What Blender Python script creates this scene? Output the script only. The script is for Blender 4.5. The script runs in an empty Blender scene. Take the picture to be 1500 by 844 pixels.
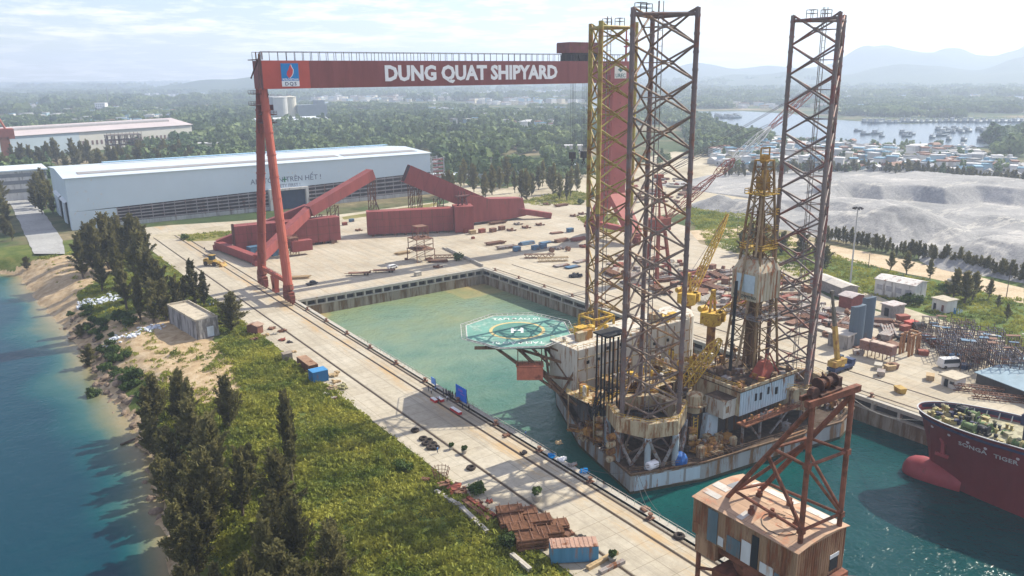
import bpy, math, random
import numpy as np
from mathutils import Vector, Matrix
R = random.Random(7)
PI = math.pi
scene = bpy.context.scene
COL = scene.collection
# ------------------------------------------------------------------ survey of the site
# x runs across the dry dock (0 = below the drone), y along it towards the yard, z up from the quay
CF, CH = 1159.0, 82.0
CT, CR = math.atan((422 - 111) / CF), math.radians(0.6)
CYAW = 0.61389
def ray(px, py):
 u, v = (px - 750) / CF, (py - 422) / CF
 cr, sr = math.cos(CR), math.sin(CR)
 u, v = u * cr - v * sr, u * sr + v * cr
 c, s = math.cos(CT), math.sin(CT)
 x, y, z = u, c - v * s, -s - v * c
 cy, sy = math.cos(CYAW), math.sin(CYAW)
 return Vector((x * cy + y * sy, -x * sy + y * cy, z))
def G(px, py, z=0.0):
 """ground position (at height z) sighted from the drone"""
 r = ray(px, py)
 t = (z - CH) / r.z
 return Vector((r.x * t, r.y * t, z))
def lin(r, g, b):
 f = lambda c: (c / 255 / 12.92) if c / 255 <= .04045 else ((c / 255 + .055) / 1.055) ** 2.4
 return (f(r), f(g), f(b))
# ------------------------------------------------------------------ materials
MATS = {}
def nodes_of(m):
 m.use_nodes = True
 nt = m.node_tree
 return nt, nt.nodes, nt.links, nt.nodes['Principled BSDF']
def ramp(N, pts):
 r = N.new('ShaderNodeValToRGB')
 e = r.color_ramp.elements
 while len(e) < len(pts):
  e.new(.5)
 for q, (p, c) in zip(e, pts):
  q.position = p
  q.color = (*c, 1) if len(c) == 3 else c
 return r
def noise(N, L, vec, scale, detail=5, rough=.6):
 n = N.new('ShaderNodeTexNoise')
 n.inputs['Scale'].default_value = scale
 n.inputs['Detail'].default_value = detail
 n.inputs['Roughness'].default_value = rough
 L.new(vec, n.inputs['Vector'])
 return n
def mix(N, L, fac, a, b, mode='MIX'):
 m = N.new('ShaderNodeMix')
 m.data_type = 'RGBA'
 m.blend_type = mode
 for s, v in ((m.inputs[0], fac), (m.inputs[6], a), (m.inputs[7], b)):
  if hasattr(v, 'is_output'):
   L.new(v, s)
  elif isinstance(v, (int, float)):
   s.default_value = v
  else:
   s.default_value = (*v, 1)
 return m.outputs[2]
def M(name, col, rough=.65, metal=0.0, var=.22, scale=.35, rust=0.0, rustcol=(.13, .05, .022), streak=False,
  bump=0.0, bscale=3.0, spec=.3, rscale=.5, panels=None, corrug=None):
 """weathered paint, steel or masonry: uneven tone, rust blotches or run-down streaks, dents"""
 if name in MATS:
  return MATS[name]
 m = bpy.data.materials.new(name)
 nt, N, L, P = nodes_of(m)
 tc = N.new('ShaderNodeTexCoord')
 mp = N.new('ShaderNodeMapping')
 mp.inputs['Scale'].default_value = (1, 1, .16) if streak else (1, 1, 1)
 L.new(tc.outputs['Object'], mp.inputs['Vector'])
 v = mp.outputs['Vector']
 n1 = noise(N, L, v, scale, 6, .65)
 lo = tuple(c * (1 - var) for c in col)
 hi = tuple(min(1, c * (1 + var)) for c in col)
 c = ramp(N, [(.28, lo), (.72, hi)])
 L.new(n1.outputs['Fac'], c.inputs['Fac'])
 out = c.outputs['Color']
 if panels:
  br = N.new('ShaderNodeTexBrick')
  br.offset = 0
  br.inputs['Scale'].default_value = 1
  br.inputs['Mortar Size'].default_value = panels[2]
  br.inputs['Brick Width'].default_value = panels[0]
  br.inputs['Row Height'].default_value = panels[1]
  br.inputs['Color1'].default_value = (1, 1, 1, 1)
  br.inputs['Color2'].default_value = (.86, .86, .86, 1)
  br.inputs['Mortar'].default_value = (.5, .5, .5, 1)
  L.new(tc.outputs['Object'], br.inputs['Vector'])
  out = mix(N, L, 1.0, out, br.outputs['Color'], 'MULTIPLY')
 if rust > 0:
  n2 = noise(N, L, v, rscale, 8, .7)
  rr = ramp(N, [(max(0, .62 - rust * .42), (0, 0, 0)), (max(.05, .72 - rust * .42), (1, 1, 1))])
  L.new(n2.outputs['Fac'], rr.inputs['Fac'])
  n3 = noise(N, L, v, rscale * 4, 4)
  rc = ramp(N, [(.3, tuple(x * .55 for x in rustcol)), (.7, tuple(min(1, x * 1.6) for x in rustcol))])
  L.new(n3.outputs['Fac'], rc.inputs['Fac'])
  out = mix(N, L, rr.outputs['Color'], out, rc.outputs['Color'])
 L.new(out, P.inputs['Base Color'])
 P.inputs['Roughness'].default_value = rough
 P.inputs['Metallic'].default_value = metal
 P.inputs['Specular IOR Level'].default_value = spec
 h = None
 if corrug:
  w = N.new('ShaderNodeTexWave')
  w.bands_direction = corrug[0]
  w.inputs['Scale'].default_value = corrug[1]
  L.new(tc.outputs['Object'], w.inputs['Vector'])
  h = w.outputs['Fac']
  bump = corrug[2]
 elif bump:
  h = noise(N, L, tc.outputs['Object'], bscale, 5).outputs['Fac']
 if h is not None:
  b = N.new('ShaderNodeBump')
  b.inputs['Strength'].default_value = bump
  b.inputs['Distance'].default_value = .15
  L.new(h, b.inputs['Height'])
  L.new(b.outputs['Normal'], P.inputs['Normal'])
 MATS[name] = m
 return m
def leafmat(name, dark, light, trans=.25, scale=.5):
 m = bpy.data.materials.new(name)
 nt, N, L, P = nodes_of(m)
 tc = N.new('ShaderNodeTexCoord')
 oi = N.new('ShaderNodeObjectInfo')
 n = noise(N, L, tc.outputs['Object'], scale, 3)
 c = ramp(N, [(.3, dark), (.7, light)])
 L.new(n.outputs['Fac'], c.inputs['Fac'])
 hs = N.new('ShaderNodeHueSaturation')
 mr = N.new('ShaderNodeMapRange')
 mr.inputs['To Min'].default_value = .75
 mr.inputs['To Max'].default_value = 1.3
 L.new(oi.outputs['Random'], mr.inputs['Value'])
 L.new(mr.outputs['Result'], hs.inputs['Value'])
 L.new(c.outputs['Color'], hs.inputs['Color'])
 L.new(hs.outputs['Color'], P.inputs['Base Color'])
 P.inputs['Roughness'].default_value = .7
 P.inputs['Specular IOR Level'].default_value = .15
 t = N.new('ShaderNodeBsdfTranslucent')
 L.new(hs.outputs['Color'], t.inputs['Color'])
 ms = N.new('ShaderNodeMixShader')
 ms.inputs['Fac'].default_value = trans
 L.new(P.outputs['BSDF'], ms.inputs[1])
 L.new(t.outputs['BSDF'], ms.inputs[2])
 L.new(ms.outputs['Shader'], N['Material Output'].inputs['Surface'])
 MATS[name] = m
 return m
# ------------------------------------------------------------------ objects
def prop(o, label=None, cat=None, group=None, kind=None):
 for k, v in (('label', label), ('category', cat), ('group', group), ('kind', kind)):
  if v:
   o[k] = v
 return o
def thing(name, label, cat, loc=(0, 0, 0), group=None, rz=0.0):
 o = bpy.data.objects.new(name, None)
 o.empty_display_size = .5
 o.location = loc
 o.rotation_euler = (0, 0, rz)
 COL.objects.link(o)
 return prop(o, label, cat, group)
def origin_of(o):
 while o is not None and o.parent is not None:
  o = o.parent
 return Vector(o.location) if o is not None else Vector((0, 0, 0))
class MB:
 """collects shapes and links them as ONE mesh object"""
 def __init__(s):
  s.v, s.f, s.m, s.k = [], [], [], 0
 def mat(s, k):
  s.k = k
  return s
 def add(s, vs, fs):
  b = len(s.v)
  s.v += [tuple(p) for p in vs]
  s.f += [tuple(b + i for i in f) for f in fs]
  s.m += [s.k] * len(fs)
  return s
 def hexa(s, p):
  """eight corners: bottom four then top four, both counter-clockwise"""
  return s.add(p, [(3, 2, 1, 0), (4, 5, 6, 7), (0, 1, 5, 4), (1, 2, 6, 5), (2, 3, 7, 6), (3, 0, 4, 7)])
 def box(s, c, d, rz=0.0, ry=0.0, rx=0.0):
  x, y, z = d[0] / 2, d[1] / 2, d[2] / 2
  q = [(-x, -y, -z), (x, -y, -z), (x, y, -z), (-x, y, -z), (-x, -y, z), (x, -y, z), (x, y, z), (-x, y, z)]
  mt = Matrix.Rotation(rz, 3, 'Z') @ Matrix.Rotation(ry, 3, 'Y') @ Matrix.Rotation(rx, 3, 'X')
  c = Vector(c)
  return s.hexa([c + mt @ Vector(t) for t in q])
 def bx(s, x0, x1, y0, y1, z0, z1):
  return s.box(((x0 + x1) / 2, (y0 + y1) / 2, (z0 + z1) / 2), (abs(x1 - x0), abs(y1 - y0), abs(z1 - z0)))
 def beam(s, a, b, w, h=None, up=(0, 0, 1)):
  a, b = Vector(a), Vector(b)
  h = h or w
  d = (b - a).normalized()
  up = Vector(up)
  if abs(d.dot(up)) > .98:
   up = Vector((0, 1, 0)) if abs(d.y) < .9 else Vector((1, 0, 0))
  sx = d.cross(up).normalized()
  sz = sx.cross(d)
  sx, sz = sx * w / 2, sz * h / 2
  return s.hexa([a - sx - sz, a + sx - sz, b + sx - sz, b - sx - sz, a - sx + sz, a + sx + sz, b + sx + sz, b - sx + sz])
 def tube(s, a, b, r, n=6, r2=None, caps=True):
  a, b = Vector(a), Vector(b)
  r2 = r if r2 is None else r2
  d = (b - a)
  if d.length < 1e-6:
   return s
  d.normalize()
  u = d.orthogonal().normalized()
  w = d.cross(u)
  vs = []
  for p, q in ((a, r), (b, r2)):
   for i in range(n):
    t = 2 * PI * i / n
    vs.append(p + (u * math.cos(t) + w * math.sin(t)) * q)
  fs = [(i, (i + 1) % n, n + (i + 1) % n, n + i) for i in range(n)]
  if caps:
   fs += [tuple(reversed(range(n))), tuple(range(n, 2 * n))]
  return s.add(vs, fs)
 def path(s, pts, r, n=5):
  for a, b in zip(pts, pts[1:]):
   s.tube(a, b, r, n)
  return s
 def lathe(s, c, prof, n=12, axis='Z'):
  c = Vector(c)
  vs = []
  for r, z in prof:
   for i in range(n):
    t = 2 * PI * i / n
    p = Vector((r * math.cos(t), r * math.sin(t), z))
    if axis == 'X':
     p = Vector((p.z, p.x, p.y))
    elif axis == 'Y':
     p = Vector((p.y, p.z, p.x))
    vs.append(c + p)
  fs = []
  for k in range(len(prof) - 1):
   for i in range(n):
    j = (i + 1) % n
    fs.append((k * n + i, k * n + j, (k + 1) * n + j, (k + 1) * n + i))
  fs += [tuple(reversed(range(n))), tuple(range((len(prof) - 1) * n, len(prof) * n))]
  return s.add(vs, fs)
 def torus(s, c, R0, r, n=12, k=6, tilt=None):
  c = Vector(c)
  mt = tilt or Matrix.Identity(3)
  vs, fs = [], []
  for i in range(n):
   a = 2 * PI * i / n
   for j in range(k):
    b = 2 * PI * j / k
    p = Vector(((R0 + r * math.cos(b)) * math.cos(a), (R0 + r * math.cos(b)) * math.sin(a), r * math.sin(b)))
    vs.append(c + mt @ p)
  for i in range(n):
   for j in range(k):
    fs.append((i * k + j, ((i + 1) % n) * k + j, ((i + 1) % n) * k + (j + 1) % k, i * k + (j + 1) % k))
  return s.add(vs, fs)
 def prism(s, pts, z0, z1):
  n = len(pts)
  area = sum(pts[i][0] * pts[(i + 1) % n][1] - pts[(i + 1) % n][0] * pts[i][1] for i in range(n))
  if area < 0:
   pts = pts[::-1]
  vs = [(p[0], p[1], z0) for p in pts] + [(p[0], p[1], z1) for p in pts]
  fs = [tuple(reversed(range(n))), tuple(range(n, 2 * n))]
  fs += [(i, (i + 1) % n, n + (i + 1) % n, n + i) for i in range(n)]
  return s.add(vs, fs)
 def slab(s, pts, off):
  """a flat outline in any plane, thickened by the vector off"""
  n = len(pts)
  off = Vector(off)
  pts = [Vector(p) for p in pts]
  vs = pts + [p + off for p in pts]
  fs = [tuple(reversed(range(n))), tuple(range(n, 2 * n))]
  fs += [(i, (i + 1) % n, n + (i + 1) % n, n + i) for i in range(n)]
  return s.add(vs, fs)
 def sheet(s, pts, z):
  n = len(pts)
  area = sum(pts[i][0] * pts[(i + 1) % n][1] - pts[(i + 1) % n][0] * pts[i][1] for i in range(n))
  if area < 0:
   pts = pts[::-1]
  return s.add([(p[0], p[1], z) for p in pts], [tuple(range(n))])
 def rail(s, pts, h=1.1, step=2.0, r=.035, mid=True):
  """a pipe railing along a line of points"""
  for a, b in zip(pts, pts[1:]):
   a, b = Vector(a), Vector(b)
   k = max(1, int((b - a).length / step))
   for z in ((h, h * .55) if mid else (h,)):
    s.tube(a + Vector((0, 0, z)), b + Vector((0, 0, z)), r, 4, caps=False)
   for i in range(k + 1):
    p = a.lerp(b, i / k)
    s.tube(p, p + Vector((0, 0, h)), r, 4, caps=False)
  return s
 def build(s, name, mats, parent=None, smooth=False, normals=False):
  me = bpy.data.meshes.new(name)
  o0 = origin_of(parent)
  me.from_pydata([(x - o0.x, y - o0.y, z - o0.z) for x, y, z in s.v], [], s.f)
  for m in (mats if isinstance(mats, (list, tuple)) else [mats]):
   me.materials.append(m)
  if len(set(s.m)) > 1:
   me.polygons.foreach_set('material_index', s.m)
  if smooth:
   me.polygons.foreach_set('use_smooth', [True] * len(s.f))
  me.update()
  o = bpy.data.objects.new(name, me)
  COL.objects.link(o)
  if parent is not None:
   o.parent = parent
  return o
def mesh_np(name, V, F, mats, parent=None, midx=None):
 """V (n,3), F (m,k): one mesh, fast"""
 me = bpy.data.meshes.new(name)
 k = F.shape[1]
 me.vertices.add(len(V))
 me.vertices.foreach_set('co', np.asarray(V, np.float32).ravel())
 me.loops.add(F.size)
 me.loops.foreach_set('vertex_index', np.asarray(F, np.int32).ravel())
 me.polygons.add(len(F))
 me.polygons.foreach_set('loop_start', np.arange(0, F.size, k, dtype=np.int32))
 for m in (mats if isinstance(mats, (list, tuple)) else [mats]):
  me.materials.append(m)
 if midx is not None:
  me.polygons.foreach_set('material_index', np.asarray(midx, np.int32))
 me.update(calc_edges=True)
 o = bpy.data.objects.new(name, me)
 COL.objects.link(o)
 if parent is not None:
  o.parent = parent
 return o
def copy_tree(o, parent=None):
 c = o.copy()
 COL.objects.link(c)
 c.parent = parent
 for ch in list(o.children):
  copy_tree(ch, c)
 return c
def place(proto, used, loc, rz=0.0, sc=None, label=None, group=None):
 """the first call moves the thing itself, later calls copy it with its parts"""
 o = proto if not used else copy_tree(proto)
 o.location = loc
 o.rotation_euler = (0, 0, rz)
 if sc is not None:
  o.scale = (sc, sc, sc) if isinstance(sc, (int, float)) else sc
 if label:
  o['label'] = label
 if group:
  o['group'] = group
 return o
def text_obj(txt, size, mt, parent, at, right, up, name='lettering', ext=.03, offset=0.0, align='CENTER', wscale=1.0, spacing=1.0):
 """raised lettering: at = centre of the baseline, right/up = its directions"""
 cu = bpy.data.curves.new(name, 'FONT')
 cu.body = txt
 cu.size = size
 cu.align_x = align
 cu.extrude = ext
 cu.offset = offset
 cu.space_character = spacing
 cu.resolution_u = 2
 tmp = bpy.data.objects.new('lettering_source', cu)
 COL.objects.link(tmp)
 dg = bpy.context.evaluated_depsgraph_get()
 me = bpy.data.meshes.new_from_object(tmp.evaluated_get(dg))
 bpy.data.objects.remove(tmp)
 right, up = Vector(right).normalized(), Vector(up).normalized()
 nrm = right.cross(up)
 o0 = origin_of(parent)
 at = Vector(at)
 for v in me.vertices:
  p = at + right * (v.co.x * wscale) + up * v.co.y + nrm * v.co.z - o0
  v.co = p
 me.materials.clear()
 me.materials.append(mt)
 o = bpy.data.objects.new(name, me)
 COL.objects.link(o)
 o.parent = parent
 return o
# ------------------------------------------------------------------ camera, sky, sun, air
cam = bpy.data.cameras.new('drone_camera')
co = bpy.data.objects.new('drone_camera', cam)
COL.objects.link(co)
fw, rt = ray(750, 422), ray(751, 422) - ray(749, 422)
fw.normalize()
rt.normalize()
upv = rt.cross(fw).normalized()
co.matrix_world = Matrix(((rt.x, upv.x, -fw.x, 0), (rt.y, upv.y, -fw.y, 0), (rt.z, upv.z, -fw.z, CH), (0, 0, 0, 1)))
cam.sensor_width = 36
cam.lens = CF / 1500 * 36
cam.clip_start, cam.clip_end = .5, 40000
scene.camera = co
SUN_EL, SUN_AZ = math.radians(41), math.radians(92)      # azimuth from +y towards +x
w = bpy.data.worlds.new('World')
scene.world = w
w.use_nodes = True
nt = w.node_tree
N, L = nt.nodes, nt.links
bg = N['Background']
sky = N.new('ShaderNodeTexSky')
sky.sky_type = 'NISHITA'
sky.sun_disc = False
sky.sun_elevation = SUN_EL
sky.sun_rotation = SUN_AZ
sky.altitude = 50
sky.air_density = 1.0
sky.dust_density = .5
sky.ozone_density = 3.0
# thin broken cloud high over the coast
tc = N.new('ShaderNodeTexCoord')
sep = N.new('ShaderNodeSeparateXYZ')
L.new(tc.outputs['Generated'], sep.inputs[0])
mz = N.new('ShaderNodeMath')
mz.operation = 'ADD'
mz.inputs[1].default_value = .09
L.new(sep.outputs['Z'], mz.inputs[0])
dv = N.new('ShaderNodeVectorMath')
dv.operation = 'DIVIDE'
cb = N.new('ShaderNodeCombineXYZ')
for i in range(3):
 L.new(mz.outputs[0], cb.inputs[i])
L.new(tc.outputs['Generated'], dv.inputs[0])
L.new(cb.outputs[0], dv.inputs[1])
cn = noise(N, L, dv.outputs[0], 2.0, 10, .62)
cr_ = ramp(N, [(.46, (.16, .16, .16)), (.64, (1, 1, 1))])
L.new(cn.outputs['Fac'], cr_.inputs['Fac'])
SKYK = .098
cmul = N.new('ShaderNodeMath')
cmul.operation = 'MULTIPLY'
cmul.inputs[1].default_value = .6
L.new(cr_.outputs['Color'], cmul.inputs[0])
skyc = mix(N, L, cmul.outputs[0], sky.outputs['Color'], (13.4, 12.3, 13.2))
L.new(skyc, bg.inputs['Color'])
bg.inputs['Strength'].default_value = SKYK
sl = bpy.data.lights.new('sun', 'SUN')
sl.energy = 5.0
sl.angle = math.radians(.5)
sl.color = (1, .93, .79)
so = bpy.data.objects.new('sun', sl)
COL.objects.link(so)
sd = Vector((math.sin(SUN_AZ) * math.cos(SUN_EL), math.cos(SUN_AZ) * math.cos(SUN_EL), math.sin(SUN_EL)))
so.rotation_euler = sd.to_track_quat('Z', 'Y').to_euler()
so.location = (200, 0, 200)
scene.view_settings.view_transform = 'Standard'
scene.view_settings.look = 'None'
scene.view_settings.exposure = 0.62
scene.view_settings.gamma = 1.0
scene.render.engine = 'CYCLES'
scene.cycles.use_denoising = True
scene.cycles.max_bounces = 6
scene.cycles.diffuse_bounces = 3
scene.cycles.glossy_bounces = 3
scene.cycles.transparent_max_bounces = 8
scene.cycles.volume_bounces = 2
HAZE = True
if HAZE:
 hz = MB().bx(-9500, 9500, -3000, 10500, -12, 345).build('haze', bpy.data.materials.new('sea_haze'))
 hz['kind'] = 'stuff'
 hm = hz.data.materials[0]
 hm.use_nodes = True
 hn = hm.node_tree
 hn.nodes.remove(hn.nodes['Principled BSDF'])
 pv = hn.nodes.new('ShaderNodeVolumePrincipled')
 pv.inputs['Color'].default_value = (.70, .81, 1, 1)
 pv.inputs['Density'].default_value = 2.0e-4
 pv.inputs['Anisotropy'].default_value = .3
 hn.links.new(pv.outputs['Volume'], hn.nodes['Material Output'].inputs['Volume'])
# ------------------------------------------------------------------ ground, water, quays
WZ = -7.0
DX0, DX1, DY1 = 100.0, 185.5, 285.0            # dry dock: long walls and head wall
def struct(o):
 o['kind'] = 'structure'
 return o
def earth_mat():
 m = bpy.data.materials.new('earth')
 nt, N, L, P = nodes_of(m)
 tc = N.new('ShaderNodeTexCoord')
 v = tc.outputs['Object']
 a = noise(N, L, v, .006, 8, .65)
 c = ramp(N, [(.36, (.035, .06, .025)), (.48, (.06, .09, .03)), (.56, (.16, .14, .075)), (.66, (.33, .27, .17))])
 L.new(a.outputs['Fac'], c.inputs['Fac'])
 b = noise(N, L, v, .15, 6, .7)
 k = ramp(N, [(.3, (.55, .55, .55)), (.7, (1.25, 1.25, 1.25))])
 L.new(b.outputs['Fac'], k.inputs['Fac'])
 L.new(mix(N, L, 1, c.outputs['Color'], k.outputs['Color'], 'MULTIPLY'), P.inputs['Base Color'])
 P.inputs['Roughness'].default_value = .95
 P.inputs['Specular IOR Level'].default_value = .1
 return m
def mottled(name, cols, s1=.05, s2=.8, rough=.95, bump=.3):
 m = bpy.data.materials.new(name)
 nt, N, L, P = nodes_of(m)
 tc = N.new('ShaderNodeTexCoord')
 v = tc.outputs['Object']
 a = noise(N, L, v, s1, 8, .7)
 c = ramp(N, [(.3 + .4 * i / (len(cols) - 1), q) for i, q in enumerate(cols)])
 L.new(a.outputs['Fac'], c.inputs['Fac'])
 b = noise(N, L, v, s2, 6, .7)
 k = ramp(N, [(.25, (.7, .7, .7)), (.75, (1.25, 1.25, 1.25))])
 L.new(b.outputs['Fac'], k.inputs['Fac'])
 L.new(mix(N, L, 1, c.outputs['Color'], k.outputs['Color'], 'MULTIPLY'), P.inputs['Base Color'])
 P.inputs['Roughness'].default_value = rough
 P.inputs['Specular IOR Level'].default_value = .1
 bp = N.new('ShaderNodeBump')
 bp.inputs['Strength'].default_value = bump
 bp.inputs['Distance'].default_value = .3
 L.new(b.outputs['Fac'], bp.inputs['Height'])
 L.new(bp.outputs['Normal'], P.inputs['Normal'])
 return m
def concrete_mat():
 m = bpy.data.materials.new('quay_concrete')
 nt, N, L, P = nodes_of(m)
 tc = N.new('ShaderNodeTexCoord')
 v = tc.outputs['Object']
 a = noise(N, L, v, .035, 8, .7)
 c = ramp(N, [(.3, (.34, .295, .225)), (.5, (.44, .395, .31)), (.7, (.51, .47, .385))])
 L.new(a.outputs['Fac'], c.inputs['Fac'])
 b = noise(N, L, v, .6, 8, .75)
 k = ramp(N, [(.3, (.8, .8, .8)), (.6, (1.06, 1.06, 1.06))])
 L.new(b.outputs['Fac'], k.inputs['Fac'])
 o = mix(N, L, 1, c.outputs['Color'], k.outputs['Color'], 'MULTIPLY')
 br = N.new('ShaderNodeTexBrick')               # cast bays
 br.offset = 0
 for key, val in (('Scale', 1), ('Mortar Size', .07), ('Brick Width', 6.0), ('Row Height', 5.0), ('Bias', 0)):
  br.inputs[key].default_value = val
 br.inputs['Color1'].default_value = (1, 1, 1, 1)
 br.inputs['Color2'].default_value = (.93, .92, .9, 1)
 br.inputs['Mortar'].default_value = (.62, .6, .56, 1)
 L.new(v, br.inputs['Vector'])
 o = mix(N, L, 1, o, br.outputs['Color'], 'MULTIPLY')
 # rust-stained strip along the crane rail by the dock edge, and odd oil stains
 sp = N.new('ShaderNodeSeparateXYZ')
 L.new(v, sp.inputs[0])
 mr = N.new('ShaderNodeMapRange')
 for i, q in enumerate((90.2, 92.2, 0.0, 1.0)):
  mr.inputs[i + 1].default_value = q
 L.new(sp.outputs['X'], mr.inputs[0])
 mr2 = N.new('ShaderNodeMapRange')
 for i, q in enumerate((95.0, 99.5, 1.0, .25)):
  mr2.inputs[i + 1].default_value = q
 L.new(sp.outputs['X'], mr2.inputs[0])
 mp = N.new('ShaderNodeMapping')
 mp.inputs['Scale'].default_value = (1, .18, 1)
 L.new(v, mp.inputs[0])
 s = noise(N, L, mp.outputs[0], .35, 7, .7)
 sr = ramp(N, [(.44, (0, 0, 0)), (.66, (1, 1, 1))])
 L.new(s.outputs['Fac'], sr.inputs['Fac'])
 m1, m2 = N.new('ShaderNodeMath'), N.new('ShaderNodeMath')
 m1.operation = m2.operation = 'MULTIPLY'
 L.new(mr.outputs[0], m1.inputs[0])
 L.new(mr2.outputs[0], m1.inputs[1])
 L.new(m1.outputs[0], m2.inputs[0])
 L.new(sr.outputs['Color'], m2.inputs[1])
 o = mix(N, L, m2.outputs[0], o, (.44, .30, .15))
 t = noise(N, L, v, .11, 5, .6)
 tr = ramp(N, [(.62, (0, 0, 0)), (.75, (.65, .65, .65))])
 L.new(t.outputs['Fac'], tr.inputs['Fac'])
 o = mix(N, L, tr.outputs['Color'], o, (.22, .19, .15))
 mt = N.new('ShaderNodeMapping')                # tyre tracks run along the dock
 mt.inputs['Scale'].default_value = (1.1, .03, 1)
 L.new(v, mt.inputs[0])
 t = noise(N, L, mt.outputs[0], .5, 5, .6)
 tr = ramp(N, [(.54, (0, 0, 0)), (.60, (.4, .4, .4)), (.66, (0, 0, 0))])
 L.new(t.outputs['Fac'], tr.inputs['Fac'])
 o = mix(N, L, tr.outputs['Color'], o, (.25, .225, .18))
 L.new(o, P.inputs['Base Color'])
 P.inputs['Roughness'].default_value = .85
 P.inputs['Specular IOR Level'].default_value = .2
 bp = N.new('ShaderNodeBump')
 bp.inputs['Strength'].default_value = .15
 L.new(b.outputs['Fac'], bp.inputs['Height'])
 L.new(bp.outputs['Normal'], P.inputs['Normal'])
 return m
def water_mat(name, attr, cols, rough=.12, wave=.55, scale=.9, spec=.5):
 m = bpy.data.materials.new(name)
 nt, N, L, P = nodes_of(m)
 tc = N.new('ShaderNodeTexCoord')
 v = tc.outputs['Object']
 if attr:
  at = N.new('ShaderNodeAttribute')
  at.attribute_name = attr
  n0 = noise(N, L, v, .06, 6, .65)
  ad = N.new('ShaderNodeMath')
  ad.operation = 'MULTIPLY_ADD'
  ad.inputs[1].default_value = .35
  ad.inputs[2].default_value = -.175
  L.new(n0.outputs['Fac'], ad.inputs[0])
  a2 = N.new('ShaderNodeMath')
  a2.operation = 'ADD'
  L.new(at.outputs['Fac'], a2.inputs[0])
  L.new(ad.outputs[0], a2.inputs[1])
  c = ramp(N, cols)
  L.new(a2.outputs[0], c.inputs['Fac'])
  L.new(c.outputs['Color'], P.inputs['Base Color'])
 else:
  P.inputs['Base Color'].default_value = (*cols, 1)
 P.inputs['Roughness'].default_value = rough
 P.inputs['Specular IOR Level'].default_value = spec
 P.inputs['IOR'].default_value = 1.33
 n1 = noise(N, L, v, scale, 4, .6)
 n2 = noise(N, L, v, scale * .22, 3, .5)
 ad = N.new('ShaderNodeMath')
 ad.operation = 'MULTIPLY_ADD'
 ad.inputs[1].default_value = 2.0
 L.new(n2.outputs['Fac'], ad.inputs[0])
 L.new(n1.outputs['Fac'], ad.inputs[2])
 bp = N.new('ShaderNodeBump')
 bp.inputs['Strength'].default_value = wave
 bp.inputs['Distance'].default_value = .35
 L.new(ad.outputs[0], bp.inputs['Height'])
 L.new(bp.outputs['Normal'], P.inputs['Normal'])
 return m
EARTH = earth_mat()
CONC = concrete_mat()
SAND = mottled('dry_sand', [(.38, .29, .18), (.50, .40, .27), (.56, .47, .34)], .08, 1.2)
DIRT = mottled('packed_dirt', [(.26, .22, .15), (.42, .37, .27), (.52, .47, .37)], .03, .5)
GRASS = mottled('rough_grass', [(.05, .09, .02), (.10, .145, .035), (.17, .175, .06)], .09, 1.5)
DRYGRASS = mottled('dry_grass', [(.11, .12, .03), (.20, .18, .06), (.26, .23, .10)], .06, .9)
SPOIL_ = mottled('crushed_rock', [(.15, .155, .16), (.27, .27, .265), (.34, .335, .325), (.50, .48, .45)], .022, .9, bump=.9)
SPOIL = SPOIL_
_nt = SPOIL.node_tree                              # scattered dark stones and pale dusty wheel tracks
_N, _L, _P = _nt.nodes, _nt.links, _nt.nodes['Principled BSDF']
_c = _P.inputs['Base Color'].links[0].from_socket
_v = [n for n in _N if n.type == 'TEX_COORD'][0].outputs['Object']
_n = noise(_N, _L, _v, 1.1, 3, .8)
_r = ramp(_N, [(.60, (0, 0, 0)), (.66, (.7, .7, .7))])
_L.new(_n.outputs['Fac'], _r.inputs['Fac'])
_c = mix(_N, _L, _r.outputs['Color'], _c, (.10, .10, .105))
_m = _N.new('ShaderNodeMapping')
_m.inputs['Scale'].default_value = (.35, 1.6, 1)
_m.inputs['Rotation'].default_value = (0, 0, .6)
_L.new(_v, _m.inputs[0])
_n = noise(_N, _L, _m.outputs[0], .05, 6, .7)
_r = ramp(_N, [(.56, (0, 0, 0)), (.60, (.6, .6, .6)), (.64, (0, 0, 0))])
_L.new(_n.outputs['Fac'], _r.inputs['Fac'])
_L.new(mix(_N, _L, _r.outputs['Color'], _c, (.55, .52, .46)), _P.inputs['Base Color'])
ASPHALT = mottled('worn_road', [(.26, .26, .25), (.34, .34, .33), (.40, .40, .38)], .05, .7)
# the ground: one sheet with the dock and the river left out
g = MB()
FAR = 9300
for x0, x1, y0, y1 in ((76, DX0, -600, DY1), (76, FAR, DY1, 475), (DX1, FAR, -600, DY1), (-FAR, FAR, 475, FAR)):
 g.add([(x0, y0, -.14), (x1, y0, -.14), (x1, y1, -.14), (x0, y1, -.14)], [(0, 1, 2, 3)])
struct(g.build('ground', EARTH))
def patch(name, px, mt, z, jit=1.5, step=6.0, world=False, th=0):
 """a surface with a ragged natural edge"""
 p = [Vector((q[0], q[1], 0)) if world else G(*q) for q in px]
 rr = random.Random(len(px) * 31 + int(abs(p[0].x)))
 out = []
 for a, b in zip(p, p[1:] + p[:1]):
  k = max(1, int((b - a).length / step))
  for i in range(k):
   q = a.lerp(b, i / k)
   if i:
    q += Vector((rr.uniform(-jit, jit), rr.uniform(-jit, jit), 0))
   out.append((q.x, q.y))
 m = MB()
 if th:
  m.prism(out, z - th, z)
 else:
  m.sheet(out, z)
 return struct(m.build(name, mt))
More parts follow.
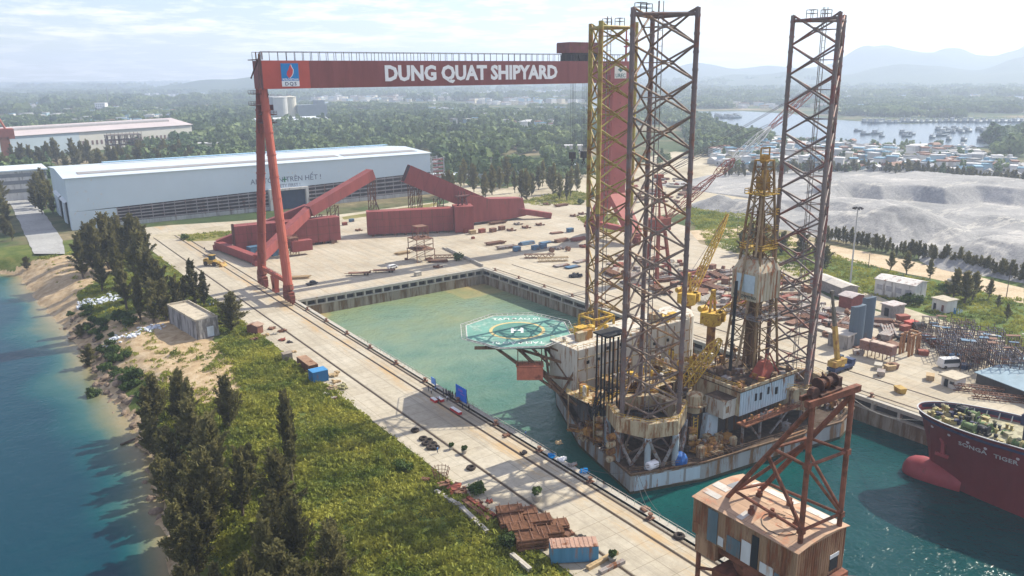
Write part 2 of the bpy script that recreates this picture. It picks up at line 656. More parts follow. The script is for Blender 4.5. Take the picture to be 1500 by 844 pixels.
# paved quay and yards, each slab sitting over the earth
pv_ = MB()
pv_.prism([(75.5, -60), (DX0 - .55, -60), (DX0 - .55, DY1 + .55), (DX1 + .55, DY1 + .55), (DX1 + .55, -60), (262, -60), (262, 60), (256, 108),
   (263, 165), (292, 215), (300, 262), (330, 300), (345, 372), (318, 420), (250, 440), (170, 466), (132, 476), (100, 486), (75.5, 488)], -.13, 0)
struct(pv_.build('yard_pavement', CONC))
patch('yard_road', [(215, 345), (330, 330), (500, 314), (640, 296), (640, 306), (520, 325), (345, 342), (225, 352)], DIRT, .012, .5)
patch('grass_strip', [(262, 345), (340, 338), (342, 345), (330, 352), (275, 354)], DRYGRASS, .02, .6, 3)
patch('grass_strip', [(500, 318), (620, 300), (640, 297), (642, 301), (620, 305), (505, 322)], DRYGRASS, .02, .6, 3)
patch('dirt_yard', [(640, 300), (800, 262), (990, 222), (1100, 232), (1130, 275), (1010, 310), (880, 330), (790, 318), (700, 312)], DIRT, -.10, 3)
patch('grass_strip', [(755, 297), (830, 278), (868, 284), (850, 300), (790, 302)], DRYGRASS, -.05, 1.5)
patch('grass_strip', [(845, 318), (905, 312), (905, 340), (870, 340)], DRYGRASS, .02, 1.2, 4)
patch('sand_field', [(1000, 262), (1210, 225), (1240, 262), (1150, 300), (1010, 305)], DIRT, -.08, 4)
patch('grass_field', [(1000, 305), (1060, 290), (1130, 335), (1180, 360), (1330, 405), (1500, 440), (1500, 505), (1400, 465), (1290, 432), (1200, 418), (1100, 372), (1040, 360)], GRASS, -.09, 2.5)
patch('grass_field', [(1385, 390), (1500, 415), (1500, 520), (1420, 480), (1320, 450)], GRASS, -.085, 2.5)
patch('dirt_road', [(1010, 338), (1100, 330), (1180, 352), (1300, 375), (1400, 397), (1500, 422), (1500, 445), (1400, 416), (1290, 392), (1180, 368), (1090, 348), (1010, 352)], SAND, -.06, .8)
patch('access_road', [(0, 268), (46, 285), (92, 352), (95, 372), (50, 372), (16, 300), (0, 292)], ASPHALT, .06, .4, 8)
patch('works_road', [(1040, 352), (1125, 372), (1230, 412), (1330, 452), (1420, 482), (1500, 515), (1500, 532), (1400, 492), (1300, 458), (1200, 424), (1100, 384), (1040, 366)], DIRT, -.04, .4, 8)
patch('yard_road', [(640, 262), (700, 272), (800, 282), (860, 262), (990, 240), (990, 250), (860, 275), (800, 292), (690, 284), (640, 272)], DIRT, -.06, .8, 8)
# ---- bank of the river: a height field from the water line up to the quay
SH = [(-40, 12), (60, 17), (100, 19), (141, 21), (165, 25), (188, 28), (216, 29), (254, 27.5), (290, 27), (322, 26), (360, 23), (400, 20), (431, 19), (446, 10), (452, -20), (470, -200)]
def shore(y):
 for (a, xa), (b, xb) in zip(SH, SH[1:]):
  if a <= y <= b:
   return xa + (xb - xa) * (y - a) / (b - a)
 return SH[0][1] if y < SH[0][0] else SH[-1][1]
from mathutils import noise as mn
def bank_z(x, y):
 d = x - shore(y) + 2.2 * mn.noise((x * .11, y * .11, 0)) + 1.2 * mn.noise((x * .4, y * .4, 3))
 if d < 0:
  z = WZ + .25 * d - .05
 elif d < 3:
  z = WZ + .5 * d
 elif d < 12:
  z = WZ + 1.5 + (d - 3) * .42
 else:
  z = WZ + 5.28 + (1 - math.exp(-(d - 12) / 7)) * 1.55
 z = max(WZ - 4, z)
 if d > 3:
  z += .35 * mn.noise((x * .18, y * .18, 7)) * max(0, min(1, (432 - y) / 10))
 t = max(0, min(1, (x - 64) / 11))
 return z * (1 - t) + -.16 * t
def in_poly(x, y, P):
 c = False
 j = len(P) - 1
 for i in range(len(P)):
  if (P[i][1] > y) != (P[j][1] > y) and x < (P[j][0] - P[i][0]) * (y - P[i][1]) / (P[j][1] - P[i][1]) + P[i][0]:
   c = not c
  j = i
 return c
def gp(px, z=-1.0):
 return [tuple(G(*q, z))[:2] for q in px]
SANDY = [gp([(20, 385), (100, 378), (190, 392), (110, 432), (140, 470), (300, 500), (345, 545), (350, 580), (300, 600), (240, 560), (160, 530), (110, 500), (60, 430)], -2),
   gp([(150, 470), (260, 452), (300, 490), (345, 540), (330, 590), (270, 575), (200, 540)], -1.5)]
NX, NY = 62, 340
xs = np.linspace(-60, 76, NX)
xs = np.concatenate([np.linspace(-300, -70, 8), np.linspace(-60, 0, 16), np.linspace(1.2, 76, 64)])
ys = np.linspace(-60, 480, 360)
V = []
SO = []
for y in ys:
 for x in xs:
  V.append((x, y, bank_z(x, y)))
  s = 0.0
  if any(in_poly(x + 1.5 * mn.noise((x * .2, y * .2, 1)), y + 3 * mn.noise((x * .2, y * .2, 5)), P) for P in SANDY):
   s = 1.0
  if V[-1][2] < WZ + 1.6:
   s = max(s, .75)
  SO.append(s)
nx = len(xs)
F = np.array([(j * nx + i, j * nx + i + 1, (j + 1) * nx + i + 1, (j + 1) * nx + i) for j in range(len(ys) - 1) for i in range(nx - 1)])
def bank_mat():
 m = bpy.data.materials.new('bank_soil')
 nt, N, L, P = nodes_of(m)
 tc = N.new('ShaderNodeTexCoord')
 v = tc.outputs['Object']
 at = N.new('ShaderNodeAttribute')
 at.attribute_name = 'soil'
 n = noise(N, L, v, .3, 7, .7)
 s = ramp(N, [(.28, (.26, .17, .095)), (.5, (.44, .33, .20)), (.7, (.55, .45, .31))])
 L.new(n.outputs['Fac'], s.inputs['Fac'])
 n2 = noise(N, L, v, .12, 7, .7)
 gr = ramp(N, [(.3, (.05, .075, .018)), (.5, (.10, .13, .03)), (.7, (.19, .18, .06))])
 L.new(n2.outputs['Fac'], gr.inputs['Fac'])
 ad = N.new('ShaderNodeMath')
 ad.operation = 'MULTIPLY_ADD'
 ad.inputs[1].default_value = .7
 ad.inputs[2].default_value = -.35
 L.new(n.outputs['Fac'], ad.inputs[0])
 a2 = N.new('ShaderNodeMath')
 a2.operation = 'ADD'
 L.new(ad.outputs[0], a2.inputs[0])
 L.new(at.outputs['Fac'], a2.inputs[1])
 rm = ramp(N, [(.42, (0, 0, 0)), (.58, (1, 1, 1))])
 L.new(a2.outputs[0], rm.inputs['Fac'])
 L.new(mix(N, L, rm.outputs['Color'], gr.outputs['Color'], s.outputs['Color']), P.inputs['Base Color'])
 P.inputs['Roughness'].default_value = .95
 P.inputs['Specular IOR Level'].default_value = .1
 b = noise(N, L, v, 1.4, 6, .7)
 bp = N.new('ShaderNodeBump')
 bp.inputs['Strength'].default_value = .7
 bp.inputs['Distance'].default_value = .5
 L.new(b.outputs['Fac'], bp.inputs['Height'])
 L.new(bp.outputs['Normal'], P.inputs['Normal'])
 return m
def attr(o, name, vals):
 a = o.data.attributes.new(name, 'FLOAT', 'POINT')
 a.data.foreach_set('value', np.asarray(vals, np.float32))
bank = struct(mesh_np('river_bank', np.array(V), F, bank_mat()))
attr(bank, 'soil', SO)
# ---- river: sand shoals show pale near the shore
RX = np.concatenate([np.linspace(-700, -60, 12), np.linspace(-50, 40, 61)])
RY = np.linspace(-200, 480, 120)
V, SO = [], []
for y in RY:
 for x in RX:
  V.append((x, y, WZ))
  d = shore(y) - x
  wdt = 9 + 9 * max(0, min(1, (y - 150) / 60)) - 5 * max(0, (y - 300) / 150)
  s = 1 - max(0, d) / (wdt * (1 + .6 * mn.noise((x * .05, y * .05, 9))))
  SO.append(max(0, min(1, s)))
nx = len(RX)
F = np.array([(j * nx + i, j * nx + i + 1, (j + 1) * nx + i + 1, (j + 1) * nx + i) for j in range(len(RY) - 1) for i in range(nx - 1)])
riv = struct(mesh_np('river_water', np.array(V), F, water_mat('river_water', 'shoal', [
 (.0, (.001, .036, .058)), (.28, (.002, .058, .070)), (.5, (.025, .09, .085)), (.72, (.12, .14, .085)), (.95, (.24, .20, .11))], .16, .38, .6, spec=.14)))
attr(riv, 'shoal', SO)
# ---- dock water: milky green and foamy at the head, deep teal by the gate
RX = np.linspace(DX0 - .6, DX1 + .6, 44)
RY = np.linspace(-60, DY1 + .6, 150)
V, SO = [], []
for y in RY:
 for x in RX:
  V.append((x, y, WZ))
  n = mn.noise((x * .035, y * .035, 2)) * .11 + mn.noise((x * .12, y * .12, 4)) * .06
  s = (y - 95) / 150
  s = s if s < .45 else .45 + (s - .45) * .4
  if y > 255:
   s += (y - 255) / 30 * .03
  e = math.hypot(max(0, x - 99) / 1.1, (DY1 - y))
  if e < 30:
   s += .55 * max(0, 1 - e / 13) ** .7
  if y > 268 and x > 165:
   s += .1
  SO.append(max(0, min(1, s + n * (0.3 + min(1, max(0, (y - 95) / 100))))))
nx = len(RX)
F = np.array([(j * nx + i, j * nx + i + 1, (j + 1) * nx + i + 1, (j + 1) * nx + i) for j in range(len(RY) - 1) for i in range(nx - 1)])
dk = struct(mesh_np('dock_water', np.array(V), F, water_mat('dock_water', 'silt', [
 (.0, (.001, .042, .044)), (.18, (.004, .082, .072)), (.42, (.06, .155, .115)), (.62, (.15, .23, .155)), (.80, (.20, .245, .125)), (.97, (.36, .29, .13))], .13, .75, .9, spec=.3)))
attr(dk, 'silt', SO)
# ---- estuary and far channels
EST = water_mat('estuary_water', None, (.09, .12, .14), .22, .5, .12)
def far_water(px, z=.06):
 p = [G(*q) for q in px]
 struct(MB().sheet([(a.x, a.y) for a in p], z).build('estuary_water', EST))
far_water([(1000, 164), (1090, 163), (1160, 167), (1230, 176), (1330, 182), (1420, 178), (1500, 173), (1500, 214), (1440, 216), (1390, 213), (1330, 212), (1290, 214), (1200, 206), (1120, 196), (1080, 184), (1010, 172)])
far_water([(130, 144), (170, 138), (232, 139), (330, 143), (372, 147), (372, 152), (300, 149), (230, 146), (190, 150), (150, 146)])
far_water([(420, 151), (470, 149), (530, 152), (530, 156), (460, 157), (420, 155)])
far_water([(775, 156), (850, 155), (905, 158), (905, 165), (840, 163), (780, 161)])
far_water([(590, 152), (690, 151), (690, 155), (600, 157)])
# ---- hills on the skyline
HILL = mottled('hill_woods', [(.03, .055, .03), (.05, .08, .04), (.08, .10, .05)], .002, .02)
def hill(px0, px1, d, peaks, base=0):
 """a ridge whose crest follows (share along, height) at d metres"""
 a, b = G(px0, 122), G(px1, 122)
 a, b = a.normalized() * d, b.normalized() * d
 n, k = 90, 14
 V = []
 for i in range(n + 1):
  t = i / n
  c = a.lerp(b, t)
  h = 0
  for (t0, h0), (t1, h1) in zip(peaks, peaks[1:]):
   if t0 <= t <= t1:
    u = (t - t0) / (t1 - t0)
    u = u * u * (3 - 2 * u)
    h = h0 + (h1 - h0) * u
  h *= 1 + .22 * mn.noise((c.x * .0016, c.y * .0016, 1)) + .10 * mn.noise((c.x * .006, c.y * .006, 2))
  dr = c.normalized()
  for j in range(k + 1):
   s = (j / k - .5) * 2
   q = c + dr * s * (500 + h * 2.2)
   hh = h * max(0, 1 - abs(s)) ** .8 * (1 + .25 * mn.noise((q.x * .003, q.y * .003, 5)) * (1 - abs(s)) * 2)
   V.append((q.x, q.y, -1 + hh))
 F = np.array([(i * (k + 1) + j, (i + 1) * (k + 1) + j, (i + 1) * (k + 1) + j + 1, i * (k + 1) + j + 1) for i in range(n) for j in range(k)])
 o = struct(mesh_np('hills', np.array(V), F, HILL))
 o.data.polygons.foreach_set('use_smooth', [True] * len(o.data.polygons))
hill(900, 1560, 6900, [(0, 110), (.2, 140), (.42, 130), (.52, 170), (.62, 250), (.74, 275), (.86, 240), (.95, 260), (1, 220)])
hill(1000, 1560, 5200, [(0, 40), (.2, 70), (.45, 75), (.6, 105), (.8, 95), (.9, 125), (1, 110)])
hill(170, 420, 5600, [(0, 10), (.3, 40), (.6, 80), (.85, 110), (1, 95)])
hill(395, 930, 6200, [(0, 90), (.25, 85), (.5, 70), (.8, 90), (1, 70)])
hill(-60, 200, 7000, [(0, 50), (.4, 35), (1, 30)])
# ---- heaps of mine spoil beyond the right-hand road
HE = [  # px, py of the crest, height, radius, flat top share
 (1290, 338, 13, 36, .15), (1318, 336, 16, 42, .12), (1345, 340, 13, 34, .1), (1372, 345, 8, 28, .1), (1255, 337, 11, 32, .25), (1228, 330, 8, 30, .3), (1262, 308, 7, 34, .4), (1300, 304, 6, 26, .1), (1235, 303, 6, 34, .4),
 (1420, 384, 8, 26, .15), (1450, 386, 11, 32, .2), (1482, 384, 13, 36, .3), (1515, 392, 12, 34, .3), (1490, 352, 5, 30, .3), (1055, 302, 9, 22, .1), (1085, 306, 7, 24, .3), (1120, 303, 5, 26, .2),
 (1180, 300, 6, 34, .5), (1400, 318, 4, 22, .1), (1460, 326, 5, 26, .2)]
HP = [(G(a, b), h, r, f) for a, b, h, r, f in HE]
PLAT = [tuple(G(*q))[:2] for q in ((1170, 292), (1225, 275), (1330, 268), (1420, 273), (1600, 292), (1600, 306), (1480, 304), (1440, 299), (1385, 302), (1340, 296), (1290, 299), (1250, 293), (1215, 302))]
def spoil_z(x, y):
 z = 0
 if x > 440:
  u, v = x + 6 * mn.noise((x * .03, y * .03, 1)), y + 6 * mn.noise((x * .03, y * .03, 8))
  dm = 1e9
  for (ax, ay), (bx_, by_) in zip(PLAT, PLAT[1:] + PLAT[:1]):
   t = max(0, min(1, ((u - ax) * (bx_ - ax) + (v - ay) * (by_ - ay)) / ((bx_ - ax) ** 2 + (by_ - ay) ** 2)))
   dm = min(dm, math.hypot(u - ax - t * (bx_ - ax), v - ay - t * (by_ - ay)))
  if in_poly(u, v, PLAT):
   z = min(9, dm * .75) + 1.6
  elif dm < 150:
   z = 1.6 * (1 - dm / 150)
 for c, h, r, f in HP:
  d = math.hypot(x - c.x, y - c.y) * (1 + .22 * mn.noise((x * .02 + c.x, y * .02, 3)))
  k = max(0, 1 - max(0, d - r * f) / (r * (1 - f) * .9))
  if 0 < k < 1:
   an = math.atan2(y - c.y, x - c.x)
   k -= .16 * abs(mn.noise((math.cos(an) * 6 + c.x, math.sin(an) * 6, d * .012))) * min(1, 4 * k * (1 - k) + .2)
  z = max(z, .85 * h * k)
 g_ = 0
 if z > .5:
  g_ = .9 * mn.noise((x * .03, y * .03, 0)) + .3 * mn.noise((x * .16, y * .16, 5)) - .5 * abs(mn.noise((x * .21, y * .21, 4))) + .4 * mn.noise((x * .55, y * .55, 1))
 return z + g_ * min(1, z / 4) - .5
xs, ys = np.linspace(330, 790, 330), np.linspace(60, 470, 300)
V = [(x, y, spoil_z(x, y)) for y in ys for x in xs]
nx = len(xs)
F = [(j * nx + i, j * nx + i + 1, (j + 1) * nx + i + 1, (j + 1) * nx + i) for j in range(len(ys) - 1) for i in range(nx - 1)]
F = np.array([f for f in F if max(V[i][2] for i in f) > -.3])
struct(mesh_np('spoil_terrain', np.array(V), F, SPOIL))
patch('gravel_plain', [(1060, 312), (1200, 272), (1330, 262), (1500, 280), (1560, 330), (1560, 395), (1380, 372), (1200, 350)], SPOIL, -.07, 4, 10)
# ---- crane rails let into the quay
RAILM = M('rail_steel', (.10, .075, .055), .6, .3, .3, 2)
for x in (83.5, 94.2, 97.6, 189.0, 199.5):
 y0, y1 = (-50, 452) if x < 100 else (-50, 283)
 struct(MB().bx(x - .35, x + .35, y0, y1, .006, .02).bx(x - .06, x + .06, y0, y1, .02, .10).build('crane_rail', RAILM))
# ---- dock walls
WALLM = M('dock_wall_concrete', (.28, .245, .19), .9, 0, .35, .35, .38, (.13, .085, .045), True, .3, 1.5, rscale=.4)
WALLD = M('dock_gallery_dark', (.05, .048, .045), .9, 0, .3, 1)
CAPM = M('dock_cap_concrete', (.40, .375, .32), .85, 0, .25, .5, .12, (.2, .13, .07))
def dock_wall(label, a, b, inward, bay=6.0):
 """wall face, dark service gallery under a cap, pillars between the openings"""
 a, b, n = Vector(a), Vector(b), Vector(inward)
 d = (b - a)
 Lw = d.length
 d.normalize()
 root = thing('dock_wall', label, 'dock wall', (*((a + b) / 2)[:2], WZ))
 def blk(mb, s0, s1, t0, t1, z0, z1):
  p = [a + d * s0 + n * t0, a + d * s1 + n * t0, a + d * s1 + n * t1, a + d * s0 + n * t1]
  mb.prism([(q.x, q.y) for q in p], z0, z1)
 m = MB()
 blk(m, 0, Lw, -1.6, 0, -9, -3.1)
 k = 0
 while k * 9 < Lw - 3:                            # buttress joints
  blk(m, k * 9 + 4, k * 9 + 4.35, .0, .22, -9, -3.1)
  k += 1
 m.build('wall_face', WALLM, root)
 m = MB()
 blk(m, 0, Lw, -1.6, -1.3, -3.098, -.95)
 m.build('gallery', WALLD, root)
 m = MB()
 blk(m, 0, Lw, -1.6, .35, -.95, .0)
 blk(m, 0, Lw, -1.0, .35, .0, .10)
 blk(m, 0, Lw, -.9, .25, -3.098, -2.75)
 m.build('cap', CAPM, root)
 m = MB()
 n_ = int(Lw / bay)
 for i in range(n_ + 1):
  s = Lw * i / n_
  blk(m, max(0, s - .35), min(Lw, s + .35), -1.295, .2, -2.748, -.952)
 m.build('pillars', CAPM, root)
 return root
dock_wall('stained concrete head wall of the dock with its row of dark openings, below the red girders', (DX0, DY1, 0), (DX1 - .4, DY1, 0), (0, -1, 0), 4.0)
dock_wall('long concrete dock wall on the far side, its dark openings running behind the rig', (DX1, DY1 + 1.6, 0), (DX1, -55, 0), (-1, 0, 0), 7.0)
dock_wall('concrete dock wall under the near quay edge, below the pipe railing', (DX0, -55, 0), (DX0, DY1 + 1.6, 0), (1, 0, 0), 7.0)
# ------------------------------------------------------------------ the big gantry crane and its sister's legs lying in the yard
REDD = M('girder_red', (.225, .066, .060), .6, 0, .2, .25, .1, (.13, .045, .03), True, .05, spec=.25)
REDB = M('bright_red_paint', (.46, .085, .06), .55, 0, .1, .2, spec=.25)
REDL = M('leg_red_paint', (.40, .10, .065), .6, 0, .25, .3, .12, (.16, .05, .03), True, .1)
REDP = M('primer_red', (.25, .062, .055), .7, 0, .24, .3, .1, (.13, .05, .035), True, .06)
DARK = M('dark_machinery', (.035, .03, .03), .6, .2, .4, 1)
GREY = M('galvanised_steel', (.28, .28, .28), .5, .3, .25, 1, .1)
RUST = M('rusty_steel', (.16, .07, .035), .85, 0, .45, .6, .3, (.08, .03, .015))
WHITE = M('white_paint', (.80, .80, .80), .5, 0, .04, .5)
BLUEL = M('logo_blue', (.0, .20, .50), .5, 0, .03, 1)
FLAME = M('flame_red', (.55, .05, .06), .5, 0, .03, 1)
NAVY = M('navy_ink', (.02, .03, .09), .6, 0, .03, 1)
WIRE = M('wire_rope', (.10, .10, .10), .6, .3, .2, 1)
gc = thing('gantry_crane', 'giant red gantry crane spanning the dock, white lettering along its girder', 'gantry crane', (98, 298, 0))
GX0, GX1, GYF, GYB, GZ0, GZ1 = 97.4, 280.5, 293.0, 303.0, 78.2, 88.2
girder = MB()
girder.bx(GX0, GX1, GYF, GYF + 4, GZ0, GZ1).bx(GX0, GX1, GYB - 4, GYB, GZ0, GZ1)
girder.bx(GX0, GX0 + 3, GYF + 4, GYB - 4, GZ0 + .3, GZ1 - .3).bx(GX1 - 3, GX1, GYF + 4, GYB - 4, GZ0 + .3, GZ1 - .3)
for k in range(30):
 girder.bx(GX0 + 3 + k * 6.05, GX0 + 3.14 + k * 6.05, GYF - .03, GYF, GZ0 + .05, GZ1 - .05)
girder = girder.build('girder', REDD, gc)
MB().bx(GX0 + .02, 115.2, GYF - .1, GYF - .02, GZ0 + .05, GZ1 - .02).build('end_panel', REDB, girder)
MB().bx(264.5, GX1 - .02, GYF - .1, GYF - .02, GZ0 + .05, GZ1 - .02).build('end_panel', M('faded_red_paint', (.30, .075, .06), .6, 0, .2, .2), girder)
lg = MB().bx(104.3, 110.9, GYF - .26, GYF - .12, 81.0, 87.2).build('logo_panel', BLUEL, girder)
yf = GYF - .29
MB().bx(104.3, 110.9, GYF - .26, GYF - .12, 79.0, 80.98).build('name_plate', WHITE, girder)
fl = [(107.1, 81.9), (107.9, 82.5), (108.6, 83.6), (108.8, 84.9), (108.2, 86.0), (107.95, 86.9), (107.5, 86.1), (107.1, 85.0), (106.5, 84.2), (106.3, 83.1)]
MB().slab([(x + .28, yf + .02, z) for x, z in fl], (0, .06, 0)).build('flame_edge', WHITE, girder)
MB().slab([(x, yf - .02, z) for x, z in fl], (0, .05, 0)).build('flame', FLAME, girder)
text_obj('PETROVIETNAM', 1.02, WHITE, girder, (107.6, GYF - .27, 81.12), (1, 0, 0), (0, 0, 1), offset=.02, wscale=.82)
text_obj('DQS', 1.75, NAVY, girder, (107.6, GYF - .27, 79.35), (1, 0, 0), (0, 0, 1), offset=.02, wscale=1.1, spacing=1.25)
t = text_obj('DUNG QUAT SHIPYARD', 8.0, WHITE, girder, (189.6, GYF - .06, 80.7), (1, 0, 0), (0, 0, 1), offset=.33, ext=.05)
xs_ = [v.co.x for v in t.data.vertices]
wd = max(xs_) - min(xs_)
xm = (max(xs_) + min(xs_)) / 2
for v in t.data.vertices:
 v.co.x = 189.6 - gc.location.x + (v.co.x - xm) * 86.8 / wd
MB().bx(268.0, 275.6, GYF - .26, GYF - .12, 80.2, 86.0).build('sign_board', M('sign_cream', (.72, .70, .62), .6, 0, .08, 1), girder)
text_obj('UREC', 2.5, M('sign_teal', (.07, .17, .16), .6), girder, (271.8, GYF - .28, 80.7), (1, 0, 0), (0, 0, 1), offset=.05, wscale=1.05)
MB().slab([(270.0, GYF - .31, 84.3), (271.8, GYF - .31, 83.1), (273.6, GYF - .31, 84.3), (271.8, GYF - .31, 85.5)], (0, .04, 0)).build('emblem', M('sign_teal', (.07, .17, .16)), girder)
for yy in (GYF + .3, GYB - .3):
 m = MB()
 m.tube((GX0, yy, GZ1 + 3.1), (GX1, yy, GZ1 + 3.1), .13, 4)
 k = 0
 while GX0 + k * 3.2 < GX1:
  m.tube((GX0 + k * 3.2, yy, GZ1), (GX0 + k * 3.2, yy, GZ1 + 3.1), .11, 4)
  k += 1
 m.build('railing', M('railing_dark', (.07, .055, .055), .7), girder)
m = MB()                                             # stairs and landings by the legs
for z, dx in ((76.5, -1.2), (72.5, -1.4), (69, 1.5), (66, 1.2)):
 m.box((98 + dx, 298, z), (5.2, 6.5, .25))
 m.rail([(98 + dx - 2.6, 294.8, z), (98 + dx + 2.6, 294.8, z), (98 + dx + 2.6, 301.2, z), (98 + dx - 2.6, 301.2, z), (98 + dx - 2.6, 294.8, z)], 1.2, 2.5, .06)
m.beam((96.2, 294.6, 69), (99.5, 294.6, 76.5), .8, .2).beam((95.6, 292.4, 78), (96.6, 292.6, 90.5), .5, .2).beam((96.8, 292.6, 78), (96.8, 292.6, 91), .3)
m.beam((95.4, 300, 82), (97, 293, 90), .4).box((96.4, 298, GZ1 + .3), (1.6, 9, .3))
m.box((95.8, 293.5, 89.6), (.35, .35, 3)).box((97.9, 293.2, 89.8), (.35, .35, 2.6)).box((100.6, 298.4, 71.5), (2.6, 2.2, 2.0))
m.build('stairs_and_landings', M('landing_steel', (.11, .05, .05), .7, 0, .3, 1, .3), gc)
# legs over the near quay: two tubes from one head, on bogies, tied together
for foot, hd, mt in (((96.8, 283.2, 7.0), (98.3, 296.2, 78.3), REDL), ((96.8, 313.2, 7.0), (98.3, 299.8, 78.3), M('leg_dark_red', (.27, .07, .05), .65, 0, .3, .3, .2, (.12, .04, .03), True))):
 a, b = Vector(foot), Vector(hd)
 m = MB().tube(a, b, 1.75, 14, 1.55)
 for k in range(1, 9):
  p = a.lerp(b, k / 9)
  q = a.lerp(b, k / 9 + .004)
  m.tube(p, q, 1.85, 14)
 lg = m.build('leg', mt, gc, smooth=False)
 bm_ = MB()
 bm_.lathe((a.x, a.y, 4.6), [(1.4, 0), (2.1, .8), (1.9, 2.6)], 12)
 bm_.box((a.x, a.y, 4.1), (2.2, 6.5, 1.1)).box((a.x, a.y - 2.4, 2.9), (1.8, 3.6, 1.6)).box((a.x, a.y + 2.4, 2.9), (1.8, 3.6, 1.6))
 for s in (-3.6, -1.3, 1.3, 3.6):
  bm_.box((a.x, a.y + s, 1.6), (1.5, 1.7, 1.5))
  bm_.lathe((a.x - .25, a.y + s, .75), [(.62, 0), (.62, .5)], 10, 'X')
 bm_.build('bogie', M('bogie_red', (.22, .06, .045), .7, 0, .4, 1, .3), lg)
m = MB().beam((96.8, 285, 8.2), (96.8, 311.5, 8.2), 1.1, 1.5)
m.beam((96.8, 296.5, 7.5), (96.8, 298, 2.2), 1.7, 2.4).beam((96.8, 299.6, 7.5), (96.8, 298, 2.2), 1.7, 2.4).box((96.8, 298, 1.9), (1.8, 3.4, 1.5))
m.rail([(96.3, 286, 8.95), (96.3, 311, 8.95)], 1.1, 3, .05)
m.build('tie_beam', REDL, gc)
# rigid box leg over the far quay
m = MB()
yc = 298
prof = [(11.0, 0), (15.5, 0), (10.2, 5.5), (0, 0)]
m.hexa([(268.3, yc - 3.4, 24), (278.6, yc - 3.4, 24), (278.6, yc + 3.4, 24), (268.3, yc + 3.4, 24), (267.4, yc - 4.9, GZ0), (279.0, yc - 4.9, GZ0), (279.0, yc + 4.9, GZ0), (267.4, yc + 4.9, GZ0)])
for s in (-1, 1):
 m.hexa([(269.5, yc + s * 15.5 - 2.2, 6), (277.5, yc + s * 15.5 - 2.2, 6), (277.5, yc + s * 15.5 + 2.2, 6), (269.5, yc + s * 15.5 + 2.2, 6),
   (268.3, yc + min(0, s * 3.4), 24), (278.6, yc + min(0, s * 3.4), 24), (278.6, yc + max(0, s * 3.4), 24), (268.3, yc + max(0, s * 3.4), 24)])
m.beam((273.5, yc - 15, 6.5), (273.5, yc + 15, 6.5), 3, 2.4)
rl = m.build('rigid_leg', M('rigid_leg_red', (.34, .085, .07), .65, 0, .16, .12, .06, (.16, .05, .04)), gc)
for s in (-15.5, 15.5):
 m = MB()
 m.box((273.5, yc + s, 4.6), (6.5, 6.4, 1.4)).box((273.5, yc + s - 2.5, 3), (2.4, 3.8, 2)).box((273.5, yc + s + 2.5, 3), (2.4, 3.8, 2))
 for q in (-3.7, -1.4, 1.4, 3.7):
  m.box((273.5, yc + s + q, 1.3), (1.6, 1.8, 2.0))
 m.build('bogie', M('bogie_red', (.22, .06, .045)), rl)
# trolley, hoist ropes, hook blocks, mast
m = MB().box((250.5, 298, 94.0), (20.5, 9.5, 4.2)).bx(240.5, 261, 293.2, 302.8, 96.1, 96.6)
tr = m.build('trolley_house', M('trolley_red', (.17, .05, .05), .7, 0, .3, .3, .3), gc)
m = MB().box((251, 298, 90.2), (16.5, 8.4, 3.6))
for x in (243.2, 247, 251, 256, 259):
 m.box((x, 293.6, 89.6), (.9, .6, 2.9)).box((x, 302.4, 89.6), (.9, .6, 2.9))
m.lathe((247, 293.2, 90.3), [(1.2, 0), (1.2, 9)], 10, 'Y')
m.build('trolley_machinery', DARK, tr)
for x in (246.5, 253.6):
 m = MB()
 for dx, dy in ((-.5, -1), (.5, -1), (-.5, 1), (.5, 1)):
  m.tube((x + dx, 298 + dy, 46), (x + dx, 298 + dy, 88.5), .07, 4)
 ro = m.build('hoist_rope', WIRE, gc)
 MB().box((x, 298, 44.5), (2.2, 2.6, 3.2)).lathe((x, 298, 41.6), [(.25, 0), (.7, .5), (.5, 1.4)], 8).torus((x, 298, 40.6), .8, .22, 10, 5, Matrix.Rotation(PI / 2, 3, 'X')).build('hook_block', DARK, ro)
m = MB().tube((279, 297, GZ1), (279, 297, GZ1 + 15), .55, 8, .35)
for z in (3, 7, 10):
 m.tube((277.6, 297, GZ1 + z), (280.4, 297, GZ1 + z), .3, 6).lathe((279, 297, GZ1 + z - .4), [(.9, 0), (.9, .7)], 8)
m.build('mast', M('mast_red', (.30, .05, .05), .6), gc)
# ---- sections of the second crane, set down beside the dock
def trestle(m, x, y, z1, w=3.0, zb=0.0):
 for dx in (-w / 2, w / 2):
  for dy in (-w / 2, w / 2):
   m.tube((x + dx, y + dy, zb), (x + dx, y + dy, z1), .22, 5)
 n = max(2, int((z1 - zb) / 4))
 for i in range(n):
  za, zc = zb + (z1 - zb) * i / n, zb + (z1 - zb) * (i + 1) / n
  for dy in (-w / 2, w / 2):
   m.tube((x - w / 2, y + dy, za), (x + w / 2, y + dy, zc), .12, 4)
  for dx in (-w / 2, w / 2):
   m.tube((x + dx, y + w / 2, za), (x + dx, y - w / 2, zc), .12, 4)
  m.tube((x - w / 2, y - w / 2, zc), (x + w / 2, y - w / 2, zc), .14, 4)
TREST = M('trestle_steel', (.12, .06, .04), .8, 0, .4, 1, .3)
box1 = thing('girder_section', 'long deep primer-red box girder section behind the inclined leg frame, beside the workshop', 'crane section', (132, 386, 0))
dirv = Vector((52.2, -5.9, 0)).normalized()
nv = Vector((-dirv.y, dirv.x, 0))
m = MB()
a, b = Vector((107.2, 383.6, 0)), Vector((158.8, 377.8, 0))
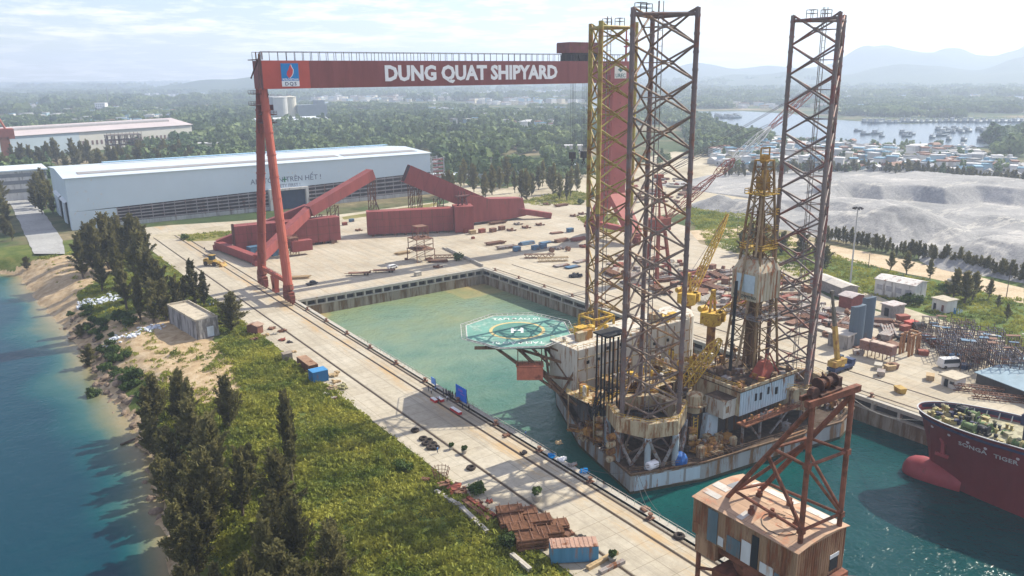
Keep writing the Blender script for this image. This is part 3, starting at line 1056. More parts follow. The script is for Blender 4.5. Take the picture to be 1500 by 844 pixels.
m.hexa([a + Vector((0, 0, 1.2)), b + Vector((0, 0, 1.2)), b + nv * 7 + Vector((0, 0, 1.2)), a + nv * 7 + Vector((0, 0, 1.2)),
  a + Vector((0, 0, 13.2)), b + Vector((0, 0, 13.2)), b + nv * 7 + Vector((0, 0, 13.2)), a + nv * 7 + Vector((0, 0, 13.2))])
m.build('box', REDP, box1)
for k in range(9):
 p = a.lerp(b, (k + .5) / 9) + nv * 3.5
 MB().box((p.x, p.y, .6), (1.6, 6.4, 1.2), math.atan2(dirv.y, dirv.x)).build('support_block', RUST, box1)
m = MB()
for k in range(1, 9):
 p = a.lerp(b, k / 9) - nv * .04
 m.box((p.x, p.y, 7.2), (.16, .12, 11.9), math.atan2(dirv.y, dirv.x))
for z in (5.2, 9.2):
 m.beam(a - nv * .04 + Vector((0, 0, z)), b - nv * .04 + Vector((0, 0, z)), .1, .12)
m.build('seams', TREST, box1)
m = MB().box((a.x - .6, a.y + .5, 7), (1, 1, 15)).rail([a + Vector((0, 0, 13.2)), b + Vector((0, 0, 13.2))], 1.2, 6, .05)
m.build('end_ladder', M('ladder_rust', (.10, .045, .035), .8), box1)
fr = thing('leg_frame', 'inclined primer-red A-shaped crane leg lying with its two feet down and tip propped high', 'crane leg', (104, 375, 0))
ap = Vector((184.5, 392, 31.8))
fa, fb = Vector((102.5, 398, 2.6)), Vector((107.5, 352.5, 2.6))
mid = Vector((146, 384.5, 17.4))
m = MB()
m.beam(fb, mid, 3.6, 4.6).beam(fa, mid + Vector((0, 4, 0)), 3.6, 4.6)
m.beam(fb.lerp(mid, .97), ap, 5.6, 5.4)
m.beam(fa, fb, 3.4, 3.6)
m.beam(fa.lerp(mid, .55), fb.lerp(mid, .55), 2.0, 2.4)
for q in (fa, fb):
 m.box((q.x, q.y, 1.3), (4, 4, 2.4))
m.build('frame', REDP, fr)
for x_, y_, z_, w_ in ((183.6, 391, 28.5, 3), (160, 389, 17.5, 4.5), (151.5, 388, 13.8, 3), (125, 366, 6.5, 4)):
 m = MB()
 trestle(m, x_, y_, z_, w_)
 if z_ > 20:
  m.beam((192, 391, 0), (184.6, 391, 20), .5).beam((190, 389, 0), (184.6, 390, 10), .4)
 m.build('trestle', TREST, fr)
m = MB().box((131.5, 361.5, 4.6), (10, 4, 5)).build('counterweight_box', REDP, fr)
lowb = thing('girder_section', 'long low primer-red box section in front, reaching the dock head, tower-like block at its end', 'crane section', (196, 374, 0))
a, b = Vector((176.0, 382.3, 0)), Vector((218.6, 364.6, 0))
d_ = (b - a).normalized()
n_ = Vector((-d_.y, d_.x, 0))
m = MB()
m.hexa([p + Vector((0, 0, 1)) for p in (a, b, b + n_ * 7, a + n_ * 7)] + [p + Vector((0, 0, 13.2)) for p in (a, b, b + n_ * 7, a + n_ * 7)])
m.build('box', REDP, lowb)
a2, b2 = b + d_ * .3 - n_ * 4, b + d_ * 10.5 - n_ * 4
m = MB().hexa([p + Vector((0, 0, .5)) for p in (a2, b2, b2 + n_ * 10, a2 + n_ * 10)] + [p + Vector((0, 0, 14.4)) for p in (a2, b2, b2 + n_ * 10, a2 + n_ * 10)])
m.build('end_block', REDP, lowb)
m = MB()
for k in range(1, 8):
 p = a.lerp(b, k / 8) - n_ * .04
 m.box((p.x, p.y, 7.1), (.16, .12, 12.1), math.atan2(d_.y, d_.x))
for z in (5, 9):
 m.beam(a - n_ * .04 + Vector((0, 0, z)), b - n_ * .04 + Vector((0, 0, z)), .1, .12)
m.build('seams', TREST, lowb)
for k in range(8):
 p = a.lerp(b, (k + .5) / 8) + n_ * 3.5
 MB().box((p.x, p.y, .5), (1.4, 7.2, 1), math.atan2(d_.y, d_.x)).build('support_block', RUST, lowb)
m = MB()
c_ = (a2 + b2) / 2 + n_ * 5
for dx in (-3, 0, 3):
 m.tube((c_.x + dx, c_.y, 14.4), (c_.x + dx * .6, c_.y + 1, 22), .35, 5).tube((c_.x - dx, c_.y + 1, 14.4), (c_.x + dx, c_.y, 19), .25, 5)
m.box((c_.x, c_.y, 19.5), (8, 3, .6))
m.build('props', M('prop_steel', (.12, .05, .045), .8), lowb)
rb = thing('leg_frame', 'primer-red crane leg sloping down from a high propped end to a heavy block', 'crane leg', (250, 378, 0))
m = MB()
hi, lo = Vector((203.2, 388, 31.0)), Vector((246, 379.5, 10.2))
m.beam(hi, lo, 6.2, 10.0)
m.build('inclined_beam', REDP, rb)
m = MB()
for k in range(1, 8):
 m.beam(hi.lerp(lo, k / 8 - .002), hi.lerp(lo, k / 8 + .002), 6.3, 10.1)
m.build('seams', M('seam_red', (.17, .04, .036), .7), rb)
m = MB()
P_ = [(236.5, 1.8), (262, 1.0), (274.8, 1.8), (272.5, 12.4), (249, 14.2), (243.5, 15.8), (232, 18.2)]
m.slab([(x, 374.5, z) for x, z in P_], (0, 8, 0))
m.beam((270, 376, 5), (287, 366, 1.6), 3.4, 3.2)
m.build('foot_block', REDP, rb)
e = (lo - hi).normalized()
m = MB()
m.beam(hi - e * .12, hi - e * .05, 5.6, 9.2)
m.build('open_end', M('section_shadow', (.045, .014, .014), .8), rb)  # dark plate paints the shade inside the hollow beam end
for x_, y_, z_, w_ in ((206, 388, 24.5, 2.6), (211, 388, 22, 2), (222, 386, 16, 4)):
 m = MB()
 trestle(m, x_, y_, z_, w_)
 m.build('trestle', TREST, rb)
# ------------------------------------------------------------------ sheds and houses around the yard
CLAD = M('pale_cladding', (.52, .62, .68), .55, 0, .05, .05, .03, (.45, .42, .38), False, 0, corrug=('X', .9, .12), spec=.3)
CLADR = M('roof_cladding', (.50, .57, .62), .5, 0, .09, .06, .05, (.4, .36, .33), False, 0, corrug=('Y', .9, .12))
LOUV = M('louvre_slats', (.27, .25, .25), .7, 0, .3, .2, .18, (.16, .09, .07), True)
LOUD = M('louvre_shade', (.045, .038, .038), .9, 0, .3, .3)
WOFF = M('off_white_wall', (.58, .57, .54), .8, 0, .18, .4, .18, (.20, .18, .16), True)
WDIRT = M('stained_plaster', (.42, .40, .38), .9, 0, .35, .5, .4, (.13, .12, .115), True, .2)
ROOFC = M('flat_concrete_roof', (.44, .39, .30), .9, 0, .2, .6, .15, (.2, .17, .13))
GLASSD = M('dark_glass', (.03, .04, .05), .15, 0, .2, 1, spec=.6)
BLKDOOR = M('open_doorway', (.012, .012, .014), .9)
# the white workshop: front wall on the yard, gable to the left
ws = thing('workshop', 'huge pale blue-white workshop with lettering on its long wall, behind the red crane sections', 'workshop', (166, 540, 0))
A0, B0 = Vector((51.2, 502.9, 0)), Vector((281.9, 500, 0))
dx_ = (B0 - A0).normalized()
ny = Vector((-dx_.y, dx_.x, 0))
DEP, HF, HB, HR = 81, 29.4, 29.0, 31.4
def wsp(s, t, z):
 return A0 + dx_ * s + ny * t + Vector((0, 0, z))
LW = (B0 - A0).length
m = MB()                                             # front wall: cladding above, louvred strip below right of the corner bay
m.hexa([wsp(0, 0, 0), wsp(24, 0, 0), wsp(24, 1.2, 0), wsp(0, 1.2, 0), wsp(0, 0, 10.4), wsp(24, 0, 10.4), wsp(24, 1.2, 10.4), wsp(0, 1.2, 10.4)])
m.hexa([wsp(0, 0, 10.4), wsp(LW, 0, 15.8), wsp(LW, 1.2, 15.8), wsp(0, 1.2, 10.4), wsp(0, 0, HF), wsp(LW, 0, HF), wsp(LW, 1.2, HF), wsp(0, 1.2, HF)])
m.hexa([wsp(LW - 1, 1.2, 0), wsp(LW, 1.2, 0), wsp(LW, DEP, 0), wsp(LW - 1, DEP, 0), wsp(LW - 1, 1.2, HF), wsp(LW, 1.2, HF), wsp(LW, DEP, HB), wsp(LW - 1, DEP, HB)])
m.hexa([wsp(0, DEP, 0), wsp(LW, DEP, 0), wsp(LW, DEP + 1, 0), wsp(0, DEP + 1, 0), wsp(0, DEP, HB), wsp(LW, DEP, HB), wsp(LW, DEP + 1, HB), wsp(0, DEP + 1, HB)])
wall = m.build('wall', CLAD, ws)
m = MB()                                             # gable with three tall doors
m.slab([wsp(0, 1.2, 15), wsp(0, DEP, 15), wsp(0, DEP, HB), wsp(0, DEP * .5, HR - .4), wsp(0, 1.2, HF)], dx_ * .9)
for t0, t1 in ((1.2, 6), (30, 36), (64, 70), (76, 81)):
 m.slab([wsp(0, t0, 0), wsp(0, t1, 0), wsp(0, t1, 15), wsp(0, t0, 15)], dx_ * .9)
m.slab([wsp(0, 70, 0), wsp(0, 76, 0), wsp(0, 76, 15), wsp(0, 70, 15)], dx_ * .88)
m.build('gable', CLAD, ws)
m = MB()
for t0, t1 in ((6, 30), (36, 64)):
 m.slab([wsp(3, t0, 0), wsp(3, t1, 0), wsp(3, t1, 15), wsp(3, t0, 15)], dx_ * .4)
m.build('doorway', BLKDOOR, ws)
m = MB()
for t0, t1 in ((6, 10), (26, 30), (36, 41), (59, 64)):
 m.slab([wsp(.3, t0, 0), wsp(.3, t1, 0), wsp(.3, t1, 14.6), wsp(.3, t0, 14.6)], dx_ * .5)
for t0, t1 in ((5, 31), (35, 65)):
 m.slab([wsp(-1.8, t0, 15), wsp(-1.8, t1, 15), wsp(.0, t1, 16), wsp(.0, t0, 16)], dx_ * .3)
m.build('sliding_door', M('door_panel', (.55, .60, .62), .6, 0, .1, .2), ws)
m = MB()                                             # gently pitched roof with a walkway strip near the front eave
m.slab([wsp(-1, -1, HF), wsp(-1, DEP * .5, HR), wsp(-1, DEP + 1.5, HB), wsp(-1, DEP + 1.5, HB - .3), wsp(-1, DEP * .5, HR - .3), wsp(-1, -1, HF - .3)], dx_ * (LW + 2))
roof = m.build('roof', CLADR, ws)
m = MB()
for s0, s1 in ((8, 112), (116, 166), (170, 226)):
 m.slab([wsp(s0, 10.5, HF + .62), wsp(s1, 10.5, HF + .62), wsp(s1, 19, HF + 1.0), wsp(s0, 19, HF + 1.0)], (0, 0, .2))
m.build('roof_strip', M('weathered_roof_strip', (.26, .25, .25), .8, 0, .25, .2), roof)
m = MB()
m.slab([wsp(28, 60, HR - .2), wsp(LW - 4, 60, HR - .2), wsp(LW - 4, 66, HR - .4), wsp(28, 66, HR - .4)], (0, 0, .5))
m.build('skylight', M('skylight_blue', (.35, .55, .68), .4), roof)
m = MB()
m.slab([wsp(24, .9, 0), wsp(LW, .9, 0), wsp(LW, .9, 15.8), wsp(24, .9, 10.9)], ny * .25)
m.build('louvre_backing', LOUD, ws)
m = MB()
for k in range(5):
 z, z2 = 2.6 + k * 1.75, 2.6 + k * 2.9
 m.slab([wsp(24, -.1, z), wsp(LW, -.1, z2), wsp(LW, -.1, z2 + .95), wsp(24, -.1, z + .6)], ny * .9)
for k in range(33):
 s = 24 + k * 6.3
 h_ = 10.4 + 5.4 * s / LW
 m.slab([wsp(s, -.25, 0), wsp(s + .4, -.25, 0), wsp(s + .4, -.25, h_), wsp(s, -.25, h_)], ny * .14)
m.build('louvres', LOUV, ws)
m = MB()
m.slab([wsp(24, -.3, 0), wsp(LW, -.3, 0), wsp(LW, -.3, 2.4), wsp(24, -.3, 2.4)], ny * .04)
m.build('plinth', M('plinth_grey', (.36, .37, .37), .85, 0, .3, .3, .2, (.15, .14, .13), True), ws)
m = MB()
m.slab([wsp(112.6, -2.6, 0), wsp(114.4, -2.6, 0), wsp(114.4, -2.6, 12.2), wsp(112.6, -2.6, 12.2)], ny * 2.5).slab([wsp(136.6, -2.6, 0), wsp(138.4, -2.6, 0), wsp(138.4, -2.6, 12.2), wsp(136.6, -2.6, 12.2)], ny * 2.5)
m.slab([wsp(112.6, -2.6, 12.203), wsp(138.4, -2.6, 12.203), wsp(138.4, -2.6, 13.6), wsp(112.6, -2.6, 13.6)], ny * 2.5)
pf = m.build('door_frame', WOFF, ws)
MB().slab([wsp(114.4, -.4, 0), wsp(136.6, -.4, 0), wsp(136.6, -.4, 12.2), wsp(114.4, -.4, 12.2)], ny * .05).build('door_leaf', M('dark_blue_door', (.02, .045, .09), .7), pf)
TXT = M('wall_lettering', (.16, .19, .26), .7)
text_obj('AN TOÀN', 4.6, TXT, ws, wsp(112.5, -.04, 17.4), dx_, (0, 0, 1), offset=.04, align='CENTER')
m = MB().slab([wsp(122.2, -.10, 18.6), wsp(125.4, -.10, 18.6), wsp(125.4, -.10, 19.4), wsp(122.2, -.10, 19.4)], ny * .05).slab([wsp(123.4, -.14, 17.2), wsp(124.2, -.14, 17.2), wsp(124.2, -.14, 20.8), wsp(123.4, -.14, 20.8)], ny * .03)
m.build('green_cross', M('cross_green', (.05, .2, .12), .7), ws)
text_obj('TRÊN HẾT !', 4.6, TXT, ws, wsp(136.6, -.04, 17.4), dx_, (0, 0, 1), offset=.04)
text_obj('SAFETY FIRST !', 2.8, TXT, ws, wsp(125, -.04, 14.1), dx_, (0, 0, 1), offset=.03)
st = thing('stair_tower', 'open red and white steel stair tower against the right end of the white workshop', 'stair tower', (288, 506, 0))
m = MB()
for x in (283, 293):
 for y in (500, 510):
  m.beam((x, y, 0), (x, y, 26), .7)
for k in range(9):
 z = 2.8 * (k + 1)
 m.bx(283, 293, 499.8, 500.2, z - .2, z + .2).bx(283, 293, 509.8, 510.2, z - .2, z + .2)
 m.beam((283.5, 501 + 7 * (k % 2), z - 2.6), (292.5, 501 + 7 * (k % 2), z), 2, .3)
m.build('frame', M('tower_grey', (.35, .34, .35), .7, 0, .2, .5), st)
m = MB()
for k in range(9):
 m.bx(284, 292, 499.4, 499.6, 2.8 * k + 1.4, 2.8 * k + 2.4)
m.build('stair_panels', M('tower_red', (.36, .16, .15), .7, 0, .3, .5), st)
def shed(name, label, cat, px0, px1, depth, h, wallm, roofm, roof='flat', doors=(), wins=(), base=0, over=.4, rise=1.2, group=None):
 """a plain building: front wall from px0 to px1 (sighted on the ground), depth behind it"""
 a, b = (G(*px0, base), G(*px1, base)) if px0[0] > 99 else (Vector((*px0, base)), Vector((*px1, base)))
 d = (b - a)
 Ln = d.length
 d.normalize()
 n = Vector((-d.y, d.x, 0))
 c = (a + b) / 2 + n * depth / 2
 root = thing(name, label, cat, (c.x, c.y, base), group)
 up = Vector((0, 0, 1))
 m = MB()
 z1 = up * h
 m.hexa([a, b, b + n * depth, a + n * depth, a + z1, b + z1, b + n * depth + z1, a + n * depth + z1])
 if roof == 'gable':
  for q in (a, b):
   s = d * (.25 if q is a else -.25)
   m.slab([q + z1, q + n * depth + z1, q + n * depth / 2 + z1 + up * (rise - .1)], s)
 wl = m.build('wall', wallm, root)
 m = MB()
 o = over
 if roof == 'flat':
  m.hexa([a - d * o - n * o + z1 + up * .003, b + d * o - n * o + z1 + up * .003, b + d * o + n * (depth + o) + z1 + up * .003, a - d * o + n * (depth + o) + z1 + up * .003,
    a - d * o - n * o + z1 + up * .35, b + d * o - n * o + z1 + up * .35, b + d * o + n * (depth + o) + z1 + up * .35, a - d * o + n * (depth + o) + z1 + up * .35])
 elif roof == 'parapet':
  m.slab([a + z1 + up * .003, b + z1 + up * .003, b + n * depth + z1 + up * .003, a + n * depth + z1 + up * .003], up * .1)
  for p, q in ((a, b), (b, b + n * depth), (b + n * depth, a + n * depth), (a + n * depth, a)):
   m.beam(p + z1 + up * .45, q + z1 + up * .45, .35, .68)
 else:
  zr = up * rise
  r0, r1 = a + n * depth / 2 + z1 + zr - d * o, b + n * depth / 2 + z1 + zr + d * o
  for sgn in (0, 1):
   e0 = (a - n * o if sgn == 0 else a + n * (depth + o)) - d * o + z1 - up * (.1)
   e1 = (b - n * o if sgn == 0 else b + n * (depth + o)) + d * o + z1 - up * (.1)
   m.slab([e0, e1, r1, r0], up * .16)
 m.build('roof', roofm, root)
 for s0, s1, z0, z1_, mt in doors:
  m = MB()
  p, q = a + d * (s0 * Ln) - n * .06, a + d * (s1 * Ln) - n * .06
  m.slab([p + up * z0, q + up * z0, q + up * z1_, p + up * z1_], n * .1)
  m.build('door', mt, root)
 for s0, s1, z0, z1_, mt in wins:
  m = MB()
  p, q = a + d * (s0 * Ln) - n * .05, a + d * (s1 * Ln) - n * .05
  m.slab([p + up * z0, q + up * z0, q + up * z1_, p + up * z1_], n * .08)
  fr_ = m.build('window', mt, root)
  for u, w_, nm_ in ((p + up * z0, q + up * z0, 'sill'), (p + up * z1_, q + up * z1_, 'lintel')):
   MB().beam(u - n * .04, w_ - n * .04, .12, .14).build(nm_, wallm, fr_)
 return root
shed('pump_house', 'small flat-roofed blockhouse with dark stained walls beside the casuarina trees on the bank', 'building', (57.3, 259.6), (64.4, 260.4), 26, 6.4, WDIRT, ROOFC, 'parapet',
  doors=[(.28, .55, .3, 4.2, M('pale_blue_door', (.50, .56, .60), .6))], base=-.6)
shed('hut', 'little rust-brown hut under the lone tree at the left edge of the quay', 'hut', (378, 491), (386, 487), 4.2, 2.9, M('brown_boards', (.17, .075, .05), .8, 0, .3, 1, .2), M('tin_roof_brown', (.33, .23, .17), .7, 0, .3, 1, .3), 'gable', rise=.6, base=-.1)
shed('hut', 'tiny pale-roofed shelter on the sand left of the flat-roofed blockhouse', 'hut', (219, 462), (229, 462), 3.4, 2.2, M('dark_green_boards', (.05, .06, .05), .8), M('tin_roof_pale', (.48, .44, .38), .6, 0, .2, 1), 'flat', base=-1)
shed('storehouse', 'long weathered white storehouse on the grass beyond the right-hand yard', 'building', (1280, 431), (1338, 443), 9.5, 6.2, WOFF, M('pale_grey_roof', (.56, .54, .50), .6, 0, .2, .4, .2), 'gable', rise=1.0,
  wins=[(.05 + .24 * k, .2 + .24 * k, 2.2, 4.3, M('grimy_window', (.33, .33, .34), .5, 0, .2, 1)) for k in range(4)])
shed('hut', 'small white two-room hut with dark doorways below the long white storehouse', 'hut', (1364, 453), (1385, 459), 5.5, 4.1, WOFF, ROOFC, 'flat',
  doors=[(.12, .3, .1, 2.6, BLKDOOR), (.68, .84, .3, 2.6, M('brick_brown', (.16, .07, .05), .8))])
shed('guard_hut', 'white guard hut with an overhanging roof beside the white van, near the dock edge', 'hut', (1378, 564), (1398, 571), 4.6, 2.8, WOFF, ROOFC, 'flat', over=.7,
  doors=[(.22, .5, .05, 2.2, BLKDOOR)], wins=[(.6, .92, 1.1, 2.1, GLASSD)])
shed('store_shed', 'low pale shed behind the yellow mobile crane', 'shed', (1212, 506), (1240, 513), 6, 4.2, WDIRT, M('pale_flat_roof', (.46, .42, .36), .8, 0, .2, .7), 'flat')
shed('store_shed', 'rust-red open-fronted shed at the back of the right yard, left of the slate-grey slabs', 'shed', (1228, 449), (1246, 454), 7, 4.4, M('red_boards', (.20, .06, .05), .8, 0, .3, 1), M('tin_roof_grey', (.45, .40, .38), .6, 0, .2, 1, .2), 'gable', rise=.8)
shed('store_shed', 'grey lean-to just right of the tall slate-grey slabs, rear of the yard', 'shed', (1290, 461), (1306, 466), 6, 4.0, M('grey_boards', (.25, .23, .22), .8, 0, .3, 1), M('tin_roof_grey', (.45, .40, .38)), 'flat',
  doors=[(.3, .7, .1, 3, BLKDOOR)])
shed('welding_shed', 'wide shed with a faded blue sheet roof at the right edge of the yard', 'shed', (1429, 561), (1520, 597), 17, 3.0, M('dark_shed_wall', (.06, .055, .055), .85, 0, .3, 1), M('faded_blue_roof', (.20, .29, .35), .6, 0, .16, .3, .12, (.34, .35, .35)), 'gable', rise=.8, over=.5)
shed('welding_shed', 'second faded blue roof behind the wide blue-roofed shed, cut by the frame edge', 'shed', (1490, 540), (1530, 556), 9, 3.0, M('dark_shed_wall', (.06, .055, .055)), M('faded_blue_roof', (.20, .29, .35)), 'gable', rise=.6)
shed('site_office', 'long low grey-roofed office row at the back of the right yard, behind the derrick', 'shed', (1186, 418), (1232, 437), 7, 4.0, M('grey_boards', (.25, .23, .22)), M('tin_roof_pale', (.48, .44, .38)), 'gable', rise=.8)
# far workshop with many window slots, and the sheds by the far trees
far = thing('factory_hall', 'long distant factory hall with a row of narrow windows and a pinkish roof, far left', 'factory', (150, 1180, 0))
a, b = G(-30, 235), G(283, 208)
d_ = (b - a).normalized()
n_ = Vector((-d_.y, d_.x, 0))
L_ = (b - a).length
c0 = a
m = MB()
H_ = 23
m.hexa([c0, c0 + d_ * L_, c0 + d_ * L_ + n_ * 90, c0 + n_ * 90] + [q + Vector((0, 0, H_)) for q in (c0, c0 + d_ * L_, c0 + d_ * L_ + n_ * 90, c0 + n_ * 90)])
m.build('wall', M('factory_cream', (.55, .53, .47), .7, 0, .1, .05), far)
m = MB()
m.slab([c0 - n_ * .4, c0 - n_ * .4 + d_ * L_ * .42, c0 - n_ * .4 + d_ * L_ * .42 + Vector((0, 0, H_ - .6)), c0 - n_ * .4 + Vector((0, 0, H_ - .6))], n_ * .3)
m.build('blue_cladding', M('factory_blue', (.40, .47, .52), .6, 0, .08, .05), far)
m = MB()
m.slab([c0 - n_ * 2 - d_ * 2 + Vector((0, 0, H_)), c0 + n_ * 45 - d_ * 2 + Vector((0, 0, H_ + 8)), c0 + n_ * 92 - d_ * 2 + Vector((0, 0, H_))], d_ * (L_ + 4))
m.build('roof', M('factory_roof', (.47, .41, .40), .6, 0, .1, .04), far)
m = MB()
m.slab([c0 + n_ * 24 + Vector((0, 0, H_ + 4.0)), c0 + n_ * 24 + Vector((0, 0, H_ + 6.6)), c0 + n_ * 30 + Vector((0, 0, H_ + 7.6)), c0 + n_ * 30 + Vector((0, 0, H_ + 4))], d_ * (L_ * .94))
m.build('ridge_vent', M('vent_grey', (.30, .29, .29), .7), far)
for k in range(26):
 s = L_ * (.43 + .55 * k / 25.5)
 p = c0 + d_ * s - n_ * .3
 MB().slab([p + Vector((0, 0, 7)), p + d_ * 2.4 + Vector((0, 0, 7)), p + d_ * 2.4 + Vector((0, 0, 12)), p + Vector((0, 0, 12))], n_ * .2).build('window', M('factory_window', (.16, .10, .09), .6), far)
lb = thing('low_hall', 'low white hall with a flat roof left of the workshop, behind the dark trees', 'hall', (-30, 640, 0))
a, b = G(-60, 300), G(74, 289)
d_ = (b - a).normalized()
n_ = Vector((-d_.y, d_.x, 0))
L_ = (b - a).length
q = [a, a + d_ * L_, a + d_ * L_ + n_ * 40, a + n_ * 40]
MB().hexa(q + [p + Vector((0, 0, 20)) for p in q]).build('wall', WOFF, lb)
q = [a - n_ * 1 - d_, a + d_ * (L_ + 1) - n_ * 1, a + d_ * (L_ + 1) + n_ * 41, a + n_ * 41 - d_]
MB().hexa([p + Vector((0, 0, 20.01)) for p in q] + [p + Vector((0, 0, 21)) for p in q]).build('roof', M('hall_roof', (.55, .62, .65), .6, 0, .1, .1), lb)
m = MB()
for z in (5, 11, 16):
 m.slab([a - n_ * .2 + Vector((0, 0, z)), b - n_ * .2 + Vector((0, 0, z)), b - n_ * .2 + Vector((0, 0, z + 2.6)), a - n_ * .2 + Vector((0, 0, z + 2.6))], n_ * .1)
m.build('window_band', M('window_band_grey', (.20, .21, .22), .5), lb)
hd = thing('skeleton_building', 'dark unfinished concrete frame building in scaffolding among the trees behind the workshop', 'building', (*G(185, 226)[:2], 0))
p = G(185, 226)
m = MB()
for k in range(4):
 m.box((p.x, p.y + 8, 5 + 5.5 * k), (36, 20, .6))
for i in range(6):
 for j in range(3):
  m.box((p.x - 17 + i * 6.8, p.y - 1 + j * 9, 11), (.9, .9, 22))
m.build('frame', M('raw_concrete_dark', (.14, .12, .11), .9, 0, .3, .3), hd)
m = MB()
for i in range(10):
 m.tube((p.x - 18 + i * 4, p.y - 3.5, 0), (p.x - 18 + i * 4, p.y - 3.5, 25), .25, 4)
for k in range(8):
 m.tube((p.x - 18, p.y - 3.5, 3 * k + 2), (p.x + 18, p.y - 3.5, 3 * k + 2), .2, 4)
m.build('scaffold', M('scaffold_brown', (.20, .12, .09), .8), hd)
# silos over the trees
for k, (px, py, lab) in enumerate(((402, 179, 'darker grey storage silo, partly behind the pair of pale silos'), (413, 180, 'left one of the two pale concrete silos seen beyond the crane leg'), (426, 179, 'right one of the two pale concrete silos, slightly yellow'))):
 p = G(px, py)
 sr = 13.0
 s = thing('silo', lab, 'silo', (p.x, p.y, 0), 'silos beyond the crane leg')
 MB().lathe((p.x, p.y, 0), [(sr, 0), (sr, 46), (sr + .6, 46.2), (sr + .6, 47.4), (2, 49.5)], 20).build('barrel', M('silo_concrete_%d' % k, ((.3, .32, .33), (.48, .48, .46), (.54, .51, .42))[k], .8, 0, .1, .05), s)
 m = MB()
 m.box((p.x, p.y, 51), (7, 5, 4)).rail([(p.x - sr * .9, p.y - sr * .3, 47.4), (p.x + sr * .9, p.y - sr * .3, 47.4)], 3, 6, .2)
 m.build('head_house', GREY, s)
p = G(408, 184)
sb = thing('packing_shed', 'white roofed packing shed at the foot of the silos', 'shed', (p.x, p.y - 60, 0))
MB().box((p.x, p.y - 60, 6), (120, 40, 12)).build('wall', WOFF, sb)
MB().hexa([(p.x - 62, p.y - 82, 12.01), (p.x + 62, p.y - 82, 12.01), (p.x + 62, p.y - 38, 12.01), (p.x - 62, p.y - 38, 12.01), (p.x - 62, p.y - 61, 17), (p.x + 62, p.y - 61, 17), (p.x + 62, p.y - 59, 17), (p.x - 62, p.y - 59, 17)]).build('roof', M('white_roof', (.62, .66, .68), .5), sb)
p = G(456, 178)
sb = thing('mill_building', 'grey block-like mill building just right of the silos', 'building', (p.x, p.y, 0))
m = MB().box((p.x, p.y, 16), (58, 26, 32)).box((p.x + 18, p.y, 36), (16, 20, 8))
m.build('wall', M('mill_grey', (.22, .26, .29), .8, 0, .15, .05), sb)
# white sheds and a long quay roof by the far channel
for px, py, w_, h_, lab, mt in ((150, 166, 26, 26, 'white five-storey block standing over the low town at far left', WHITE), (640, 158, 120, 9, 'long white-roofed quay shed by the far channel under the girder', M('white_roof', (.62, .66, .68))),
        (840, 224, 18, 8, 'small white pump building at the edge of the wood left of the rig legs', WOFF), (905, 222, 14, 8, 'pale concrete gatehouse behind the rig legs by the cleared land', WOFF), (300, 220, 26, 8, 'cream house with a tan roof between the factory hall and the crane leg', M('house_cream', (.6, .55, .42), .8)),
        (285, 212, 14, 8, 'white house just right of the factory hall', WOFF)):
 p = G(px, py)
 b_ = thing('building', lab, 'building', (p.x, p.y, 0))
 k_ = math.hypot(p.x, p.y) / 600 if py > 200 else 1.0
 MB().box((p.x, p.y, h_ / 2), (w_, w_ * .6, h_), -CYAW).build('wall', mt, b_)
 MB().box((p.x, p.y, h_ + .3), (w_ + 2, w_ * .6 + 2, .6), -CYAW).build('roof', M('pale_sheet_roof', (.55, .54, .52), .6), b_)
 f_ = Matrix.Rotation(-CYAW, 3, 'Z')
 for k in range(4):
  q = f_ @ Vector(((k - 1.5) * w_ * .22, -w_ * .31, 0))
  for fl_ in range(max(1, int(h_ / 5))):
   MB().box((p.x + q.x, p.y + q.y, 2.8 + fl_ * 4.6), (w_ * .1, .3, 2), -CYAW).build('window', GLASSD, b_)
# sheds with long white roofs among the trees right of the workshop
for px, py, w_, dpt, lab in ((700, 262, 110, 16, 'long white wall and roof strip behind the row of tall trees right of the workshop'), (768, 250, 90, 14, 'long grey-white shed roof further back behind the row of tall trees')):
 p = G(px, py)
 b_ = thing('long_shed', lab, 'shed', (p.x, p.y, 0))
 MB().box((p.x, p.y, 2.2), (w_, dpt, 4.4), -.42).build('wall', WOFF, b_)
 MB().box((p.x, p.y, 4.7), (w_ + 2, dpt + 2, .5), -.42).build('roof', M('white_roof', (.62, .66, .68)), b_)
MB().box((60.9, 259.6, 2.9), (7.0, .06, 6.9), math.atan2(.8, 7.1)).build('stained_front', M('black_stained_plaster', (.16, .15, .14), .9, 0, .5, .6, .3, (.3, .29, .27), True), bpy.data.objects['pump_house'])
MB().box((61.6, 259.6, 1.9), (2.2, .16, 3.4), math.atan2(.8, 7.1)).build('front_door', M('pale_blue_door', (.50, .56, .60), .6), bpy.data.objects['pump_house'])
p = G(14, 247)
t = thing('harbour_crane', 'orange-red harbour crane on a round column at the far left edge', 'crane', (p.x, p.y, 0))
MB().lathe((p.x, p.y, 0), [(5.5, 0), (4.2, 4), (4.2, 30)], 14).build('column', M('crane_orange', (.42, .16, .09), .65, 0, .15, .3), t)
MB().box((p.x - 3, p.y, 34), (22, 12, 8)).box((p.x + 6, p.y - 2, 33), (5, 9, 9)).build('machinery_house', M('crane_brick_red', (.38, .12, .08), .65, 0, .15, .3), t)
m = MB()
for s in (-4, 4):
 m.beam((p.x - 11, p.y + s, 38), (p.x - 5, p.y, 56), 1.3).beam((p.x + 2, p.y + s, 38), (p.x - 5, p.y, 56), 1.3).beam((p.x - 8, p.y + s * .6, 47), (p.x - 2, p.y + s * .6, 47), .8)
m.build('a_frame', M('crane_brick_red', (.38, .12, .08)), t)
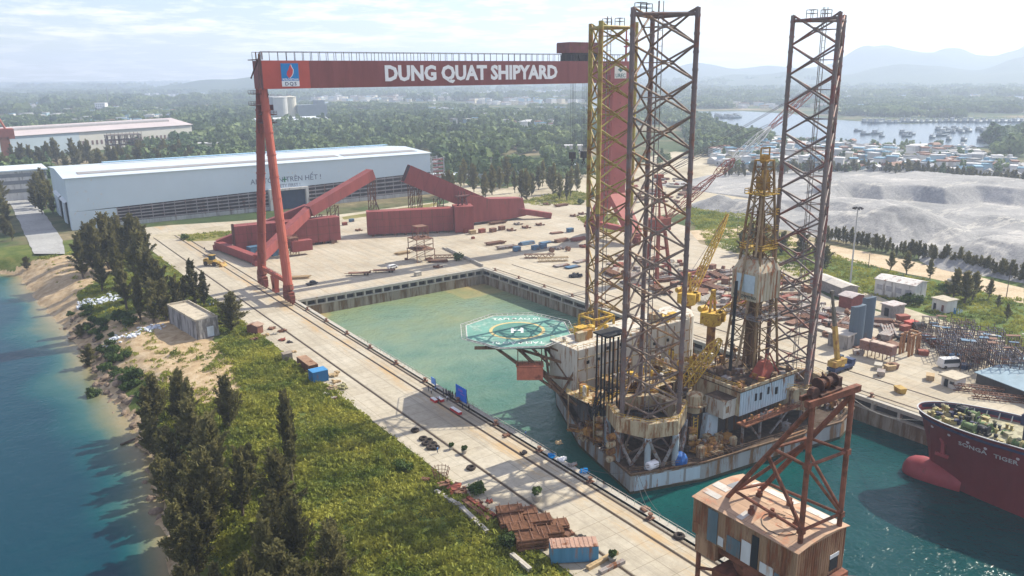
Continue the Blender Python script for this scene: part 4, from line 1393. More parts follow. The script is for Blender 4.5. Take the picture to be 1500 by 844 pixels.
# ------------------------------------------------------------------ the jack-up drilling rig moored in the dock
RW = M('rig_white_panel', (.52, .50, .43), .6, 0, .18, .3, .24, (.21, .105, .045), True, .1, rscale=.7)
RBL = M('rig_pale_blue_panel', (.46, .56, .61), .6, 0, .12, .3, .13, (.20, .09, .04), True, .1, rscale=.8)
RCR = M('rig_cream_rusty', (.43, .36, .23), .7, 0, .3, .5, .36, (.20, .10, .04), True, .15, rscale=.9)
RYE = M('rig_yellow', (.55, .36, .05), .6, 0, .22, .6, .26, (.22, .10, .03), False, .1, rscale=1)
ROR = M('rig_ochre_rust', (.36, .19, .05), .75, 0, .35, .8, .35, (.14, .06, .025))
RDK = M('rig_deck_rust', (.085, .06, .042), .9, 0, .5, .6, .4, (.05, .03, .02), False, .3)
RHU = M('rig_hull_grey', (.35, .36, .35), .75, 0, .25, .2, .36, (.19, .105, .05), True, .12, rscale=.35)
RHD = M('rig_hull_dark', (.10, .095, .09), .85, 0, .4, .3, .36, (.09, .045, .025), True, .15)  # rusty; its dark base also paints in the shade under the superstructure
RST = M('rig_steel_brown', (.19, .12, .07), .75, .1, .4, .7, .3, (.07, .03, .015))
RGR = M('rig_steel_grey', (.26, .25, .24), .6, .2, .35, .5, .33, (.13, .06, .03), rscale=.8)
RPU = M('rig_chord_brown', (.19, .15, .14), .6, .2, .4, .12, .3, (.16, .075, .05), False, .05, rscale=.25)
RBLK = M('rig_black', (.02, .02, .02), .7)
TARP = M('blue_tarpaulin', (.02, .11, .35), .6, 0, .25, 1.2, bump=.4)
HELI = M('helideck_green', (.135, .30, .245), .75, 0, .2, .3, .3, (.20, .30, .25), rscale=.25)
HYEL = M('marking_yellow', (.52, .42, .19), .7, 0, .15, .8)
RR = random.Random(21)
rig = thing('jackup_rig', 'rusty three-legged jack-up drilling rig with green helideck and derrick, moored in the dock', 'drilling rig', (146, 130, WZ))
def rp(mb, name, mt, par=None, **k):
 return mb.build(name, mt, par or rig, **k)
# hull
HUL = [(110.6, 112.8), (128, 107.2), (150, 104.6), (172, 101.6), (182, 104.5), (182.6, 122), (168, 146), (154, 171), (138, 174), (127.5, 160), (116.4, 137)]
m = MB().prism(HUL, -9, -2.6)
hull = rp(m, 'hull', RHU)
m = MB()
for a, b in zip(HUL, HUL[1:] + HUL[:1]):
 m.beam((*a, -2.35), (*b, -2.35), .35, .5)
rp(m, 'gunwale', RST, hull)
rp(MB().prism([(x + (146 - x) * .006, y + (130 - y) * .012) for x, y in HUL], -2.598, -2.57), 'weather_deck', RDK, hull)
rp(MB().prism([(146 + (x - 146) * 1.0015, 130 + (y - 130) * 1.0015) for x, y in HUL], -7.4, -6.35), 'waterline_band', M('weed_stain', (.06, .06, .035), .9, 0, .4, .8), hull)
m = MB().mat(0)
for k in range(4):                                   # pale patched plates on the bow corner
 a, b = Vector((*HUL[0], 0)), Vector((*HUL[1], 0))
 d = (b - a).normalized()
 n = Vector((d.y, -d.x, 0))
 s = 1 + k * 4.2
 m.slab([a + d * s + n * .02 + Vector((0, 0, -6.4 + k * .1)), a + d * (s + 3.6) + n * .02 + Vector((0, 0, -6.3 + k * .1)), a + d * (s + 3.6) + n * .02 + Vector((0, 0, -3.0)), a + d * s + n * .02 + Vector((0, 0, -3.1))], n * .05)
rp(m, 'patch_plate', RBL, hull)
m = MB()
for (a, b) in zip(HUL[:4], HUL[1:5]):
 m.rail([(a[0], a[1] + .5, -2.1), (b[0], b[1] + .5, -2.1)], 1.1, 2.4, .05)
rp(m, 'deck_railing', RST, hull)
m = MB().prism([(127, 119.5), (143, 115), (176, 112), (181, 121), (167, 145), (153, 169), (139, 172), (129, 159), (118, 136)], -2.56, 4.2)
uh = rp(m, 'upper_hull', RHD)
m = MB()
for i in range(9):
 x = 129 + i * 5
 y = 119.2 - (x - 127) * .28 if x < 143 else 115 - (x - 143) * .09
 m.box((x, y - .25, .6), (.4, .5, 5.9))
rp(m, 'frames', RST, uh)
m = MB().prism([(117.5, 133.5), (131, 121), (144, 116.2), (160, 113.5), (160, 121), (118, 140)], 4.21, 4.6)
rp(m, 'main_deck', RDK, uh)
# legs: three chords, crossed bracing in every bay
def leg(cx, cy, side, rot, z0, z1, cm, bm, top_m=None, top_from=1e9, lean=0):
 L0 = thing('leg', None, None, (0, 0, 0))
 bpy.data.objects.remove(L0)
 r = side / math.sqrt(3)
 c = [Vector((cx + r * math.cos(math.radians(rot + 120 * k)), cy + r * math.sin(math.radians(rot + 120 * k)), 0)) for k in range(3)]
 z = lambda p, h: p + Vector((0, 0, h))
 nb = 14
 hb = (z1 - z0) / nb
 m = MB()
 for i in range(3):                                # top frame: the leg's own mesh
  m.tube(z(c[i], z1 - 1.2), z(c[(i + 1) % 3], z1 - 1.2), .36, 6)
 lg_ = rp(m, 'leg', top_m or cm)
 for i in range(3):
  m = MB()
  m.tube(z(c[i], z0), z(c[i], z1), .53, 8)
  for k in range(nb * 2):
   zz = z0 + (k + .5) * hb / 2
   m.tube(z(c[i], zz), z(c[i], zz + .5), .61, 8)
  if top_m:
   m2 = MB().tube(z(c[i], top_from), z(c[i], z1 + .1), .63, 8)
   m2.build('painted_top', top_m, lg_)
  rp(m, 'chord', cm, lg_)
 for i in range(3):
  a, b = c[i], c[(i + 1) % 3]
  for part in ((0, nb),):
   m = MB()
   mt = MB()
   for k in range(nb):
    q0, q1 = z0 + k * hb, z0 + (k + 1) * hb
    tgt = mt if (top_m and q0 > top_from) else m
    tgt.tube(z(a, q0), z(b, q1), .235, 6, caps=False).tube(z(b, q0), z(a, q1), .235, 6, caps=False)
    mid_ = z((a + b) / 2, (q0 + q1) / 2)
    o = z((b + c[(i + 2) % 3]) / 2, (q0 + q1) / 2)
    tgt.tube(mid_, o, .12, 4, caps=False)
    tgt.tube(mid_ + Vector((0, 0, -.45)), mid_ + Vector((0, 0, .45)), .42, 6)
   rp(m, 'bracing', bm, lg_)
   if mt.v:
    rp(mt, 'bracing', top_m, lg_)
 m = MB()
 for dx, dy in ((-.6, 0), (.6, 0), (0, .8)):        # water pipe tower inside
  m.tube((cx + dx, cy + dy, z0), (cx + dx, cy + dy, z1 + 1.5), .09, 4)
 for k in range(int((z1 - z0) / 1.5)):
  m.tube((cx - .6, cy, z0 + k * 1.5), (cx + .6, cy, z0 + k * 1.5), .06, 4)
 rp(m, 'ladder', RGR, lg_)
 for s in (-1, 1):
  p = c[0].lerp(c[1], .5 + .14 * s)
  m = MB().box((p.x, p.y, z1 - .7), (1.7, 1.7, .15)).rail([(p.x - .85, p.y - .85, z1 - .6), (p.x + .85, p.y - .85, z1 - .6), (p.x + .85, p.y + .85, z1 - .6), (p.x - .85, p.y + .85, z1 - .6), (p.x - .85, p.y - .85, z1 - .6)], 1.8, 1.7, .08)
  rp(m, 'top_cage', RGR, lg_)
 return lg_, c
ZT = 94.7
LA, cA = leg(121.9, 119.8, 12.9, 57.8, -2.5, ZT, RPU, M('brace_brown', (.22, .165, .13), .7, .1, .5, .1, .3, (.26, .14, .06), False, .0, rscale=.12))
LB, cB = leg(142, 157.5, 12.0, -29, 4, ZT, RPU, M('brace_ochre', (.30, .20, .07), .7, .1, .45, .12, .3, (.17, .09, .05), rscale=.15), M('leg_yellow', (.40, .33, .09), .6, 0, .35, .3, .4, (.22, .12, .04), False, 0, rscale=.3), 47)
LC, cC = leg(167, 112.8, 12.1, -1.4, 2, ZT, M('chord_grey_brown', (.20, .165, .15), .5, .35, .35, .1, .3, (.16, .06, .05), False, .05, rscale=.2), M('brace_grey', (.20, .165, .15), .65, .2, .4, .12, .3, (.20, .09, .07), rscale=.15))
# jacking house around leg A: raised ring on posts, jack drums down its flanks
jx, jy = 121.9, 119.8
ring = [(jx + 9.4 * math.cos(math.radians(a)), jy + 9.4 * math.sin(math.radians(a))) for a in (28, 88, 128, 180, 228, 272, 328)]
inn = [(jx + (p[0] - jx) * .78, jy + (p[1] - jy) * .78) for p in ring]
m = MB()
for i in range(7):
 j = (i + 1) % 7
 m.hexa([(*inn[i], 4.8), (*ring[i], 4.8), (*ring[j], 4.8), (*inn[j], 4.8), (*inn[i], 8.2), (*ring[i], 8.2), (*ring[j], 8.2), (*inn[j], 8.2)])
jh = rp(m, 'jack_house', RCR)
m = MB()
pts_ = [(*p, 8.25) for p in ring]
m.rail(pts_ + pts_[:1], 1.1, 1.6, .05)
rp(m, 'railing', RYE, jh)
for i in range(7):
 p = Vector((*ring[i], 0)) * .95 + Vector((jx, jy, 0)) * .05
 m = MB().tube((p.x, p.y, -2.56), (p.x, p.y, 4.79), .75, 8)
 rp(m, 'post', M('jack_post_blue', (.36, .43, .46), .6, 0, .2, .5, .3, (.16, .08, .04), True), jh)
m = MB()
for i, j in ((3, 4), (4, 5), (5, 6), (2, 3), (6, 0)):
 a, b = Vector((*ring[i], 0)), Vector((*ring[j], 0))
 md = a.lerp(b, .5)
 m.tube((a.x, a.y, 4.6), (md.x, md.y, -2.5), .42, 6).tube((b.x, b.y, 4.6), (md.x, md.y, -2.5), .42, 6)
rp(m, 'diagonals', RGR, jh)
for i, n_d in ((2, 4), (3, 4), (0, 3), (6, 3)):
 p = Vector((*ring[i], 0))
 o = (p - Vector((jx, jy, 0))).normalized()
 for k in range(n_d):
  c = p + o * .9 + Vector((0, 0, -1.4 + k * 1.75))
  m = MB().tube(c - o * .3, c + o * 1.3, .82, 10).tube(c + o * 1.3, c + o * 1.6, .5, 8)
  rp(m, 'jack_drum', RCR if (k + i) % 2 else ROR, jh)
for (i, dz) in ((2, 0), (6, 0)):
 p = Vector((*ring[i], 0)) + (Vector((*ring[i], 0)) - Vector((jx, jy, 0))).normalized() * 2.2
 m = MB()
 for s in (-.7, .7):
  m.tube((p.x + s, p.y, -2.5), (p.x + s, p.y, 5.6), .12, 5)
 for k in range(10):
  m.tube((p.x - .7, p.y, -2 + k * .78), (p.x + .7, p.y, -2 + k * .78), .07, 4)
 rp(m, 'ladder', RYE, jh)
# leg wells B and C
for cx, cy, z0, z1 in ((167, 112.8, 1.5, 6.6), (142, 157.5, 4.2, 10.5)):
 m = MB()
 n = 18
 vs, fs = [], []
 m.lathe((cx, cy, 0), [(7.9, z0), (7.9, z1), (8.3, z1), (8.3, z1 + .5), (6.9, z1 + .5), (6.9, z0 + 1.5)], n)
 w_ = rp(m, 'leg_well', RCR)
 m = MB().rail([(cx + 8.1 * math.cos(t_ * PI / 8), cy + 8.1 * math.sin(t_ * PI / 8), z1 + .5) for t_ in range(17)], 1.1, 2.2, .05)
 rp(m, 'railing', RYE, w_)
 m = MB()
 for t_ in range(12):
  a = t_ * PI / 6
  m.box((cx + 8.0 * math.cos(a), cy + 8.0 * math.sin(a), (z0 + z1) / 2), (.4, .4, z1 - z0), a)
 rp(m, 'stiffeners', RST, w_)
# accommodation block along the left, corrugated and streaked
ac = rp(MB().bx(118, 136.2, 140, 151, 4.6, 17).bx(136.2, 158, 140.4, 151, 4.6, 17.6), 'accommodation', RW)
m = MB().lathe((158, 145.7, 4.62), [(5.2, 0), (5.2, 13.2), (4.6, 14)], 16)
rp(m, 'rounded_end', RW, ac)
m = MB()
for z in (8.4, 11.6, 14.6):
 m.bx(118, 158, 139.78, 139.95 + (.4 if False else 0), z, z + .28)
for i in range(14):
 m.bx(118 + i * 3.05, 118.16 + i * 3.05, 139.8, 139.97, 4.7, 16.9)
rp(m, 'wall_ribs', RCR, ac)
for x, z in ((121, 13), (124.5, 13), (127.5, 15.3), (132, 15.3), (133, 9.7), (139, 13), (144, 13), (149, 13), (141, 9.5), (151, 9.5)):
 rp(MB().bx(x, x + .7, 139.72, 140.0, z, z + .8), 'porthole', RBLK, ac)
m = MB()
m.rail([(118.2, 140.2, 17.0), (136, 140.2, 17.0)], 1.1, 1.8, .05).rail([(136.4, 140.6, 17.6), (158, 140.6, 17.6)], 1.1, 1.8, .05).rail([(118.2, 140.2, 17.0), (118.2, 150.8, 17.0)], 1.1, 1.8, .05)
rp(m, 'roof_railing', RYE, ac)
for i in range(16):                                   # houses, fans and tanks on the roof
 x, y = RR.uniform(119, 157), RR.uniform(141.5, 149.5)
 zb = 17.0 if x < 136 else 17.6
 w_, d_, h_ = RR.uniform(1, 3.2), RR.uniform(1, 2.8), RR.uniform(.8, 2.4)
 if RR.random() < .4:
  m = MB().lathe((x, y, zb), [(w_ * .4, 0), (w_ * .4, h_), (w_ * .55, h_ + .1), (w_ * .3, h_ + .5)], 10)
  rp(m, 'roof_vent', RR.choice([RYE, RGR, RW]), ac)
 else:
  m = MB().box((x, y, zb + h_ / 2), (w_, d_, h_)).box((x, y, zb + h_ + .05), (w_ + .2, d_ + .2, .1)).box((x + w_ / 2, y, zb + h_ * .4), (.2, d_ * .5, h_ * .5))
  rp(m, 'roof_unit', RR.choice([RYE, ROR, RW, RCR, RST]), ac)
# yellow frames between accommodation and helideck
m = MB()
for p, q in [((a_[0] + 7.5, a_[1] - .5, a_[2] - .6), (b_[0] + 7.5, b_[1] - .5, b_[2] - .6)) for a_, b_ in (((124, 150, 17), (124, 150, 20.5)), ((131, 150, 17), (131, 150, 20.5)), ((124, 156, 14), (124, 156, 20.5)), ((131, 156, 14), (131, 156, 20.5)), ((124, 150, 20.5), (131, 150, 20.5)), ((124, 156, 20.5), (131, 156, 20.5)), ((124, 150, 20.5), (124, 156, 20.5)), ((131, 150, 20.5), (131, 156, 20.5)), ((124, 150, 17), (131, 150, 20.5)))]:
 m.beam(p, q, .5)
rp(m, 'yellow_gantry', RYE)
m = MB().bx(128.5, 137, 151.2, 157, 15.6, 16.0).rail([(129.5, 157, 16), (137, 157, 16), (137, 151.5, 16)], 1.1, 1.6, .05)
rp(m, 'walkway', RYE)
# the hose bundle hung beside leg A
for k in range(7):
 m = MB()
 x, y = 114.2 + k * .75 + (.2 if k % 2 else 0), 128.6 - k * .55
 top = 25.5 - (k % 3) * .6
 m.tube((x, y, 5), (x, y, top), .24, 6)
 m.torus((x, y, 5.2 + k), .3, .1, 8, 4)
 rp(m, 'riser_pipe', RBLK)
rp(MB().bx(113.6, 120, 124.6, 129.4, 25.2, 25.6), 'pipe_rack_top', RBLK)
for k in range(3):
 m = MB()
 pts_ = [Vector((114 + k * .4, 127.6 - k * .5, 13 - k)), Vector((111.6, 126.6, 8.6 - k)), Vector((110.6, 126, 8.0 - k)), Vector((109.2, 125.6, 10.5 - k * .6))]
 m.path(pts_, .18)
 rp(m, 'hose', RBLK)
# helideck with its net, markings and truss
hx, hy, hz_, hr = 116.4, 163.0, 16.6, 14.6
hrot = math.radians(14.5)
oc = [(hx + hr * math.cos(hrot + k * PI / 4 + PI / 8), hy + hr * math.sin(hrot + k * PI / 4 + PI / 8)) for k in range(8)]
hd_ = rp(MB().prism(oc, hz_ - .5, hz_), 'helideck', HELI)
m = MB()
vs, fs = [], []
n = 40
for q, (r0, r1) in enumerate(((6.6, 7.45),)):
 b0 = len(vs)
 for i in range(n):
  t_ = 2 * PI * i / n
  vs += [(hx + r0 * math.cos(t_), hy + r0 * math.sin(t_), hz_ + .012), (hx + r1 * math.cos(t_), hy + r1 * math.sin(t_), hz_ + .012)]
 fs += [(2 * i, 2 * i + 1, 2 * ((i + 1) % n) + 1, 2 * ((i + 1) % n)) for i in range(n)]
m.add(vs, fs)
rp(m, 'aiming_circle', HYEL, hd_)
vs = [(hx + 6.6 * math.cos(2 * PI * i / n), hy + 6.6 * math.sin(2 * PI * i / n), hz_ + .006) for i in range(n)]
rp(MB().add(vs, [tuple(range(n))]), 'inner_disc', M('helideck_grey_green', (.085, .22, .18), .75, 0, .2, .4), hd_)
rgt = Vector((math.cos(CYAW), -math.sin(CYAW), 0))
rgt = Vector((rgt.x, rgt.y, 0)).normalized()
upd = Vector((-rgt.y, rgt.x, 0))
HWHT = M('marking_white', (.74, .76, .72), .7, 0, .1, 1)
ctr = Vector((hx, hy, hz_ + .02))
m = MB()
for s in (-1.3, 1.3):
 m.slab([ctr + rgt * (s - .35) - upd * 2.1, ctr + rgt * (s + .35) - upd * 2.1, ctr + rgt * (s + .35) + upd * 2.1, ctr + rgt * (s - .35) + upd * 2.1], (0, 0, .012))
m.slab([ctr - rgt * .95 - upd * .4, ctr + rgt * .95 - upd * .4, ctr + rgt * .95 + upd * .4, ctr - rgt * .95 + upd * .4], (0, 0, .012))
rp(m, 'landing_mark', HWHT, hd_)
text_obj('TAM ĐẢO 01', 2.2, HWHT, hd_, ctr + upd * 9.4, rgt, upd, offset=.01, ext=.01, wscale=1.05)
text_obj('TAM ĐẢO 01', 2.2, HWHT, hd_, ctr - upd * 9.4, -rgt, -upd, offset=.01, ext=.01, wscale=1.05)
m = MB()
for i in range(8):
 a, b = Vector((*oc[i], hz_)), Vector((*oc[(i + 1) % 8], hz_))
 c_ = Vector((hx, hy, hz_))
 a2, b2 = c_ + (a - c_) * 1.10 + Vector((0, 0, .25)), c_ + (b - c_) * 1.10 + Vector((0, 0, .25))
 m.tube(a2, b2, .09, 4)
 m.tube(a, b, .16, 5)
 for k in range(9):
  m.tube(a.lerp(b, k / 8), a2.lerp(b2, k / 8), .06, 4)
rp(m, 'safety_net', M('net_pale', (.45, .45, .42), .7, 0, .2, 1), hd_)
m = MB()
for t_ in (-8, -3, 3, 8):
 p, q = ctr + rgt * t_ - upd * 10.5, ctr + rgt * t_ + upd * 10.5
 m.beam(p - Vector((0, 0, 1.0)), q - Vector((0, 0, 1.0)), .4, .8)
for t_ in (-9, 0, 9):
 p, q = ctr + upd * t_ - rgt * 11, ctr + upd * t_ + rgt * 11
 m.beam(p - Vector((0, 0, 1.7)), q - Vector((0, 0, 1.7)), .4, .8)
rp(m, 'deck_beams', RST, hd_)
m = MB()
T0 = [(119, 141, 2.0), (122, 147, 2.0), (127.5, 157.5, 2.5)]
for p, q in (((107, 160, 14.8), T0[0]), ((111, 154.5, 14.8), T0[0]), ((118, 153, 14.8), (118.3, 143, 8)), ((114, 167, 14.8), T0[1]), ((120, 172, 14.8), T0[2]), ((126, 166, 14.8), T0[2]),
    ((111, 154.5, 14.8), (118.5, 146, 12)), ((107, 160, 14.8), (112.5, 151.5, 8.6)), ((118, 153, 14.8), (115, 147, 5.8)), ((111, 154.5, 14.8), (116.5, 144.5, 4.5)),
    ((112.5, 151.5, 8.6), (118.6, 141, 9)), ((116.5, 144.5, 4.5), (118.6, 141, 12)), ((118, 153, 14.8), (118.6, 141.2, 15))):
 m.beam(p, q, .55)
rp(m, 'truss', RST, hd_)
m = MB().box((111.8, 151.2, 9.6), (6.6, 3.2, 3.4), -.62).box((111.8, 151.2, 11.6), (7.0, 3.6, .25), -.62)
ob = rp(m, 'rescue_boat_box', M('salmon_orange', (.50, .17, .10), .65, 0, .2, .7, .2, (.2, .07, .04)), hd_)
m = MB()
for s in (-3, 3):
 for q in (-1.5, 1.5):
  f_ = Matrix.Rotation(-.62, 3, 'Z') @ Vector((s, q, 0))
  m.tube((111.8 + f_.x, 151.2 + f_.y, 11.6), (111.8 + f_.x, 151.2 + f_.y, 15.2), .12, 4)
m.rail([(108.8, 152.6, 11.7), (113.5, 149.2, 11.7)], 1.1, 1.4, .05)
rp(m, 'hangers', RST, ob)
# drill floor box, pale blue front, cream flank, annexe
df = rp(MB().bx(142, 162.4, 109.6, 123.5, 4.2, 10.2), 'drill_floor_house', RBL)
m = MB()
for i in range(22):
 m.bx(142.3 + i * .93, 142.55 + i * .93, 109.45, 109.59, 4.4, 10.1)
m.build('corrugation', RBL, df)
m = MB().bx(141.86, 141.98, 109.6, 123.5, 4.2, 10.2)
m.build('side_wall', RCR, df)
m = MB().bx(141.6, 162.8, 109.3, 123.8, 10.21, 10.5)
m.build('roof_deck', RDK, df)
m = MB().bx(141.5, 142.1, 109.2, 123.9, 10.5, 11.2).bx(142.1, 162.9, 109.2, 109.6, 10.5, 11.2)
m.build('coaming', RCR, df)
m = MB().rail([(141.7, 123.6, 11.2), (141.7, 109.4, 11.2)], 1.0, 2, .05)
m.build('railing', RYE, df)
for x in (147.2, 149, 151.8, 155):
 MB().bx(x, x + .8, 109.38, 109.56, 5.6 + (x % 2), 7.4 + (x % 2)).build('opening', RBLK, df)
an = rp(MB().bx(137.6, 141.8, 110.6, 116, 4.3, 8.4).bx(137.4, 141.84, 110.4, 116.2, 8.41, 8.7), 'annexe', RW)
MB().bx(138.4, 139.4, 110.5, 110.58, 5.6, 7.2).build('hatch', RCR, an)
MB().bx(137.4, 141.8, 110.4, 116.2, 8.71, 8.78).build('roof', RDK, an)
m = MB().bx(141, 165, 106.6, 109.4, 2.7, 3.0).rail([(141, 106.7, 3.0), (165, 106.7, 3.0)], 1.1, 1.6, .06)
wk = rp(m, 'pipe_walkway', M('walkway_red_rust', (.30, .12, .06), .8, 0, .3, .8, .3))
for i in range(8):
 m = MB().tube((142.5 + i * 2.6, 107.6 + (i % 2) * .7, 3.0), (142.5 + i * 2.6, 107.6 + (i % 2) * .7, 4.3), .35, 7).tube((142.5 + i * 2.6, 107.6, 3.6), (144 + i * 2.6, 107.9, 3.6), .2, 6)
 m.build('valve', RR.choice([RGR, RST, ROR]), wk)
for x in (141.6, 148, 156, 164):
 rp(MB().beam((x, 108, -2.56), (x, 108, 2.7), .5), 'walkway_post', RGR, wk)
rp(MB().beam((143, 107, 2.6), (148, 108, -2.4), .35), 'walkway_brace', RGR, wk)
rp(MB().beam((157, 107, 2.6), (152, 108, -2.4), .35), 'walkway_brace', RGR, wk)
rp(MB().hexa([(136, 114.5, -2.58), (139.5, 113.6, -2.58), (139.5, 115, -2.58), (136, 116, -2.58), (136.8, 114.4, 4.2), (139.5, 113.6, 4.2), (139.5, 115, 4.2), (136.8, 116, 4.2)]), 'pale_bracket', RBL)
# derrick on the drill floor
dc = G(1112, 400, 33)
_r = ray(1112, 400)
t_ = 115.2 / _r.y
dcx, dcy = _r.x * t_ + 4.5, 115.2 + 4.1
dk_ = thing('derrick_tmp', None, None)
bpy.data.objects.remove(dk_)
def dlev(z):
 return 4.7 + (1.45 - 4.7) * (z - 10.5) / (62 - 10.5)
DST = M('derrick_steel', (.27, .18, .085), .75, .1, .45, .6, .3, (.2, .11, .05))
m = MB()
for sx in (-1, 1):
 for sy in (-1, 1):
  m.beam((dcx + sx * dlev(10.5), dcy + sy * dlev(10.5), 10.5), (dcx + sx * dlev(62), dcy + sy * dlev(62), 62), .45)
dr = rp(m, 'derrick', DST)
m = MB()
z = 10.5
while z < 60:
 h_ = 2.2 + dlev(z) * .75
 z2 = min(62, z + h_)
 for (ax, ay), (bx_, by_) in (((-1, -1), (1, -1)), ((1, -1), (1, 1)), ((1, 1), (-1, 1)), ((-1, 1), (-1, -1))):
  l0, l1 = dlev(z), dlev(z2)
  m.tube((dcx + ax * l0, dcy + ay * l0, z), (dcx + bx_ * l1, dcy + by_ * l1, z2), .13, 4, caps=False)
  m.tube((dcx + bx_ * l0, dcy + by_ * l0, z), (dcx + ax * l1, dcy + ay * l1, z2), .13, 4, caps=False)
  m.tube((dcx + ax * l1, dcy + ay * l1, z2), (dcx + bx_ * l1, dcy + by_ * l1, z2), .14, 4, caps=False)
 z = z2
rp(m, 'lattice', DST, dr)
m = MB()
for i in range(22):
 x, y = dcx + RR.uniform(-1.9, 1.9), dcy + RR.uniform(-1.9, 1.9)
 k = (x - dcx) * .25
 m.tube((x, y, 10.6), (dcx + (x - dcx) * .4, dcy + (y - dcy) * .4, RR.uniform(46, 55)), .16, 5)
rp(m, 'drill_pipe_stands', M('drill_pipe_brown', (.19, .11, .055), .7, .2, .4, .5), dr)
hw, hd2 = 4.3, 3.9
hz0, hz1 = 28.6, 35.6
m = MB().bx(dcx - hw, dcx + hw, dcy - hd2, dcy + hd2, hz0, hz1)
m.hexa([(dcx - hw, dcy - hd2, hz1), (dcx + hw, dcy - hd2, hz1), (dcx + hw, dcy + hd2, hz1), (dcx - hw, dcy + hd2, hz1), (dcx - 2.9, dcy - 2.7, 38.6), (dcx + 2.9, dcy - 2.7, 38.6), (dcx + 2.9, dcy + 2.7, 38.6), (dcx - 2.9, dcy + 2.7, 38.6)])
mh = rp(m, 'monkeyboard_house', M('house_cream_rust', (.48, .43, .31), .65, 0, .18, .4, .3, (.30, .12, .05), True, .1, rscale=.9), dr)
# (children of a part: sub-parts)
m = MB()
for i in range(9):
 m.bx(dcx - hw + i * 1.17, dcx - hw + i * 1.17 + .1, dcy - hd2 - .09, dcy - hd2 + .01, hz0, hz1)
for i in range(8):
 m.bx(dcx - hw - .09, dcx - hw + .01, dcy - hd2 + i * 1.2, dcy - hd2 + i * 1.2 + .1, hz0, hz1)
rp(m, 'seams', RCR, mh)
rp(MB().bx(dcx - hw - .14, dcx - hw - .095, dcy - 3.0, dcy + 2.4, 30.6, 35.0), 'sign_panel', M('pale_blue_sign', (.46, .58, .64), .6, 0, .1, 1), mh)
text_obj('VIETSOVPETRO', 1.0, M('sign_ink', (.10, .12, .10), .7), mh, (dcx - hw - .16, dcy - .2, 29.2), (0, -1, 0), (0, 0, 1), offset=.02)
for z, w_ in ((54.2, 2.9), (41.0, 3.2), (24.0, 4.6)):
 m = MB().box((dcx, dcy, z), (2 * w_, 2 * w_, .2)).rail([(dcx - w_, dcy - w_, z), (dcx + w_, dcy - w_, z), (dcx + w_, dcy + w_, z), (dcx - w_, dcy + w_, z), (dcx - w_, dcy - w_, z)], 1.2, 1.4, .08)
 rp(m, 'platform', RYE if z > 30 else RGR, dr)
for z in (49, 45, 41.5):
 m = MB().box((dcx + 3.3, dcy - 1, z), (2, 2, .15)).rail([(dcx + 2.3, dcy - 2, z), (dcx + 4.3, dcy - 2, z), (dcx + 4.3, dcy, z), (dcx + 2.3, dcy, z), (dcx + 2.3, dcy - 2, z)], 1.3, 1, .07)
 rp(m, 'ladder_landing', RYE, dr)
m = MB().box((dcx, dcy, 56.6), (2.6, 2.2, 3.2)).box((dcx - 1, dcy - 1.2, 59), (1.4, 1, 2)).lathe((dcx, dcy - .7, 62.4), [(1.1, 0), (1.1, 1.4)], 10, 'Y').box((dcx, dcy, 62.1), (3.4, 3.4, .3)).tube((dcx - 1.6, dcy, 62), (dcx - 1.6, dcy, 65), .2, 5).tube((dcx + 1.6, dcy, 62), (dcx + 1.6, dcy, 65), .2, 5).tube((dcx - 1.6, dcy, 65), (dcx + 1.6, dcy, 65), .2, 5)
rp(m, 'crown_block', M('crown_ochre', (.42, .24, .05), .7, 0, .4, 1, .2), dr)
m = MB().tube((dcx - 6.8, dcy - 1, 10.5), (dcx - 3.6, dcy - 1, 29), .35, 6).tube((dcx - 5.5, dcy - 3.5, 40), (dcx - 1.9, dcy - 1.5, 54), .3, 5).tube((dcx - 5.5, dcy + .5, 28), (dcx - 1.9, dcy + .5, 54), .3, 5)
rp(m, 'mast_brace', M('brace_tan', (.30, .22, .13), .7, 0, .3, .6, .2), dr)
m = MB().tube((148.2, 118, 10.5), (149.5, 118.8, 34), .4, 7)
rp(m, 'black_standpipe', RBLK)
m = MB().hexa([(151, 111, 10.5), (157, 110.6, 10.5), (157, 114.5, 10.5), (151, 114.5, 10.5), (153, 112, 14.5), (155.5, 112, 14.5), (155.5, 113.5, 14.5), (153, 113.5, 14.5)])
m.beam((150.5, 110.8, 10.5), (154, 112, 16.5), .3).beam((158, 110.8, 10.5), (155, 112, 16.5), .3)
rp(m, 'red_mast_base', M('red_rust_paint', (.30, .07, .045), .75, 0, .35, .8, .25))
for i in range(26):                                   # gear on the drill floor roof
 x, y = RR.uniform(142.8, 162), RR.uniform(110, 123)
 if abs(x - dcx) < 2.4 and abs(y - dcy) < 2.4:
  continue
 w_, d_, h_ = RR.uniform(.6, 2.4), RR.uniform(.6, 2), RR.uniform(.4, 1.7)
 m = MB().box((x, y, 10.5 + h_ / 2), (w_, d_, h_), RR.uniform(0, 1)).tube((x, y, 10.5 + h_ * .8), (x + RR.uniform(-2, 2), y + RR.uniform(-1, 1), 10.5 + h_ * .8), .12, 5)
 rp(m, 'floor_gear', RR.choice([RST, RDK, RCR, ROR, RGR, RST, TARP if i % 9 == 0 else RST]))
